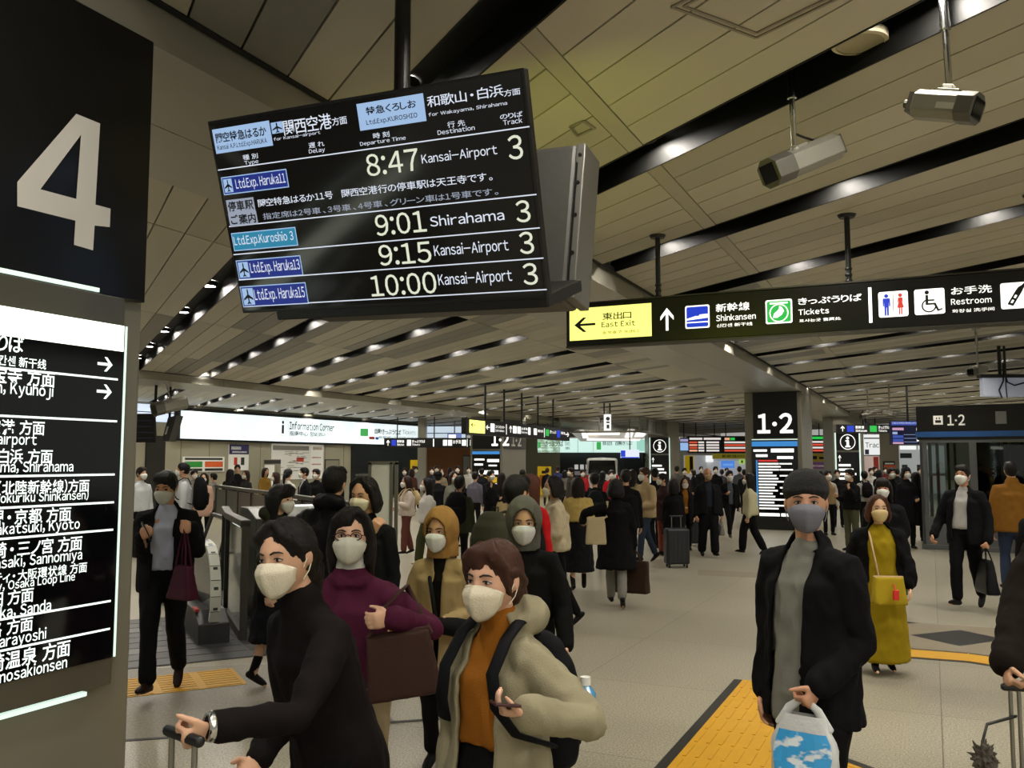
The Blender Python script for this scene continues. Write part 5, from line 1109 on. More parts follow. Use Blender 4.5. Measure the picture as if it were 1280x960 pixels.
def head_surface(soup, S, nu, nv, ears=True):
    vs = []
    for j in range(nv + 1):
        t = math.pi * j / nv - math.pi / 2
        for i in range(nu):
            a = 2 * math.pi * i / nu; x, y, z = math.cos(t) * math.sin(a), -math.cos(t) * math.cos(a), math.sin(t)
            X, Y, Z = x * .076, y * .097, z * .118
            if z < 0:
                q = -z; X *= 1 - .30 * q ** 1.6; Y = Y * (1 - (.5 if y > 0 else .10) * q ** 1.5) + (-.012 * q if y > 0 else -.004 * q)
            if y < 0:
                g = lambda cx, cz, sx, sz: math.exp(-((X - cx) / sx) ** 2 - ((Z - cz) / sz) ** 2)
                Y -= .020 * g(0, -.032, .011, .016) + .011 * g(0, -.012, .009, .022) + .004 * g(0, .03, .05, .012)
                Y += .009 * (g(.031, .004, .016, .012) + g(-.031, .004, .016, .012)); Y -= .005 * g(0, -.066, .022, .009) + .006 * g(0, -.102, .02, .014) + .003 * (g(.045, -.03, .02, .02) + g(-.045, -.03, .02, .02))
            vs.append(S.hp((X, Y, Z)))
    fs = []
    for j in range(nv):
        for i in range(nu):
            fs.append((j * nu + i, j * nu + (i + 1) % nu, (j + 1) * nu + (i + 1) % nu, (j + 1) * nu + i))
    soup.add(vs, fs)
    if ears:
        for s in (1, -1): soup.ball(S.hp((.078 * s, .012, -.004)), (.011 * S.hk, .02 * S.hk, .032 * S.hk), S.hR @ Matrix.Rotation(.25 * s, 3, 'Z'), 10, 8)
def hand(soup, S, s, curl, lvl):
    sh, el, wr, d, th = S.arm[s]; k = S.k * (.92 if S.fem else 1.0); fwd = S.R @ V((0, -1, 0)); t = th if th is not None else fwd + V((0, 0, .2))
    t = (t - d * t.dot(d))
    if t.length < .05: t = S.R @ V((0, 0, 1)) - d * d.z
    t.normalize(); n = d.cross(t) if s > 0 else t.cross(d)
    r = .0085 * k * (1 if lvl == 0 else 1.25 if lvl == 1 else 1.5)
    soup.tube([wr, wr + d * .03 * k, wr + d * .065 * k, wr + d * .088 * k], [.026 * k, .036 * k, .041 * k, .038 * k], n=12, flat=[.75, .45, .36, .34], fdir=t)
    for off, L in ((.031, .074), (.0105, .082), (-.0105, .076), (-.030, .06)):
        p = wr + d * .086 * k + t * off * k; a = 0; pts = [p - d * .012 * k]; dd = d + t * off * 1.2
        for q, f in enumerate((.46, .31, .23)):
            a += math.radians(curl[q]); v = (dd * math.cos(a) + n * math.sin(a)).normalized(); pts.append(pts[-1] + v * (L * f + (.012 if q == 0 else 0)) * k)
        soup.tube(pts, [r * 1.1, r * 1.05, r, r * .82], n=8)
    b = wr + d * .03 * k + t * .026 * k; v1 = (d * .55 + t * .7 + n * .35).normalized(); v2 = (d * .85 + t * .25 + n * (.3 + curl[0] / 90)).normalized()
    soup.tube([b, b + v1 * .032 * k, b + v1 * .032 * k + v2 * .03 * k, b + v1 * .032 * k + v2 * .055 * k], [r * 1.6, r * 1.35, r * 1.2, r * .95], n=8)
    S.grip = getattr(S, 'grip', {}); S.grip[s] = (wr + d * .085 * k + n * .022 * k, d, t, n)
def body_soup(S, lvl, curl):
    m = MB(); k, b = S.k, S.b; up = S.up
    sec = [(.80, .10, .075), (.87, .15, .10), (.93, .158, .105), (1.04, .128, .09), (1.16, .135, .095), (1.27, .15, .10), (1.33, .125, .08), (1.385, .07, .06)]
    m.tube([up((0, .012, z)) for z, a, c in sec], [a * k * b for z, a, c in sec], n=16, flat=[c / a for z, a, c in sec], fdir=S.R @ V((1, 0, 0)))
    m.tube([S.nb - S.R @ V((0, 0, .05 * k)), S.nb, S.hp((0, .022, -.075))], [.062 * k, .052 * k * (.9 if S.fem else 1), .05 * k], n=12)
    for s in (1, -1):
        sh, el, wr, hd, _ = S.arm[s]
        m.tube([up((.04 * s, .012, 1.345)), sh, sh.lerp(el, .5), el, el.lerp(wr, .35), wr], [.045 * k, .042 * k, .039 * k, .034 * k, .035 * k, .025 * k], n=10)
        hp, kn, an, f, u = S.leg[s]
        m.tube([hp, hp.lerp(kn, .5), kn, kn.lerp(an, .35), an], [.078 * k, .068 * k, .05 * k, .048 * k, .034 * k], n=10)
        m.tube([an, an - u * .03 * k, an + f * .06 * k - u * .05 * k, an + f * .15 * k - u * .06 * k], [.034 * k, .035 * k, .03 * k, .02 * k], n=8)
        hand(m, S, s, curl[0 if s > 0 else 1], lvl)
    head_surface(m, S, *((48, 36) if lvl == 0 else (28, 20) if lvl == 1 else (16, 12)))
    return m
CURLS = {'relax': (25, 30, 25), 'grip': (65, 80, 60), 'half': (42, 50, 35), 'open': (8, 10, 8)}
def top_soup(S, bottom=.86, ease=.02, sleeve=1.0, cuff=.05, flare=.0, collar=0.0, hood=False, puff=0.0, arm_r=.06, neck=.07, straight=None, sleeves=True, neckz=1.405):
    m = MB(); k, b = S.k, S.b; up = S.up; e = ease; cm = 0 if S.fem else .014; sg = (.15 if S.fem else .65) if straight is None else straight
    sec = [(.86, .170, .122), (.93, .168, .120), (1.04, .138 + (cm * 1.2) + .024 * sg, .104 + .012 * sg), (1.15, .140 + cm + .016 * sg, .104 + .008 * sg), (1.26, .146 + cm, .108), (1.30, .130 + cm, .088), (1.36, .092, .072)]
    sec = [(z, a + e * (1 if z < 1.3 else .5), c + e * (1 if z < 1.3 else .5)) for z, a, c in sec] + [(neckz, neck, neck)]
    if collar: sec.append((neckz + collar, neck * .98, neck * .98))
    pts, rx, fl = [], [], []
    if bottom < .85:
        n = max(2, int((.86 - bottom) / .1) + 1)
        for i in range(n):
            z = bottom + (.86 - bottom) * i / n; t = (.86 - z) / .6; a = .170 + e + flare * t; c = .122 + e + flare * t * .9; q = up((0, .012, .86)); q0 = S.P
            pts.append(V((q.x * (1 - .6 * t), q.y * (1 - .5 * t), z * k + S.dz))); rx.append(a * k * b); fl.append(c / a)
    for z, a, c in sec:
        if z < bottom: continue
        pts.append(up((0, .012, z))); rx.append(a * k * (b if z < 1.38 else 1)); fl.append(c / a)
    m.tube(pts, rx, n=20, flat=fl, fdir=S.R @ V((1, 0, 0)), cap0=False)
    if not sleeves:
        for s in (1, -1): m.tube([up((.04 * s, .012, 1.34)), S.arm[s][0]], [.055 * k, .05 * k], n=10)
    for s in ((1, -1) if sleeves else ()):
        sh, el, wr, hd, _ = S.arm[s]; A = arm_r * k * (.9 if S.fem else 1)
        end = el.lerp(wr, sleeve) if sleeve > .3 else el
        P = [up((.05 * s, .012, 1.345)), sh.lerp(up((0, .012, 1.325)), .1), sh.lerp(el, .35), sh.lerp(el, .75), el, el.lerp(end, .4), end]
        m.tube(P, [(.066 * k), A * 1.12 + .004, A * 1.05, A * .94, A * .86 + puff * .3, A * .84 + puff * .3, cuff * k], n=12)
        if puff:
            for q in range(5): m.ball(sh.lerp(el, .1 + .2 * q), A * 1.12 + puff, n=12, m=8)
            for q in range(4): m.ball(el.lerp(end, .15 + .22 * q), A * 1.0 + puff, n=12, m=8)
    if hood:
        pts = [S.nb + S.R @ V((math.sin(t) * .088, -math.cos(t) * .05 + .045, .012 + .035 * (1 - math.cos(t)) / 2)) * 1 for t in [math.radians(a) for a in range(40, 321, 28)]]
        m.tube(pts, [.028, .034, .042, .05, .055, .058, .055, .05, .042, .034, .028][:len(pts)], n=10)
    return m
def pants_soup(S, w=1.0, rise=1.0, length=1.0, belly=.0):
    m = MB(); k, b = S.k, S.b; e = belly
    m.tube([S.up((0, .012, rise)), S.up((0, .012, .93)), V((0, .012, .86 * k + S.dz)), V((0, .01, .80 * k + S.dz))], [(.145 + e) * k * b, (.163 + e) * k * b, (.165 + e) * k * b, .13 * k * b], n=18, flat=[.72, .7, .7, .7], fdir=V((1, 0, 0)))
    for s in (1, -1):
        hp, kn, an, f, u = S.leg[s]; end = kn.lerp(an, .93 * length)
        m.tube([hp + V((0, 0, .02)), hp.lerp(kn, .3), hp.lerp(kn, .7), kn, kn.lerp(end, .5), end], [.094 * k, .088 * k * (.5 + .5 * w), .074 * k * (.3 + .7 * w), .064 * k * (.2 + .8 * w), .058 * k * w, .055 * k * w], n=12)
    return m
def skirt_soup(S, top=1.0, bottom=.45, flare=.1, e=.02):
    m = MB(); k, b = S.k, S.b; pts, r = [], []; n = 9
    for i in range(n):
        z = top + (bottom - top) * i / (n - 1); hipf = max(0, min(1, (top - z) / .12)); base = .128 + .045 * hipf + e
        t = max(0, (.88 - z) / .6); q = S.up((0, .012, z)) if z > .93 else V((0, .012, z * k + S.dz)); pts.append(q); r.append((base + flare * t) * k * b)
    m.tube(pts[::-1], r[::-1], n=22, flat=[.86] * n, fdir=V((1, 0, 0)), cap0=False); return m
def shoe_soup(S, s, boot=False):
    m = MB(); k = S.k * (.93 if S.fem else 1); hp, kn, an, f, u = S.leg[s]; k2 = S.k
    m.tube([an - f * .052 * k - u * .043 * k2, an - u * .043 * k2, an + f * .07 * k - u * .045 * k2, an + f * .13 * k - u * .05 * k2, an + f * .16 * k - u * .052 * k2], [.034 * k, .037 * k, .041 * k, .037 * k, .026 * k], n=12, flat=[1, 1.0, .85, .7, .65], fdir=u.cross(f))
    m.tube([an - u * .03 * k2 - f * .01, an + u * (.14 if boot else .02) * k2], [.042 * k, .045 * k], n=10); return m
HAIRF = {}
def hair_soup(S, style, rs_):
    m = MB(); hp, hk, R = S.hp, S.hk, S.hR; T = lambda pts, r, n=9: m.tube([hp(p) for p in pts], [q * hk for q in (r if hasattr(r, '__len__') else [r] * len(pts))], n=n)
    def cap(y0=.014, z0=.022, r=(.086, .104, .108)): m.ball(hp((0, y0, z0)), tuple(q * hk for q in r), R, 22, 16)
    j = lambda a: rs_.uniform(-a, a)
    parts = style.split('+')
    base = parts[0]
    if base == 'short':
        cap(); m.ball(hp((0, .05, -.02)), (.066 * hk, .056 * hk, .065 * hk), R, 16, 12)
        for i in range(9):
            a = -1.1 + i * .275; T([(math.sin(a) * .05, -.03, .112), (math.sin(a) * .062, -.066, .092), (math.sin(a) * .068 + j(.006), -.081, .062 + j(.006))], [.015, .013, .008])
        for s in (1, -1): T([(.074 * s, -.02, .045), (.0765 * s, -.012, .01), (.075 * s, -.005, -.015)], [.018, .012, .006])
    elif base == 'thin':
        cap(.02, .012, (.079, .094, .094)); m.ball(hp((0, .052, -.015)), (.068 * hk, .052 * hk, .06 * hk), R, 16, 12)
    elif base in ('bob', 'long', 'mid'):
        cap(.024, .024, (.09, .108, .108)); end = {'bob': -.115, 'mid': -.17, 'long': -.30}[base]
        for i in range(26):
            a = math.radians(72 + i * (216 / 25)); x, y = math.sin(a), -math.cos(a); e = end + j(.015); back = max(0, -math.cos(a))
            out = .012 if base == 'bob' else 0.0
            pts = [(x * .07, y * .085 + .012, .06), (x * .088, y * .102 + .012, .0), (x * (.09 + out), y * (.098 + out) + .014, -.07), (x * (.084 + out * .3), y * (.09 + out * .3) + .016, -.11 if base != 'bob' else end)]
            r = [.02, .02, .021, .014]
            if base != 'bob': pts.append((x * (.085 + .02 * (base == 'long')), y * .085 + .03 + (.02 if y > 0 else -.015) * (base == 'long'), e)); r = [.02, .02, .022, .023, .012]
            T(pts, r, 8)
        for s in (1, -1): T([(.012 * s, -.03, .122), (.058 * s, -.055, .09), (.084 * s, -.035, .03), (.088 * s, -.03, -.03), (.086 * s, -.028, -.09)], [.016, .016, .014, .013, .009])
    elif base in ('tied', 'pony', 'bun'):
        cap(.016, .022, (.085, .104, .107)); m.ball(hp((0, .05, -.02)), (.066 * hk, .058 * hk, .07 * hk), R, 16, 12)
        for s in (1, -1): T([(.012 * s, -.05, .115), (.055 * s, -.07, .075), (.078 * s, -.03, .03), (.078 * s, .02, .02), (.06 * s, .08, -.02)], [.016, .017, .014, .016, .02])
        if base == 'pony': T([(0, .1, .02), (0, .14, .0), (0, .15, -.08), (.01, .135, -.18), (.02, .125, -.26)], [.024, .03, .034, .028, .012])
        elif base == 'bun': m.ball(hp((0, .118, -.03)), .036 * hk, R, 12, 8)
        else: T([(0, .085, -.02), (0, .105, -.07), (0, .10, -.15), (0, .095, -.2)], [.05, .052, .034, .014]); m.ball(hp((0, .06, -.05)), (.066 * hk, .05 * hk, .06 * hk), R, 14, 10)
    if 'swept' in parts:
        for i in range(9):
            x = -.074 + i * .010; T([(.03, -.045, .122), (x * .6 + .01, -.083, .098), (x * 1.0, -.092 + abs(x) * .35, .07), (x * 1.12 - .004, -.088 + abs(x) * .55, .042 + j(.004))], [.014, .013, .011, .006])
        T([(.03, -.045, .122), (.06, -.068, .095), (.077, -.05, .05), (.08, -.03, -.01), (.078, -.02, -.05)], [.014, .014, .012, .010, .006]); T([(-.06, -.07, .07), (-.079, -.045, .03), (-.081, -.028, -.02), (-.078, -.02, -.06)], [.012, .012, .010, .006])
    if 'bangs' in parts:
        for i in range(11):
            x = -.062 + i * .0124; T([(x * .6, -.04, .122), (x * .95, -.088, .09), (x * 1.05, -.1 + abs(x) * .35, .055), (x * 1.08 + j(.004), -.1 + abs(x) * .5, .03 + j(.006))], [.017, .016, .013, .007])
    return m
def mask_obj(S, col, parent, lvl, fold=False):
    n, k = (20, 12) if lvl == 0 else (12, 8) if lvl == 1 else (8, 5); vs, fs = [], []
    yf = [(0, .105), (.22, .128), (.55, .124), (.85, .11), (1, .092)]
    def yfr(t):
        for (a, p), (b, q) in zip(yf[:-1], yf[1:]):
            if t <= b: return p + (q - p) * (t - a) / (b - a)
        return .092
    for j in range(k + 1):
        t = j / k
        for i in range(n + 1):
            s = -1 + 2 * i / n; a = s * math.radians(76); x = .077 * math.sin(a) * (1 - .2 * t * t); y = -(.018 + (yfr(t) - .018) * max(0, math.cos(a)) ** .72); z0 = .0 - .032 * s * s; z1 = -.120 + .05 * s * s
            if fold: y -= .008 * math.exp(-(s / .12) ** 2)
            vs.append(S.hp((x, y, z0 + (z1 - z0) * t)))
    w = n + 1
    for j in range(k):
        for i in range(n): fs.append((j * w + i, j * w + i + 1, (j + 1) * w + i + 1, (j + 1) * w + i))
    m = MB(); m.add(vs, fs)
    if lvl < 2:
        for s in (1, -1):
            m.tube([S.hp(p) for p in ((.078 * s, -.022, -.034), (.083 * s, -.002, -.006), (.083 * s, .012, .026))], .0022 * S.hk, n=5); m.tube([S.hp(p) for p in ((.072 * s, -.022, -.072), (.08 * s, .0, -.05), (.082 * s, .012, -.03))], .0022 * S.hk, n=5)
    o = m.build('face_mask', fabric(col, .8, .04, .3), parent, smooth=True); md = o.modifiers.new('s', 'SOLIDIFY'); md.thickness = .003; return o
def eyes(S, parent, lvl, brow=True):
    for s in (1, -1):
        m = MB(); k = S.hk
        if lvl == 0:
            m.ball(S.hp((.031 * s, -.079, .004)), (.0150 * k, .010 * k, .0056 * k), S.hR, 16, 10, 0); m.ball(S.hp((.031 * s, -.0862, .004)), (.0058 * k, .0040 * k, .0060 * k), S.hR, 12, 8, 1)
            m.tube([S.hp(p) for p in ((.0155 * s, -.0865, .003), (.024 * s, -.0905, .0098), (.033 * s, -.0905, .0108), (.041 * s, -.0855, .0075), (.047 * s, -.080, .003))], .0018 * k, n=6, mi=2)
        else: m.ball(S.hp((.031 * s, -.084, .004)), (.0135 * k, .008 * k, .0062 * k), S.hR, 10, 6, 1)
        m.fix = True; m.build('eye', [M_eyew, M_iris, M_brow], parent, smooth=True)
        if brow and lvl < 2:
            m = MB(); m.tube([S.hp(p) for p in ((.014 * s, -.0955, .024), (.028 * s, -.0955, .0295), (.042 * s, -.0875, .028), (.051 * s, -.079, .023))], [.0030 * k, .0036 * k, .0030 * k, .0014 * k], n=6); m.build('eyebrow', M_brow, parent, smooth=True)
def wrinkle(me, amp, f, seed, zs=.55):
    if amp <= 0: return
    import numpy as np
    n = len(me.vertices); off = V((seed * 3.1, seed * 1.7, seed))
    co = [v.co.copy() for v in me.vertices]; no = [v.normal.copy() for v in me.vertices]
    for i, v in enumerate(me.vertices):
        p = co[i]; q = V((p.x * f, p.y * f, p.z * f * zs)) + off
        d = noise.noise(q) * .65 + noise.noise(q * 2.3) * .35; d = 1 - abs(d) * 2.2
        v.co = p + no[i] * (d * amp - amp * .5)
VOX = {0: (.0062, .0105, .008), 1: (.0115, .018, .0135), 2: (.019, .026, .019)}
LVLS = lambda Y: 0 if Y < 6.2 else 1 if Y < 14.5 else 2
def remesh_all(jobs):
    """jobs: (soup, voxel, smooth_iterations) -> meshes"""
    obs = []
    for soup, vox, it in jobs:
        soup.fix = False; me = soup.mesh('w', [], True) if False else None
        me = bpy.data.meshes.new('w'); me.from_pydata(soup.v, [], soup.f); me.update()
        o = bpy.data.objects.new('w', me); r = o.modifiers.new('r', 'REMESH'); r.mode = 'VOXEL'; r.voxel_size = vox; r.use_smooth_shade = True
        if it: s_ = o.modifiers.new('s', 'SMOOTH'); s_.iterations = it; s_.factor = .5
        obs.append(o)
    return work_eval(obs)
def cut_front(me, S, fn, vox):
    """opens a garment down the front: fn(z) gives (left, right) edges in the torso's own frame"""
    Ri = S.R.inverted(); bm = bmesh.new(); bm.from_mesh(me); loc = {}
    for v in bm.verts:
        q = Ri @ (v.co - S.P); q = V((q.x, q.y, q.z + .93 * S.k)) / S.k; loc[v.index] = q
    kill = []
    for v in bm.verts:
        q = loc[v.index]; e = fn(q.z)
        if e is None or q.y > -.015: continue
        for edge in e:
            if abs(q.x - edge) < vox / S.k * .6:
                d = V((edge - q.x, 0, 0)) * S.k; v.co += S.R @ d; loc[v.index] = V((edge, q.y, q.z)); break
    for f in bm.faces:
        c = sum((loc[v.index] for v in f.verts), V()) / len(f.verts); e = fn(c.z)
        if e and c.y < -.015 and e[0] < c.x < e[1]: kill.append(f)
    bmesh.ops.delete(bm, geom=kill, context='FACES')
    for _ in range(4):
        ears = [f for f in bm.faces if sum(e.is_boundary for e in f.edges) >= 2]
        if not ears: break
        bmesh.ops.delete(bm, geom=ears, context='FACES')
    for _ in range(14):
        new = {}
        for v in bm.verts:
            nb = [e.other_vert(v) for e in v.link_edges if e.is_boundary]
            if len(nb) == 2: new[v] = (v.co * 2 + nb[0].co + nb[1].co) / 4
        for v, c in new.items(): v.co = c
    bm.to_mesh(me); bm.free()
def vopen(pts):
    """pts: (z, left, right) from top to bottom"""
    def fn(z):
        for (z1, a1, b1), (z0, a0, b0) in zip(pts[:-1], pts[1:]):
            if z0 <= z <= z1: t = (z - z0) / (z1 - z0); return (a0 + (a1 - a0) * t, b0 + (b1 - b0) * t)
        return None
    return fn
SUIT_V = vopen([(1.5, -.075, .075), (1.38, -.06, .06), (1.02, -.004, .004)])
OPEN_V = vopen([(1.5, -.07, .07), (1.36, -.06, .06), (.9, -.05, .05), (.0, -.09, .09)])
NPEOPLE = 0
def person(px, Y, H, yaw, label, hair=('short', '#16120f'), mask='#d6d6d0', skin=None, fem=False, top=None, inner=None, legs=('pants', '#17171a', 1.0), shoes='#151413', arms=('hang', 'hang'), pose='stand',
           lean=0, twist=0, head=(0, 0), curl=('relax', 'relax'), build=1.0, glasses=None, hat=None, extra=None, lvl=None, group=None, boots=False, sole=None, x=None):
    global NPEOPLE; NPEOPLE += 1; seed = NPEOPLE; rs_ = random.Random(seed); lvl = LVLS(Y) if lvl is None else lvl
    loc = floor_pt(px, Y); M = Matrix.Translation(loc) @ Matrix.Rotation(math.radians(yaw), 4, 'Z')
    S = skeleton(H, fem, arms, pose, lean, twist, head, M, build); vb, vc, vh = VOX[lvl]
    sk = skin_mat(skin or SKINS[seed % 4]); jobs, meta = [], []
    def job(name, soup, vox, it, m, wr=(0, 0), cut=None, mats=None): jobs.append((soup, vox, it)); meta.append((name, m, wr, cut, vox))
    job('person', body_soup(S, lvl, [CURLS[c] if isinstance(c, str) else c for c in curl]), vb, 1 if lvl else 2, sk)
    if hair and hair[0] != 'none': job('hair', hair_soup(S, hair[0], rs_), vh, 2 if lvl == 0 else 1, hair_mat(hair[1]), (.0045 if lvl == 0 else .004, 55 if lvl == 0 else 40))
    def garment(d, nm):
        d = dict(d); c = d.pop('c'); name = d.pop('n', nm); cut = d.pop('open', None); wr = d.pop('w', .012 if lvl < 2 else .009); ro = d.pop('rough', .85)
        job(name, top_soup(S, **d), vc, 3 if lvl == 0 else 2, fabric(c, ro), (wr, 9), cut)
    if inner: garment(dict(inner, sleeves=inner.get('sleeves', not top)), 'shirt')
    if top: garment(top, 'jacket')
    if legs[0] == 'pants': job('trousers', pants_soup(S, legs[2], *(legs[3:])), vc, 3 if lvl == 0 else 2, fabric(legs[1]), (.010, 8))
    elif legs[0] == 'skirt': job('skirt', skirt_soup(S, *legs[2:]), vc, 2, fabric(legs[1], .75), (.016, 10))
    if shoes:
        for s in (1, -1): job('boot' if boots else 'shoe', shoe_soup(S, s, boots), vb * 1.2, 1, fabric(shoes, .5))
    if hat:
        if hat[0] in ('hood',):
            m = MB(); m.ball(S.hp((0, .012, .008)), (.108 * S.hk, .132 * S.hk, .145 * S.hk), S.hR, 28, 20); m.tube([S.hp((0, .03, -.1)), S.nb - S.R @ V((0, -.01, .02))], [.1 * S.hk, .11 * S.k], n=16)
            job('hood', m, vc * .8, 3, fabric(hat[1]), (.008, 12), ('hood',))
        elif hat[0] == 'beanie':
            m = MB(); m.ball(S.hp((0, .018, .06)), (.094 * S.hk, .113 * S.hk, .088 * S.hk), S.hR, 24, 18); m.tube([S.hp((.083 * math.sin(a), .014 - .103 * math.cos(a), .054 - .012 * (1 - math.cos(a)) / 2)) for a in [2 * math.pi * i / 22 for i in range(23)]], .0135 * S.hk, n=8, caps=False)
            job('beanie', m, vh, 2, mat('knit_' + hat[1].strip('#'), hat[1], .95, var=.2, scale=60, bump=.8, bscale=120, stretch=(3, 3, .4)), (.003, 20))
        elif hat[0] == 'cap':
            m = MB(); m.ball(S.hp((0, .012, .05)), (.092 * S.hk, .112 * S.hk, .085 * S.hk), S.hR, 20, 14); m.tube([S.hp((-.06, -.105, .05)), S.hp((0, -.15, .042)), S.hp((.06, -.105, .05))], [.02, .03, .02], n=8, flat=[.3] * 3, fdir=S.hR @ V((0, 1, 0)))
            job('cap', m, vh, 1, fabric(hat[1]))
    if extra: extra(S, job)
    meshes = remesh_all(jobs); root = None
    for (name, m, wr, cut, vox), me in zip(meta, meshes):
        if wr[0]: wrinkle(me, wr[0] * S.k, wr[1], seed, .1 if name == 'hair' else .55)
        if cut is not None and not isinstance(cut, tuple): cut_front(me, S, cut, vox)
        if isinstance(cut, tuple) and cut[0] == 'hood':
            bm = bmesh.new(); bm.from_mesh(me); Ri = S.hR.inverted(); kl = []
            for f in bm.faces:
                q = (Ri @ (f.calc_center_median() - S.hc)) / S.hk
                if q.y < -.03 and (q.x / .074) ** 2 + ((q.z + .015) / .11) ** 2 < 1 or q.z < -.16: kl.append(f)
            bmesh.ops.delete(bm, geom=kl, context='FACES'); bm.to_mesh(me); bm.free()
        if name in ('shoe', 'boot'):
            me.materials.append(m); me.materials.append(sole or M_soled)
            for v in me.vertices:
                if v.co.z < .004: v.co.z = .002
            for p in me.polygons:
                if p.center.z < .024 and sole: p.material_index = 1
        else: me.materials.append(m)
        me.polygons.foreach_set('use_smooth', [True] * len(me.polygons)); me.name = name; me.update()
        o = bpy.data.objects.new(name, me); COL.objects.link(o)
        if root is None: root = o; o.location = loc; o.rotation_euler = (0, 0, math.radians(yaw)); tag(o, label, 'person', group)
        else: o.parent = root
        if cut is not None: md = o.modifiers.new('s', 'SOLIDIFY'); md.thickness = .012 if cut != ('hood',) else .014; md.offset = -1
    v = ray(px, 576); fx, fy = math.sin(math.radians(yaw + head[0])), -math.cos(math.radians(yaw + head[0])); facing = -(fx * v.x + fy * v.y)
    if facing > -.35:
        if mask: mask_obj(S, mask, root, lvl, fold=(lvl == 0))
        if lvl < 2 or facing > .3: eyes(S, root, lvl)
        if glasses:
            m = MB()
            for s in (1, -1):
                m.tube([S.hp((.034 * s + .023 * math.cos(t), -.1035 + abs(math.cos(t)) * .003, .002 + .0165 * math.sin(t))) for t in [2 * math.pi * i / 20 for i in range(21)]], .0021, n=6, caps=False)
                m.tube([S.hp((.057 * s, -.1, .006)), S.hp((.076 * s, -.06, .008)), S.hp((.082 * s, .01, .01))], .0022, n=6)
            m.tube([S.hp((-.011, -.104, .006)), S.hp((0, -.107, .009)), S.hp((.011, -.104, .006))], .002, n=6); m.build('glasses', mat('glasses_' + glasses.strip('#'), glasses, .25), root, smooth=True)
    S.root = root; S.yaw = yaw; return S
def world(S, p): return S.M @ V(p)
# ------------------------------------------------------------------ things people carry
def soup_thing(name, label, cat, loc, parts, group=None):
    """parts: (name, soup, material, voxel or 0); soups in world space"""
    root = empty(name, loc, label, cat, group); jobs = [(s_, v, 2) for _, s_, _, v in parts if v]; ms = iter(remesh_all(jobs) if jobs else [])
    for nm, s_, m, v in parts:
        if v:
            me = next(ms); me.materials.append(m); me.polygons.foreach_set('use_smooth', [True] * len(me.polygons)); me.name = nm; o = bpy.data.objects.new(nm, me); COL.objects.link(o); o.parent = root
        else: o = s_.build(nm, m, root, smooth=len(s_.f) > 30)
    reparent(root); return root
def Ts(S, pts, r, n=8, **k): m = MB(); m.tube([world(S, p) for p in pts], r, n=n, **k); return m
def backpack(S, label, col, w=.29, h=.42, d=.15, strap=None, zc=1.2, vox=None):
    k = S.k; R = S.R; c = S.up((0, .15 + d / 2, zc)); m = MB(); dv = V((0, 0, 0)); q = lambda x, y, z: world(S, c + R @ V((x, y, z)))
    ex_ = (S.M.to_3x3() @ (R @ V((1, 0, 0)))); 
    m.tube([q(0, 0, -h / 2 + .06), q(0, 0, -h / 2 + .12), q(0, 0, h * .1), q(0, -.01, h / 2 - .1), q(0, -.015, h / 2 - .06)], [w / 2 * .95, w / 2, w / 2, w / 2 * .88, w / 2 * .7], n=18, flat=[d / w * 1.0] * 5, fdir=ex_)
    p2 = MB(); p2.tube([q(0, d * .42, -h / 2 + .08), q(0, d * .46, -h * .05)], [w * .38, w * .38], n=14, flat=[.28, .28], fdir=ex_)
    v = vox or (.011 if S.M.translation.y < 7 else .02); st = MB(); e = .022
    for s in (1, -1):
        st.tube([world(S, S.up(p)) for p in ((.07 * s, .12, 1.34), (.085 * s, .07, 1.43 + e * .3), (.095 * s, -.0, 1.445), (.1 * s, -.07, 1.40), (.105 * s, -.125 - e, 1.30), (.12 * s, -.125 - e, 1.2), (.16 * s, -.07 - e, 1.11), (.175 * s, .03, 1.06), (.13 * s, .13, 1.02))], .024, n=8, flat=[.38] * 9, fdir=ex_)
    hd = MB(); hd.tube([q(-.03, -.04, h / 2 - .02), q(-.02, -.05, h / 2 + .03), q(.02, -.05, h / 2 + .03), q(.03, -.04, h / 2 - .02)], .008, n=6)
    f = fabric(col, .75); return soup_thing('backpack', label, 'backpack', world(S, c - V((0, 0, h / 2))), [('pack', m, f, v), ('pocket', p2, f, v), ('strap', st, fabric(strap or col, .75), 0), ('grab_handle', hd, f, 0)])
def hand_bag(S, side, label, col, w=.3, h=.24, d=.12, drop=.22, hcol=None, name='handbag', taper=.8, print_=None, turn=0.0, off=(0, 0, 0), rough=.6):
    """bag hanging by two handles from a gripping hand"""
    g = world(S, S.grip[side][0]) + V(off); top = g - V((0, 0, drop)); a = math.radians(S.yaw + turn); ex_ = V((-math.sin(a), math.cos(a), 0)); ey_ = V((math.cos(a), math.sin(a), 0)); q = lambda x, y, z: top + ex_ * x + ey_ * y + ZV * z
    m = MB(); t = taper
    m.hexa([q(-w / 2, -d / 2, -h), q(w / 2, -d / 2, -h), q(w / 2, d / 2, -h), q(-w / 2, d / 2, -h), q(-w / 2 * t, -d / 2 * .5, 0), q(w / 2 * t, -d / 2 * .5, 0), q(w / 2 * t, d / 2 * .5, 0), q(-w / 2 * t, d / 2 * .5, 0)])
    hs_ = []
    for s in (-1, 1): hm = MB(); hm.tube([q(-w * .22, s * d * .22, -.02), q(-w * .14, s * d * .12, drop * .5), q(0, s * .008, drop + .004), q(w * .14, s * d * .12, drop * .5), q(w * .22, s * d * .22, -.02)], .008, n=6); hs_.append(('handle', hm, fabric(hcol or col, .6), 0))
    r = soup_thing(name, label, 'bag', q(0, 0, -h), [('pouch', m, fabric(col, rough), .014 if S.M.translation.y < 9 else .02)] + hs_)
    return r
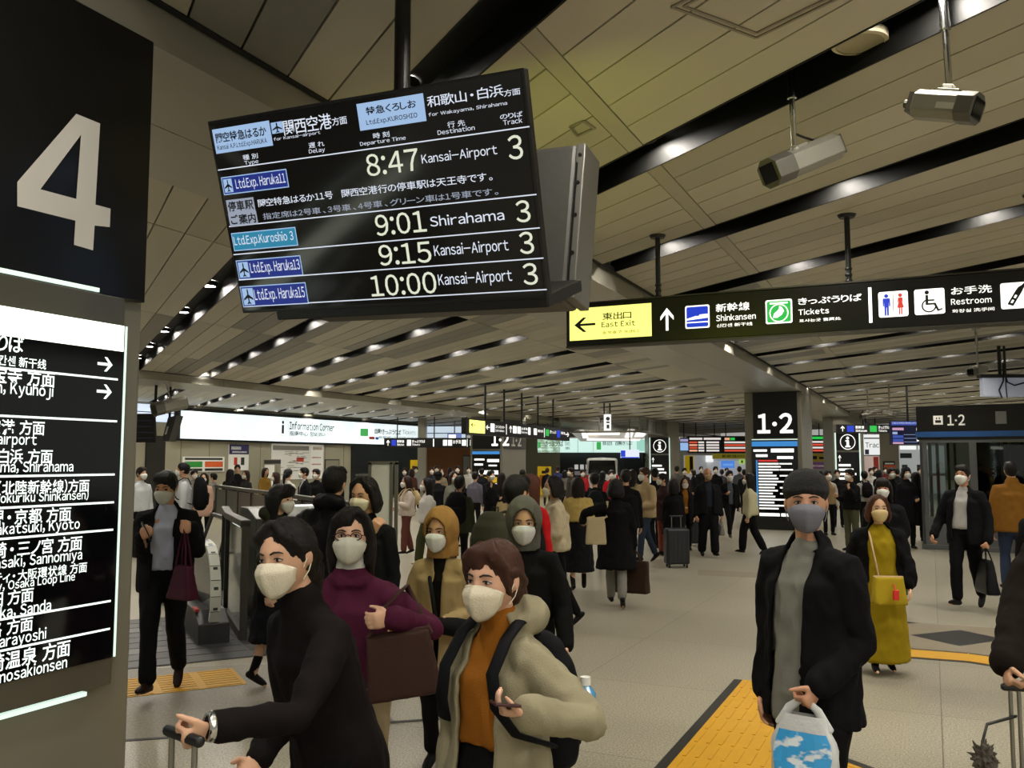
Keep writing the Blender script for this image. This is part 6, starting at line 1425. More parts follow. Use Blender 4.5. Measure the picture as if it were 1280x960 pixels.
def phone(S, side, label, col='#121214'):
    g, d, t, n = [S.M.to_3x3() @ v if i else S.M @ v for i, v in enumerate(S.grip[side])]
    c = g + n * .004 + t * .02; m = MB(); m.obox(c, t, d, n, -.072, .072, -.035, .035, -.004, .004); r = empty('mobile_phone', c, label, 'phone'); m.build('case', mat('phone_' + col.strip('#'), col, .3), r, bevel=.003)
    m = MB(); m.obox(c, t, d, n, -.066, .066, -.031, .031, .004, .0046) if n.z > 0 else m.obox(c, t, d, n, -.066, .066, -.031, .031, -.0046, -.004); m.build('screen', mat('phone_screen', '#15181c', .1), r); reparent(r); return r
def PP(px, ytop, Y, yaw, label, **kw):
    H = 1.8 - (ytop - 576) * Y / 1124 - .012; return person(px, Y, H, yaw, label, **kw)
def wpx(px, py, Y): return at_depth(px, py, Y)
BLK = '#121214'
# ------------------------------------------------------------------ nearest people
A = PP(422, 640, 2.92, -46, 'woman in sheer black blouse leaning forward with silver bracelet, lower left foreground', fem=True, hair=('tied', '#14100e'), mask='#d8d0ba', skin='#d0a486', lean=17, head=(22, -10),
       top=dict(c='#1c1515', n='blouse', ease=.02, bottom=.84, arm_r=.062, cuff=.044, collar=.02, sleeve=.95, w=.01), legs=('pants', '#101012', 1.5), arms=(('px', wpx(268, 908, 2.40), (.5, -.3, -.6), (-.1, .6, -.25)), ('px', wpx(322, 948, 2.68), (.3, -.6, -.5), (0, .6, -.3))), curl=('grip', 'half'), pose='stepL')
def bracelet(S, s, label, cat, m, off=.0):
    sh, el, wr, d, t = S.arm[s]; c = wr + (wr - el).normalized() * .012; dd = (wr - el).normalized(); x, y, _ = frame_from(dd); mb = MB()
    mb.tube([world(S, c + x * math.cos(a) * .034 + y * math.sin(a) * .034) for a in [2 * math.pi * i / 20 for i in range(21)]], .011, n=8, flat=[.5] * 21, caps=False); o = mb.build(cat, m, None, smooth=True); tag(o, label, cat); return o
bracelet(A, 1, 'silver bracelet on the wrist of the woman in sheer black blouse', 'bracelet', M_chrome)
def trolley(p_grip, label, col, h=.62, w=.40, d=.24, yaw=0, handle=None, spread=.11):
    """upright suitcase whose raised handle is under the gripping hand"""
    base = V((p_grip.x, p_grip.y, 0)); a = math.radians(yaw); ex_ = V((math.cos(a), math.sin(a), 0)); ey_ = V((-math.sin(a), math.cos(a), 0)); root = empty('suitcase', base, label, 'suitcase'); q = lambda x, y, z: base + ex_ * x + ey_ * y + ZV * z
    f = mat('shell_' + col.strip('#'), col, .45, var=.06, scale=10); mb = MB(); mb.obox(base, ex_, ey_, ZV, -w / 2, w / 2, -d / 2, d / 2, .06, .06 + h); mb.build('shell', f, root, bevel=.035)
    mb = MB()
    for i in range(5): mb.obox(base, ex_, ey_, ZV, -w * .36 + i * w * .18 - .008, -w * .36 + i * w * .18 + .008, -d / 2 - .004, d / 2 + .004, .12, h)
    mb.build('shell_ribs', f, root, bevel=.004)
    zt = p_grip.z; mb = MB()
    for s in (-1, 1): mb.cyl(q(s * spread / 2, 0, .05 + h), q(s * spread / 2, 0, zt), .008, n=10)
    mb.build('telescopic_tube', M_steel, root)
    mb = MB(); mb.tube([q(-spread / 2 - .02, 0, zt), q(spread / 2 + .02, 0, zt)], .015, n=10); mb.build('grip', M_black, root, smooth=True)
    for x in (-1, 1):
        for y in (-1, 1): mb = MB(); mb.cyl(q(x * (w / 2 - .05) - .012, y * (d / 2 - .04), .03), q(x * (w / 2 - .05) + .012, y * (d / 2 - .04), .03), .03, n=14); mb.build('wheel', M_soled, root)
    reparent(root); return root
gA = world(A, A.grip[1][0]); trolley(gA, 'black suitcase under the hand of the woman in sheer black blouse', '#121212', yaw=-40)
B = PP(441, 641, 3.8, 6, 'woman with glasses in maroon sweater over white turtleneck, brown bag on her arm', fem=True, hair=('mid+swept', '#15110f'), mask='#c9c7b6', skin='#d2a789', glasses='#2a1a1c', head=(-4, -4),
       inner=dict(c='#cfcdc2', n='turtleneck', ease=.008, bottom=1.0, collar=.05, neck=.072, sleeves=False), top=dict(c='#4a1a31', n='sweater', ease=.02, bottom=.93, neck=.105, neckz=1.37, arm_r=.062, w=.014), legs=('pants', '#8d8064', 1.25),
       arms=(('px', wpx(491, 772, 3.56), (.8, -.4, -.4), (-.7, .3, -.35), (-.1, .1, 1)), 'hang'), curl=('half', 'relax'), pose='stepR')
def shoulder_bag(S, s, label, col, c, w, h, d, rough=.6, scol=None, pts=None, tilt=0.0, yaw=0.0):
    """bag hanging under the arm from a strap over the shoulder; c = centre in the world"""
    a = math.radians(S.yaw + yaw); R3 = Matrix.Rotation(a, 3, 'Z') @ Matrix.Rotation(tilt, 3, 'Y'); ex_, ey_, ez_ = R3 @ V((1, 0, 0)), R3 @ V((0, 1, 0)), R3 @ V((0, 0, 1)); q = lambda x, y, z: c + ex_ * x + ey_ * y + ez_ * z
    m = MB(); m.hexa([q(-w / 2, -d / 2, -h / 2), q(w / 2, -d / 2, -h / 2), q(w / 2, d / 2, -h / 2), q(-w / 2, d / 2, -h / 2), q(-w * .42, -d * .2, h / 2), q(w * .42, -d * .2, h / 2), q(w * .42, d * .2, h / 2), q(-w * .42, d * .2, h / 2)])
    st = MB(); sp = pts or [q(-w * .33, 0, h * .45), world(S, S.up((.13 * s, -.10, 1.2))), world(S, S.up((.115 * s, -.05, 1.40))), world(S, S.up((.115 * s, .05, 1.405))), world(S, S.up((.13 * s, .12, 1.2))), q(w * .33, 0, h * .45)]
    st.tube(sp, .014, n=8, flat=[.45] * len(sp)); tp = MB(); tp.tube([q(-w * .4, 0, h * .49), q(w * .4, 0, h * .49)], .011, n=8)
    return soup_thing('shoulder_bag', label, 'bag', c - V((0, 0, h / 2)), [('pouch', m, fabric(col, rough), .010 if S.M.translation.y < 6 else .018), ('zip_edge', tp, fabric(scol or col, rough), 0), ('strap', st, fabric(scol or col, .7), 0)])
shoulder_bag(B, 1, 'large brown shoulder bag held by the woman in the maroon sweater', '#3a2620', wpx(502, 830, 3.58), .29, .245, .12, rough=.5, tilt=-.14, pts=[wpx(462, 794, 3.54), wpx(480, 760, 3.56), wpx(502, 738, 3.66), wpx(508, 732, 3.84), wpx(522, 760, 3.74), wpx(538, 792, 3.6)])
C = PP(622, 683, 2.8, -40, 'woman in open beige coat over mustard sweater looking left, with phone and backpack, lower centre', fem=True, hair=('tied+swept', '#40261b'), mask='#d8cfb8', skin='#d6a88c', head=(6, 4),
       inner=dict(c='#8a5518', n='sweater', ease=.014, bottom=1.02, collar=.045, neck=.066, sleeves=False), top=dict(c='#8c856c', n='coat', ease=.035, bottom=.70, arm_r=.067, cuff=.054, flare=.05, neck=.092, hood=True, w=.016, open=vopen([(1.5, -.085, .085), (1.36, -.075, .075), (.9, -.095, .085), (.0, -.12, .1)])), legs=('pants', '#121214', 1.1, 1.08),
       arms=(('px', wpx(662, 892, 2.46), (.55, -.7, -.4), (-.6, .3, -.05), (0, 1, .2)), ((.16, .05, -1), (.05, .2, -1))), curl=('half', 'relax'), pose='stepR')
backpack(C, 'black backpack on the back of the woman in the beige coat', '#17181c', zc=1.14, w=.30, h=.44, d=.17)
def hood_down(S, col, label=None):
    pass
mb = MB(); bc = world(C, C.up((.19, .25, 1.13))); mb.cyl(bc - V((0, 0, .09)), bc + V((0, 0, .045)), .032, n=20); mb.cyl(bc + V((0, 0, .045)), bc + V((0, 0, .07)), .032, .014, n=20)
bt = empty('water_bottle', bc - V((0, 0, .09)), 'blue water bottle in the side pocket of the black backpack', 'bottle'); mb.build('bottle_body', mat('bottle_blue', '#4f9fd0', .2, trans=.3), bt, smooth=False); mb = MB(); mb.cyl(bc + V((0, 0, .07)), bc + V((0, 0, .095)), .016, n=14); mb.build('cap', M_white, bt); mb = MB(); mb.cyl(bc - V((0, 0, .05)), bc + V((0, 0, .01)), .0328, n=20); mb.build('wrapper', mat('wrapper_pale', '#bcd8e8', .4), bt); reparent(bt)
phone(C, 1, 'dark red mobile phone in the hand of the woman in the beige coat', '#3a1518')
D = PP(553, 643, 5.3, -10, 'person in tan hooded parka with the hood up and white mask, behind the beige coat', fem=True, hair=('thin', '#1a1412'), mask='#cfd2d2', head=(-10, 6), hat=('hood', '#94703f'),
       inner=dict(c='#17140f', n='shirt', ease=.016, collar=.02, sleeves=False), top=dict(c='#98835e', n='parka', ease=.035, bottom=.62, arm_r=.072, cuff=.06, flare=.06, open=vopen([(1.5, -.05, .05), (1.36, -.035, .035), (.62, -.012, .012), (.0, -.02, .02)])), legs=('pants', '#131314', .95), arms=('hold', 'hold'), pose='stepL')
mb = MB(); c = wpx(569, 784, 5.02); mb.tube([c - V((.12, -.02, -.01)), c, c + V((.12, .02, -.015))], [.06, .075, .06], n=14, flat=[.7] * 3); st = MB(); st.tube([c + V((-.11, .03, .03)), wpx(540, 742, 5.06), wpx(537, 722, 5.2)], .012, n=6)
soup_thing('waist_bag', 'black bag held at the front of the tan hooded parka', 'bag', c - V((0, 0, .07)), [('pouch', mb, fabric('#141416'), .012), ('strap', st, fabric('#141416'), 0)])
E_ = PP(655, 632, 5.3, 4, 'person in black jacket with grey hood up and white mask, behind the beige coat', hair=('thin', '#161210'), mask='#c9ccd2', head=(-6, 8), hat=('hood', '#55554f'), top=dict(c='#101113', n='jacket', ease=.03, bottom=.8, arm_r=.07), legs=('pants', '#141416', 1.0), arms=('fwd', 'hang'), pose='stepL')
F = PP(645, 597, 6.3, 138, 'black haired man seen from behind, black jacket and olive backpack, beyond the grey hood', hair=('short', '#100e0d'), top=dict(c='#151516', n='jacket', ease=.03, bottom=.8, arm_r=.07), arms=('hang', 'hang'), pose='stepL')
backpack(F, 'olive backpack on the back of the black haired man', '#34352a', w=.34, h=.46, d=.22, zc=1.22)
G_ = PP(1006, 597, 3.8, -54, 'man in black beanie, grey mask and open black jacket carrying a plastic bag', hair=('thin', '#141010'), mask='#6e6f78', skin='#c08f72', hat=('beanie', '#131212'), head=(36, -2), build=.95,
        inner=dict(c='#77776f', n='sweatshirt', ease=.016, bottom=.70, neck=.074, neckz=1.385, flare=.04), top=dict(c='#131315', n='jacket', ease=.042, bottom=.70, arm_r=.066, cuff=.058, flare=.05, neck=.088, w=.014, open=vopen([(1.5, -.075, .075), (1.36, -.08, .07), (1.0, -.12, .05), (.8, -.135, .05), (.0, -.14, .05)])), legs=('pants', '#121213', 1.35),
        arms=(('px', wpx(1024, 856, 3.58), (.35, -.8, -.4), (-.1, .3, -.7), (0, .9, .2)), ((.08, .02, -1), (.02, .14, -1))), curl=('grip', 'relax'), pose='stepL')
def plastic_bag(S):
    g = world(S, S.grip[1][0]); root = empty('plastic_bag', V((g.x, g.y, g.z - .46)), 'white carrier bag with blue cloud pattern held by the man in the beanie', 'bag')
    m = bpy.data.materials.new('carrier_plastic'); m.use_nodes = True; nt = m.node_tree; N = nt.nodes; L = nt.links; b = N['Principled BSDF']
    b.inputs['Roughness'].default_value = .25; tc = N.new('ShaderNodeTexCoord'); sp = N.new('ShaderNodeSeparateXYZ'); L.new(tc.outputs['Object'], sp.inputs[0])
    no = N.new('ShaderNodeTexNoise'); no.inputs['Scale'].default_value = 13; no.inputs['Detail'].default_value = 3; mp = N.new('ShaderNodeMapping'); mp.inputs['Scale'].default_value = (1, 1, 1.9); L.new(tc.outputs['Object'], mp.inputs[0]); L.new(mp.outputs[0], no.inputs['Vector'])
    cr = N.new('ShaderNodeValToRGB'); cr.color_ramp.elements[0].position = .52; cr.color_ramp.elements[0].color = lin('#3f9fdc'); cr.color_ramp.elements[1].position = .6; cr.color_ramp.elements[1].color = lin('#dfe8ee'); L.new(no.outputs['Fac'], cr.inputs[0]); L.new(cr.outputs[0], b.inputs['Base Color'])
    mw = mat('carrier_white', '#cfd2d2', .3, bump=.5, bscale=25, alpha=.93)
    w, h, d = .25, .42, .12; a = math.radians(S.yaw + 18); ex_ = V((math.cos(a), math.sin(a), 0)); ey_ = V((-math.sin(a), math.cos(a), 0)); t = g - V((0, 0, .05)); rs_ = random.Random(4)
    vs, fs = [], []; nu, nv = 28, 14
    for j in range(nv + 1):
        v = j / nv; z = -h * v; sw = .66 + .34 * min(1, v * 4)
        for i in range(nu):
            th = 2 * math.pi * i / nu; r = 1 + .13 * noise.noise(V((math.cos(th) * 3, math.sin(th) * 3, v * 6)))
            vs.append(t + ex_ * (w / 2 * sw * r * (abs(math.cos(th)) ** .6) * (1 if math.cos(th) > 0 else -1)) + ey_ * (d / 2 * (.35 + .65 * min(1, v * 1.6)) * r * (abs(math.sin(th)) ** .7) * (1 if math.sin(th) > 0 else -1)) + ZV * z)
    for j in range(nv):
        for i in range(nu): fs.append((j * nu + i, j * nu + (i + 1) % nu, (j + 1) * nu + (i + 1) % nu, (j + 1) * nu + i))
    fs.append(tuple(range(nv * nu, (nv + 1) * nu))); mb = MB(); mb.add(vs, fs); mb.build('pouch', mw, root, smooth=True)
    mb = MB(); n0 = 5
    pts = []
    for j in range(2, nv):
        for i in range(nu):
            th = 2 * math.pi * (i + .5) / nu
            if -math.sin(th) > .62:
                q = [vs[j * nu + i], vs[j * nu + (i + 1) % nu], vs[(j + 1) * nu + (i + 1) % nu], vs[(j + 1) * nu + i]]; o = ey_ * (.0022 if math.sin(th) > 0 else -.0022); mb.add([p + o for p in q], [(0, 1, 2, 3)])
    mb.fix = False; mb.build('cloud_print', m, root, smooth=True)
    for s in (-1, 1): mb = MB(); mb.tube([t + ex_ * (s * w * .36) + ZV * -.05, t + ex_ * (s * w * .22) + ZV * .02, t + ex_ * (s * .012) + ZV * .055], [.026, .018, .012], n=10, flat=[.5] * 3, fdir=ex_); mb.build('handle', mw, root, smooth=True)
    reparent(root)
plastic_bag(G_)
Lr = PP(1350, 588, 3.85, -18, 'person in brown coat at the right edge gripping a trolley handle', hair=('short', '#17120f'), top=dict(c='#241b14', n='coat', ease=.04, bottom=.55, arm_r=.072, cuff=.062, flare=.08, collar=.03, neck=.085), legs=('pants', '#191614', 1.1), arms=('hang', ('px', wpx(1252, 856, 3.6), (.5, -.6, -.4), (.0, .3, -.7), (0, .9, .2))), curl=('relax', 'grip'), pose='stepL')
gL = world(Lr, Lr.grip[-1][0]); trolley(gL - V((0, 0, .01)), 'dark trolley case at the lower right edge with its handle raised', '#1b1a19', h=.5, w=.36, d=.24, yaw=-15, spread=.03)
mb = MB(); c = wpx(1229, 948, 3.5)
for i in range(90): a_, b_ = random.uniform(0, 6.28), random.uniform(-1, 1); q_ = V((math.cos(a_) * math.sqrt(1 - b_ * b_), math.sin(a_) * math.sqrt(1 - b_ * b_), b_ * 1.3)); mb.tube([c + q_ * .02, c + q_ * random.uniform(.045, .06)], [.012, .003], n=6)
st = MB(); st.tube([c + V((0, 0, .06)), c + V((.03, .02, .12)), gL - V((0, 0, .12))], .006, n=6); soup_thing('fur_charm', 'grey brown fur charm hanging from the trolley handle at the lower right', 'charm', c - V((0, 0, .08)), [('fur', mb, mat('fur_grey', '#4c463d', .95, var=.5, scale=70, bump=1.0, bscale=120), .004), ('cord', st, M_black, 0)])
PP(1306, 588, 6.6, -170, 'person in long black coat cut off by the right edge', hair=('short', '#121010'), top=dict(c='#0e0e10', ease=.04, bottom=.5, n='coat', flare=.06))
N_ = PP(458, 592, 6.0, -16, 'dark haired woman in black touching her mask with one hand', fem=True, hair=('bob', '#110f0e'), mask='#d9d2b8', skin='#c99a7c', head=(-8, 8), top=dict(c='#17181b', n='coat', ease=.03, bottom=.6, arm_r=.064, cuff=.05), legs=('pants', '#151517', 1.0), arms=('hang', ('px', wpx(465, 668, 5.70), (.7, -.2, -.7), (-.12, .0, 1), (.6, -.2, .2))), curl=('relax', 'half'))
O_ = PP(350, 608, 7.4, 72, 'long haired woman in olive jacket facing right before the escalator box', fem=True, hair=('long+bangs', '#131010'), mask='#d0cfc6', head=(0, 6), top=dict(c='#2c2d20', n='jacket', ease=.035, bottom=.78, arm_r=.068, puff=.006, hood=True), legs=('skirt', '#17181f', 1.0, .36, .06), arms=('hang', 'hang'), shoes='#121212', boots=True, pose='stepL')
P_m = PP(418, 585, 6.6, 165, 'man in black puffer jacket seen from behind, left of the woman touching her mask', hair=('short', '#0f0d0c'), top=dict(c='#15161a', n='puffer_jacket', ease=.05, bottom=.78, arm_r=.078, puff=.012, hood=True, w=.02, rough=.5), arms=('bent', 'hang'), pose='stepL')
# ------------------------------------------------------------------ woman in mustard, the two men in suits, ochre jacket
H_ = PP(1095, 623, 7.8, -8, 'woman in long mustard dress and black fur jacket with mustard bag', fem=True, hair=('bob', '#4a2c1c'), mask='#cfb98a', skin='#d9ae8f', build=1.1,
        inner=dict(c='#8f7a14', n='dress', ease=.025, bottom=.10, flare=.035, neck=.085, neckz=1.36, w=.02, sleeves=False), top=dict(c='#0f0f10', n='fur_jacket', ease=.05, bottom=.86, arm_r=.082, puff=.01, cuff=.06, sleeve=.82, w=.03, neck=.09, open=vopen([(1.5, -.10, .10), (1.3, -.115, .115), (1.0, -.13, .13), (.0, -.14, .14)])), legs=('pants', '#6f6012', .8), shoes='#0e0e0e', arms=('fwd', 'back'), pose='stepR')
c = wpx(1111, 738, 7.48)
shoulder_bag(H_, 1, 'mustard handbag with red charm on a beige strap across the mustard dress', '#a08a1c', c, .27, .22, .16, scol='#b89a78', pts=[wpx(1100, 728, 7.58), wpx(1094, 700, 7.60), wpx(1088, 672, 7.66), wpx(1086, 664, 7.8), wpx(1095, 662, 7.98), wpx(1110, 700, 8.0), wpx(1121, 730, 7.6)])
mb = MB(); q = wpx(1120, 744, 7.36); mb.box(q, (.05, .02, .08)); st = MB(); st.tube([q + V((0, 0, .04)), wpx(1117, 730, 7.42)], .005, n=6); soup_thing('bag_charm', 'red charm hanging on the mustard handbag', 'charm', q - V((0, 0, .04)), [('charm_body', mb, mat('charm_red', '#c8281c', .5), .006), ('cord', st, mat('charm_red', '#c8281c', .5), 0)])
I_ = PP(211, 591, 7.1, 6, 'man in dark suit stepping off the escalator looking at his phone, maroon bag in hand', hair=('short', '#12100f'), mask='#c4c4be', skin='#b98a6c', head=(-6, 16), build=1.05,
        inner=dict(c='#a9adc2', n='dress_shirt', ease=.01, bottom=.9, collar=.025, neck=.074, neckz=1.37), top=dict(c='#141519', n='suit_jacket', ease=.035, bottom=.76, neck=.082, arm_r=.07, cuff=.058, open=vopen([(1.5, -.075, .085), (1.38, -.075, .09), (1.1, -.07, .09), (.9, -.07, .085), (.0, -.09, .1)])), legs=('pants', '#131418', 1.15), shoes='#2a1a14',
        arms=(('px', wpx(239, 660, 6.85), (.12, -.5, -.85), (0, .5, -.4), (0, .4, .9)), ('px', wpx(178, 672, 6.80), (.12, -.5, -.85), (-.35, .8, .1), (.3, .2, .9))), curl=('grip', 'half'), pose='walkR')
phone(I_, -1, 'dark phone in the right hand of the man in the dark suit at left')
hand_bag(I_, 1, 'maroon handbag hanging from the left hand of the man in the dark suit', '#3d1426', w=.27, h=.25, d=.12, drop=.27, taper=.55, rough=.4, turn=50)
J_ = PP(1203, 583, 11.1, -48, 'man in black suit and open collar white shirt walking left before the elevator kiosk', hair=('short', '#17120f'), mask='#d6d6d0', skin='#c08c6c', build=1.06,
        inner=dict(c='#b4b2b0', n='dress_shirt', ease=.008, bottom=.9, collar=.025, neck=.076, neckz=1.36), top=dict(c='#16171a', n='suit_jacket', ease=.035, bottom=.74, neck=.082, arm_r=.07, cuff=.058, open=vopen([(1.5, -.07, .07), (1.38, -.07, .07), (1.0, -.1, .075), (.0, -.13, .08)])), legs=('pants', '#101012', 1.15), arms=('carry', 'out'), curl=('grip', 'half'), pose='walkR')
hand_bag(J_, 1, 'shiny black bag carried by the man in the black suit before the elevator kiosk', '#121214', w=.44, h=.40, d=.16, drop=.14, taper=.6, rough=.25, turn=40)
PP(1263, 578, 12.4, 165, 'man in ochre jacket and jeans seen from behind at the right edge', hair=('short', '#13100e'), top=dict(c='#7d551e', n='jacket', ease=.05, bottom=.78, arm_r=.078, collar=.02, neck=.085), legs=('pants', '#2f3a50', 1.1), pose='stepL')
# ------------------------------------------------------------------ middle distance, centre
Q_ = PP(722, 598, 12.6, 182, 'woman seen from behind in yellow shawl and long black leather skirt', fem=True, hair=('mid', '#1b1310'), top=dict(c='#b49a5a', n='shawl', ease=.055, bottom=1.0, arm_r=.085, cuff=.08, sleeve=.2, w=.025, straight=1), inner=dict(c='#c9b894', n='sweater', ease=.012), legs=('skirt', '#1b1b1f', 1.06, .28, .06), shoes='#161110', boots=True, arms=('hang', 'hang'), pose='stepR')
hand_bag(Q_, 1, 'black bag at the left side of the woman in the yellow shawl', '#131315', w=.26, h=.3, d=.1, drop=.3, turn=90, off=(-.02, 0, .32))
R_ = PP(769, 601, 11.2, 178, 'woman seen from behind in long black coat and grey trousers', fem=True, hair=('bob', '#0e0c0b'), top=dict(c='#0d0d0f', n='coat', ease=.045, bottom=.50, flare=.12, arm_r=.075, cuff=.06), legs=('pants', '#77756f', 1.15), shoes='#1b1a1a', sole=M_sole, arms=(((1.0, -.25, -.25), (.1, .9, -.5)), 'carry'), curl=('half', 'grip'), pose='walkL')
hand_bag(R_, -1, 'dark brown paper shopping bag carried by the woman in the long black coat', '#33241c', w=.34, h=.40, d=.13, drop=.12, taper=1.0, turn=62, off=(.05, 0, 0))
hand_bag(R_, -1, 'cream and black checked shopping bag beside the brown paper one', '#5f5443', w=.30, h=.40, d=.1, drop=.12, taper=1.0, turn=62, off=(-.07, .12, -.01))
shoulder_bag(R_, 1, 'cream tote bag hanging at the left side of the woman in the long black coat', '#a79878', wpx(745, 664, 11.0), .26, .32, .08)
PP(662, 595, 8.5, 145, 'long haired woman in bright red jacket walking away, right of the black haired man', fem=True, hair=('long', '#4a2618'), top=dict(c='#a8161a', n='jacket', ease=.035, bottom=.80, arm_r=.068), legs=('pants', '#202024', 1.0), pose='walkL')
T_ = PP(692, 598, 9.9, -80, 'woman in cream fluffy jacket looking at a phone, beside the red jacket', fem=True, hair=('bob', '#14100f'), mask='#c8c0aa', top=dict(c='#b5a98e', n='fleece_jacket', ease=.06, bottom=.86, arm_r=.08, puff=.01, w=.025), legs=('pants', '#131315', .95), arms=('phone', 'bent'), curl=('half', 'half'), pose='walkR')
phone(T_, 1, 'phone held by the woman in the cream fluffy jacket', '#d8d8d8')
hand_bag(T_, -1, 'dark grey shopping bag below the cream fluffy jacket', '#2a2a2a', w=.34, h=.30, d=.12, drop=.16, taper=1.0, turn=80, off=(0, -.05, -.0))
U_ = PP(743, 591, 15.2, 178, 'man with dark backpack facing the parked van', hair=('short', '#0f0d0c'), top=dict(c='#1c1d20', n='jacket', ease=.04)); backpack(U_, 'dark backpack on the man facing the parked van', '#22262a', vox=.022)
PP(782, 589, 14.2, 176, 'man in black suit seen from behind, beyond the long black coat', hair=('short', '#141110'), top=dict(c='#121214', n='suit_jacket', ease=.045, bottom=.76), pose='stepL')
W_ = PP(806, 586, 16.0, -62, 'man in beige jacket with dark strap across his chest, walking left', hair=('short', '#3a2418'), top=dict(c='#a08b68', n='jacket', ease=.05, bottom=.8, arm_r=.075), legs=('pants', '#2c3442', 1.05), arms=('hold', 'hold'), pose='walkL')
PP(818, 586, 18.2, -165, 'person in black behind the man in the beige jacket', hair=('short', '#141110'), top=dict(c='#151517', ease=.035), legs=('pants', '#1a1f24', .95), pose='stepR')
PP(828, 591, 17.3, -70, 'person in maroon checked coat reading a paper', fem=True, hair=('short', '#151110'), top=dict(c='#33201f', n='coat', ease=.04, bottom=.72), legs=('pants', '#8a4a40', 1.0), arms=('phone', 'hold'))
Y_ = PP(841, 599, 16.2, 172, 'person in long black coat pulling the large black suitcase', fem=True, hair=('mid', '#120f0e'), top=dict(c='#121213', n='coat', ease=.05, bottom=.55, flare=.06), arms=('hang', 'hang'), curl=('relax', 'grip'))
trolley(V((844 / 1124 * 15.4 - 640 / 1124 * 15.4, 15.4, .86)), 'large black suitcase with raised steel handle, left of the man in dark jacket', '#16171a', h=.60, w=.40, d=.26, yaw=4, spread=.16)
Z_ = PP(855, 597, 18.3, 4, 'woman with orange scarf and black coat beside the large suitcase', fem=True, hair=('long', '#2a1712'), mask='#d8d2c8', inner=dict(c='#8a5a1e', n='scarf_sweater', ease=.02, collar=.02), top=dict(c='#151414', n='coat', ease=.045, bottom=.6, open=OPEN_V), arms=('hang', 'hold'))
trolley(V(((868 - 640) / 1124 * 19.2, 19.2, .75)), 'second black suitcase just behind the large one', '#141518', h=.58, w=.40, d=.25, yaw=0, spread=.16)
AA = PP(884, 586, 17.0, 4, 'heavy set balding man in dark jacket and wide trousers walking towards the camera', hair=('thin', '#2a2018'), mask='#9c8268', skin='#a87a5a', build=1.14, inner=dict(c='#20242c', n='shirt', ease=.008, bottom=.9), top=dict(c='#141518', n='jacket', ease=.045, bottom=.8, open=OPEN_V), legs=('pants', '#15151a', 1.5), pose='stepL')
hand_bag(AA, 1, 'grey plastic bag at the side of the balding man', '#6f6c68', w=.2, h=.2, d=.1, drop=.1)
BB = PP(911, 590, 20.8, 3, 'man in black suit looking at a phone, walking behind the balding man', hair=('short', '#131110'), inner=dict(c='#4a5058', n='shirt', ease=.006), top=dict(c='#131316', n='suit_jacket', ease=.035, bottom=.76, open=OPEN_V), arms=('hang', 'phone'), pose='walkR')
phone(BB, -1, 'phone in the hand of the man in the black suit behind the balding man', '#a02030')
CC = PP(936, 593, 17.3, -105, 'long black haired woman in cream jacket walking left of the 1·2 column', fem=True, hair=('long', '#100e0d'), top=dict(c='#b0aa8a', n='jacket', ease=.05, bottom=.82, arm_r=.075), legs=('pants', '#121214', 1.5), pose='walkL')
PP(1034, 588, 22.0, 3, 'person in tan quilted vest with backpack straps beside the 1·2 column', hair=('short', '#191412'), mask='#dcd8d0', inner=dict(c='#b8b4aa', n='shirt', ease=.015, sleeves=True), top=dict(c='#8a7455', n='quilted_vest', ease=.04, bottom=.82, sleeves=False), legs=('pants', '#131315', 1.0), arms=('hang', 'bent'))
PP(1046, 587, 24.5, -20, 'dark dressed man just behind the tan vest', hair=('short', '#161210'), mask='#c8b8a8', top=dict(c='#1a1a1c', ease=.04))
PP(1062, 586, 18.2, -62, 'man in black jacket and khaki trousers raising one hand, far right', hair=('short', '#121010'), top=dict(c='#121214', n='jacket', ease=.045), legs=('pants', '#4a4a36', 1.1), arms=('face', 'phone'))
GG = PP(1080, 589, 23.0, 175, 'person in white top with black backpack beyond the man with raised hand', hair=('short', '#161311'), top=dict(c='#a9a9a4', ease=.03)); backpack(GG, 'black backpack on the person in the white top, far right', '#141416', vox=.026)
PP(1103, 597, 10.4, -28, 'woman with long bangs in black coat directly behind the woman in mustard', fem=True, hair=('mid+bangs', '#151110'), mask='#d6d6d2', skin='#c48f70', top=dict(c='#131315', n='coat', ease=.06, bottom=.6, arm_r=.08, puff=.008), legs=('skirt', '#3a3a22', .9, .3, .04), arms=('hold', 'hang'))
PP(1113, 584, 19.5, 5, 'man with reddish fringe and light strap, far right before the white shop', hair=('short', '#241512'), top=dict(c='#19181a', ease=.04), arms=('hang', 'bent'))
PP(1132, 583, 18.6, 3, 'person in black beret and black coat left of the elevator kiosk', fem=True, hair=('bob', '#121010'), hat=('beanie', '#101012'), top=dict(c='#151419', n='coat', ease=.04, bottom=.5), arms=('hold', 'hang'))
PP(1144, 590, 20.3, 170, 'person in long black coat against the left edge of the elevator kiosk', fem=True, hair=('long', '#100e0d'), top=dict(c='#111113', n='coat', ease=.04, bottom=.4, flare=.05))
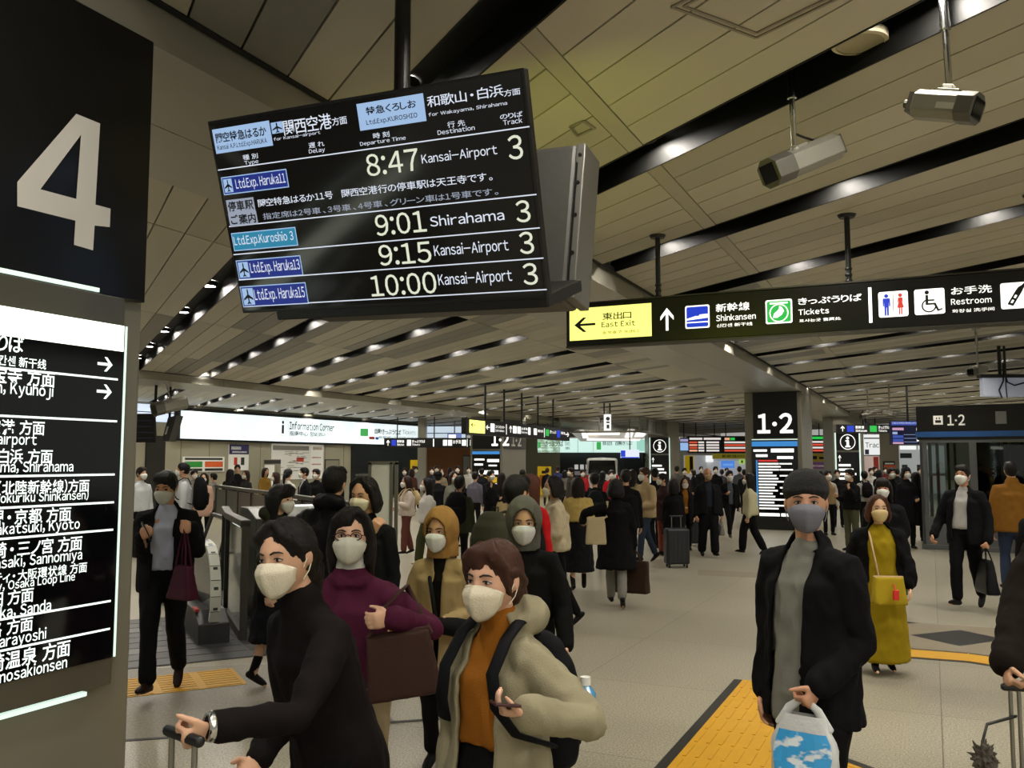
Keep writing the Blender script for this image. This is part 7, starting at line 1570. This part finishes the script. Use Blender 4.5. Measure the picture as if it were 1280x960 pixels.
# ------------------------------------------------------------------ left of centre
LLp = PP(534, 600, 15.4, -68, 'woman in white jacket and olive trousers with long black hair, walking left', fem=True, hair=('long', '#100e0e'), top=dict(c='#c4bfb8', n='jacket', ease=.06, bottom=.84, arm_r=.08), legs=('pants', '#3a3b22', 1.6), shoes='#c8c6c0', pose='walkL')
MM = PP(509, 597, 17.4, -64, 'woman in pale pink jacket and red brown trousers carrying a cream bag on her back', fem=True, hair=('mid', '#2a1613'), top=dict(c='#b9aca0', n='jacket', ease=.06, bottom=.84, arm_r=.08), legs=('pants', '#5c3530', 1.3), arms=('phone', 'bent'), pose='stepL')
backpack(MM, 'small cream bag on the back of the woman in pale pink', '#b8a47c', vox=.024, w=.24, h=.3, zc=1.25)
PP(548, 590, 20.0, 170, 'person in dark cap and black coat behind the woman in the white jacket', hair=('short', '#141110'), hat=('cap', '#1a1b1e'), top=dict(c='#17181a', n='coat', ease=.045, bottom=.6))
OO = PP(574, 598, 13.9, 172, 'person in olive jacket with black backpack seen from behind', hair=('short', '#191310'), top=dict(c='#2e3022', n='jacket', ease=.05, bottom=.76), legs=('pants', '#17181c', 1.0), pose='walkR')
backpack(OO, 'black backpack on the person in the olive jacket', '#131315', w=.33, h=.48, d=.2, vox=.018)
PP(567, 589, 19.0, 30, 'woman in grey coat and white mask turning right, beyond the olive jacket', fem=True, hair=('mid', '#2a1814'), top=dict(c='#6f6f64', n='coat', ease=.05, bottom=.6))
PP(594, 590, 22.5, 150, 'man in purple grey shirt and black trousers near the 1·2 screen', hair=('short', '#161312'), top=dict(c='#5a5662', ease=.03, n='shirt'))
PP(613, 588, 21.0, 40, 'man in black raising a hand to his brow beside the far column', hair=('short', '#14110f'), top=dict(c='#19191b', ease=.035), arms=('hold', 'face'))
PP(627, 591, 21.8, 165, 'woman with long brown hair and beige skirt beside the far column', fem=True, hair=('long', '#1d1210'), top=dict(c='#1d1816', n='cardigan', ease=.035), legs=('skirt', '#9a8660', 1.0, .35, .08))
PP(653, 587, 24.0, 175, 'black haired man behind the far column corner, seen from behind', hair=('short', '#100e0d'), top=dict(c='#26221f', ease=.04))
# ------------------------------------------------------------------ left, beyond the escalators
PP(177, 583, 17.0, 60, 'man in white shirt with strap at the far left edge of the hall', hair=('short', '#191410'), top=dict(c='#b9bcbc', n='shirt', ease=.025))
PP(213, 588, 18.5, 20, 'dark haired person half hidden behind the man in the dark suit', hair=('short', '#141110'), top=dict(c='#1a1a1c', ease=.04))
cB = PP(230, 579, 15.2, -70, 'man in white shirt with large black backpack before the green and orange notice', hair=('short', '#14110f'), top=dict(c='#b6b8b8', n='shirt', ease=.025), pose='stepL'); backpack(cB, 'large black backpack on the man in the white shirt', '#141518', w=.36, h=.52, d=.24, vox=.02)
PP(243, 587, 22.0, 40, 'person in dark top behind the pink coat', hair=('short', '#15110f'), mask='#d8d4cc', top=dict(c='#7d7a74', ease=.035))
PP(256, 591, 20.4, 5, 'woman in pale pink coat with white mask beyond the escalator', fem=True, hair=('mid', '#1a1311'), top=dict(c='#b08f7c', n='coat', ease=.045, bottom=.62, arm_r=.07))
PP(268, 592, 24.8, -100, 'person in light grey top just right of the pink coat', hair=('short', '#171312'), top=dict(c='#85857f', ease=.03))
PP(288, 586, 23.5, 170, 'woman with long dark hair behind the guard wall under the purple poster', fem=True, hair=('long', '#120f0e'), top=dict(c='#1d1c1c', ease=.035))
PP(297, 580, 25.0, 20, 'tall man with brown face looking left under the purple poster', hair=('short', '#191310'), mask=None, top=dict(c='#222022', ease=.035))
PP(308, 588, 24.0, -30, 'person with brown hair right of the tall man under the purple poster', fem=True, hair=('mid', '#2a1c16'), top=dict(c='#2c2b28', ease=.035))
PP(332, 585, 27.5, 60, 'person in ochre top beside the pale notice stand', hair=('mid', '#20150f'), mask=None, top=dict(c='#8a6a2c', ease=.03))
PP(345, 590, 22.5, -60, 'woman with wavy brown hair left of the black ponytail', fem=True, hair=('long', '#2c1b15'), top=dict(c='#17181a', ease=.035))
PP(360, 585, 18.6, 160, 'woman with black ponytail and white top seen from behind', fem=True, hair=('pony', '#0f0d0d'), top=dict(c='#c2c0b8', n='blouse', ease=.04))
PP(381, 584, 20.0, -60, 'man in dark jacket and white mask standing before the route map', hair=('short', '#15110f'), inner=dict(c='#b9bbc0', n='shirt', ease=.006), top=dict(c='#17181b', n='jacket', ease=.04, open=OPEN_V))
PP(396, 586, 21.0, -20, 'man in black with bag on his arm right of the route map', hair=('short', '#141110'), top=dict(c='#161618', ease=.045), arms=('hold', 'hold'))
PP(413, 591, 25.0, 15, 'woman in pale pink coat before the grey wall door', fem=True, hair=('mid', '#1c1411'), top=dict(c='#b59c8e', n='coat', ease=.04, bottom=.6))
PP(421, 590, 25.4, -10, 'person in black beside the pale pink coat at the grey wall door', hair=('short', '#141110'), top=dict(c='#141416', ease=.04))
# ------------------------------------------------------------------ far crowd
FARC = [
 (506, 585, 30, 0, 'short', '#1b1b1d', 'before the dark ticket machines, leftmost there'), (515, 587, 31, 170, 'mid', '#4a2c24', 'before the dark ticket machines, in brown'), (520, 584, 34, 10, 'short', '#8a8a88', 'before the dark ticket machines, in grey'),
 (540, 585, 30, 0, 'short', '#23262e', 'at the left end of the orange wood wall, in navy'), (546, 582, 33, 5, 'short', '#141416', 'taller, before the orange wood wall, in black'), (552, 587, 29, 10, 'mid', '#7d725c', 'before the orange wood wall, in beige grey'),
 (563, 585, 31, 170, 'long', '#17161a', 'long haired, before the orange wood wall, in black'), (572, 582, 30, 0, 'short', '#1c1c1e', 'under the framed grey poster, in black'), (586, 584, 33, 0, 'short', '#b5b2ac', 'right of the framed grey poster, in white'),
 (602, 586, 28, 170, 'short', '#202228', 'at the left side of the far 1·2 column, in dark blue'),
 (684, 586, 36, 170, 'short', '#141417', 'at the yellow poster stand, in black'), (697, 583, 34, 165, 'short', '#2a2f55', 'at the ticket office, in navy blue'), (706, 588, 33, 175, 'mid', '#5d5a56', 'at the ticket office, in grey coat'), (714, 586, 27, -60, 'short', '#3a342f', 'left of the yellow shawl, facing left'),
 (728, 588, 29, 10, 'short', '#a01c20', 'in red behind the yellow shawl'), (764, 588, 25, 0, 'short', '#b01a1e', 'in red jacket behind the parked van crowd'), (753, 590, 30, 160, 'mid', '#29282a', 'dark, between the two red figures'),
 (790, 588, 20, 150, 'long', '#8a8058', 'long brown hair, yellow beige top, left of the beige jacket'),
 (846, 583, 30, 170, 'short', '#55524c', 'beside the circled i column, in grey brown'), (855, 586, 31, 10, 'short', '#3b2f2f', 'right of the circled i column, in brown'), (866, 587, 33, -90, 'bob', '#1a1b20', 'before the yellow and black poster, in black'), (876, 583, 36, 0, 'short', '#1c1c1e', 'behind the balding man, head only'),
 (894, 584, 30, 0, 'short', '#1b1b1e', 'in open black suit beside the bright blue screen'), (902, 587, 34, 170, 'short', '#4a4a52', 'under the bright blue screen, in grey'), (908, 585, 38, 0, 'short', '#8f8f92', 'under the bright blue screen, in pale grey'), (924, 584, 32, 170, 'short', '#4b4d55', 'under the small green exit sign, in slate'), (930, 588, 30, 170, 'short', '#26262a', 'under the small green exit sign, in black'),
 (1017, 588, 30, 0, 'short', '#17171a', 'just right of the 1·2 column, in black'), (1026, 590, 33, 160, 'mid', '#28242a', 'under the purple banner, in dark violet'), (1088, 586, 31, 0, 'short', '#b0aca6', 'under the white advertisement, in white'), (1093, 584, 36, 20, 'short', '#19191b', 'under the white advertisement, in black'), (1098, 588, 29, 170, 'mid', '#232226', 'at the beige far wall, in black, from behind'),
 (1106, 585, 35, -20, 'short', '#6a2a2c', 'at the beige far wall, in dark red'), (1121, 586, 30, 170, 'short', '#1a1b1e', 'before the white shop, in black'), (1149, 584, 33, 0, 'short', '#77756f', 'before the white shop, in grey, beside the kiosk')]
COLN = {}
for (px, top, Y, yaw, hs_, col, where) in FARC:
    PP(px, top, Y, yaw, 'distant person ' + where, hair=(hs_, random.choice(['#15110f', '#1d1512', '#120f0e', '#2a1b15'])), fem=hs_ != 'short', top=dict(c=col, n='jacket', ease=.035, bottom=random.choice([.84, .8, .66])), legs=('pants', random.choice(['#16161a', '#1e2026', '#25221f']), random.choice([.95, 1.1])), pose=random.choice(['stand', 'stepL', 'stepR']), group='people at the far end of the hall')
bpy.data.scenes.remove(WORK)
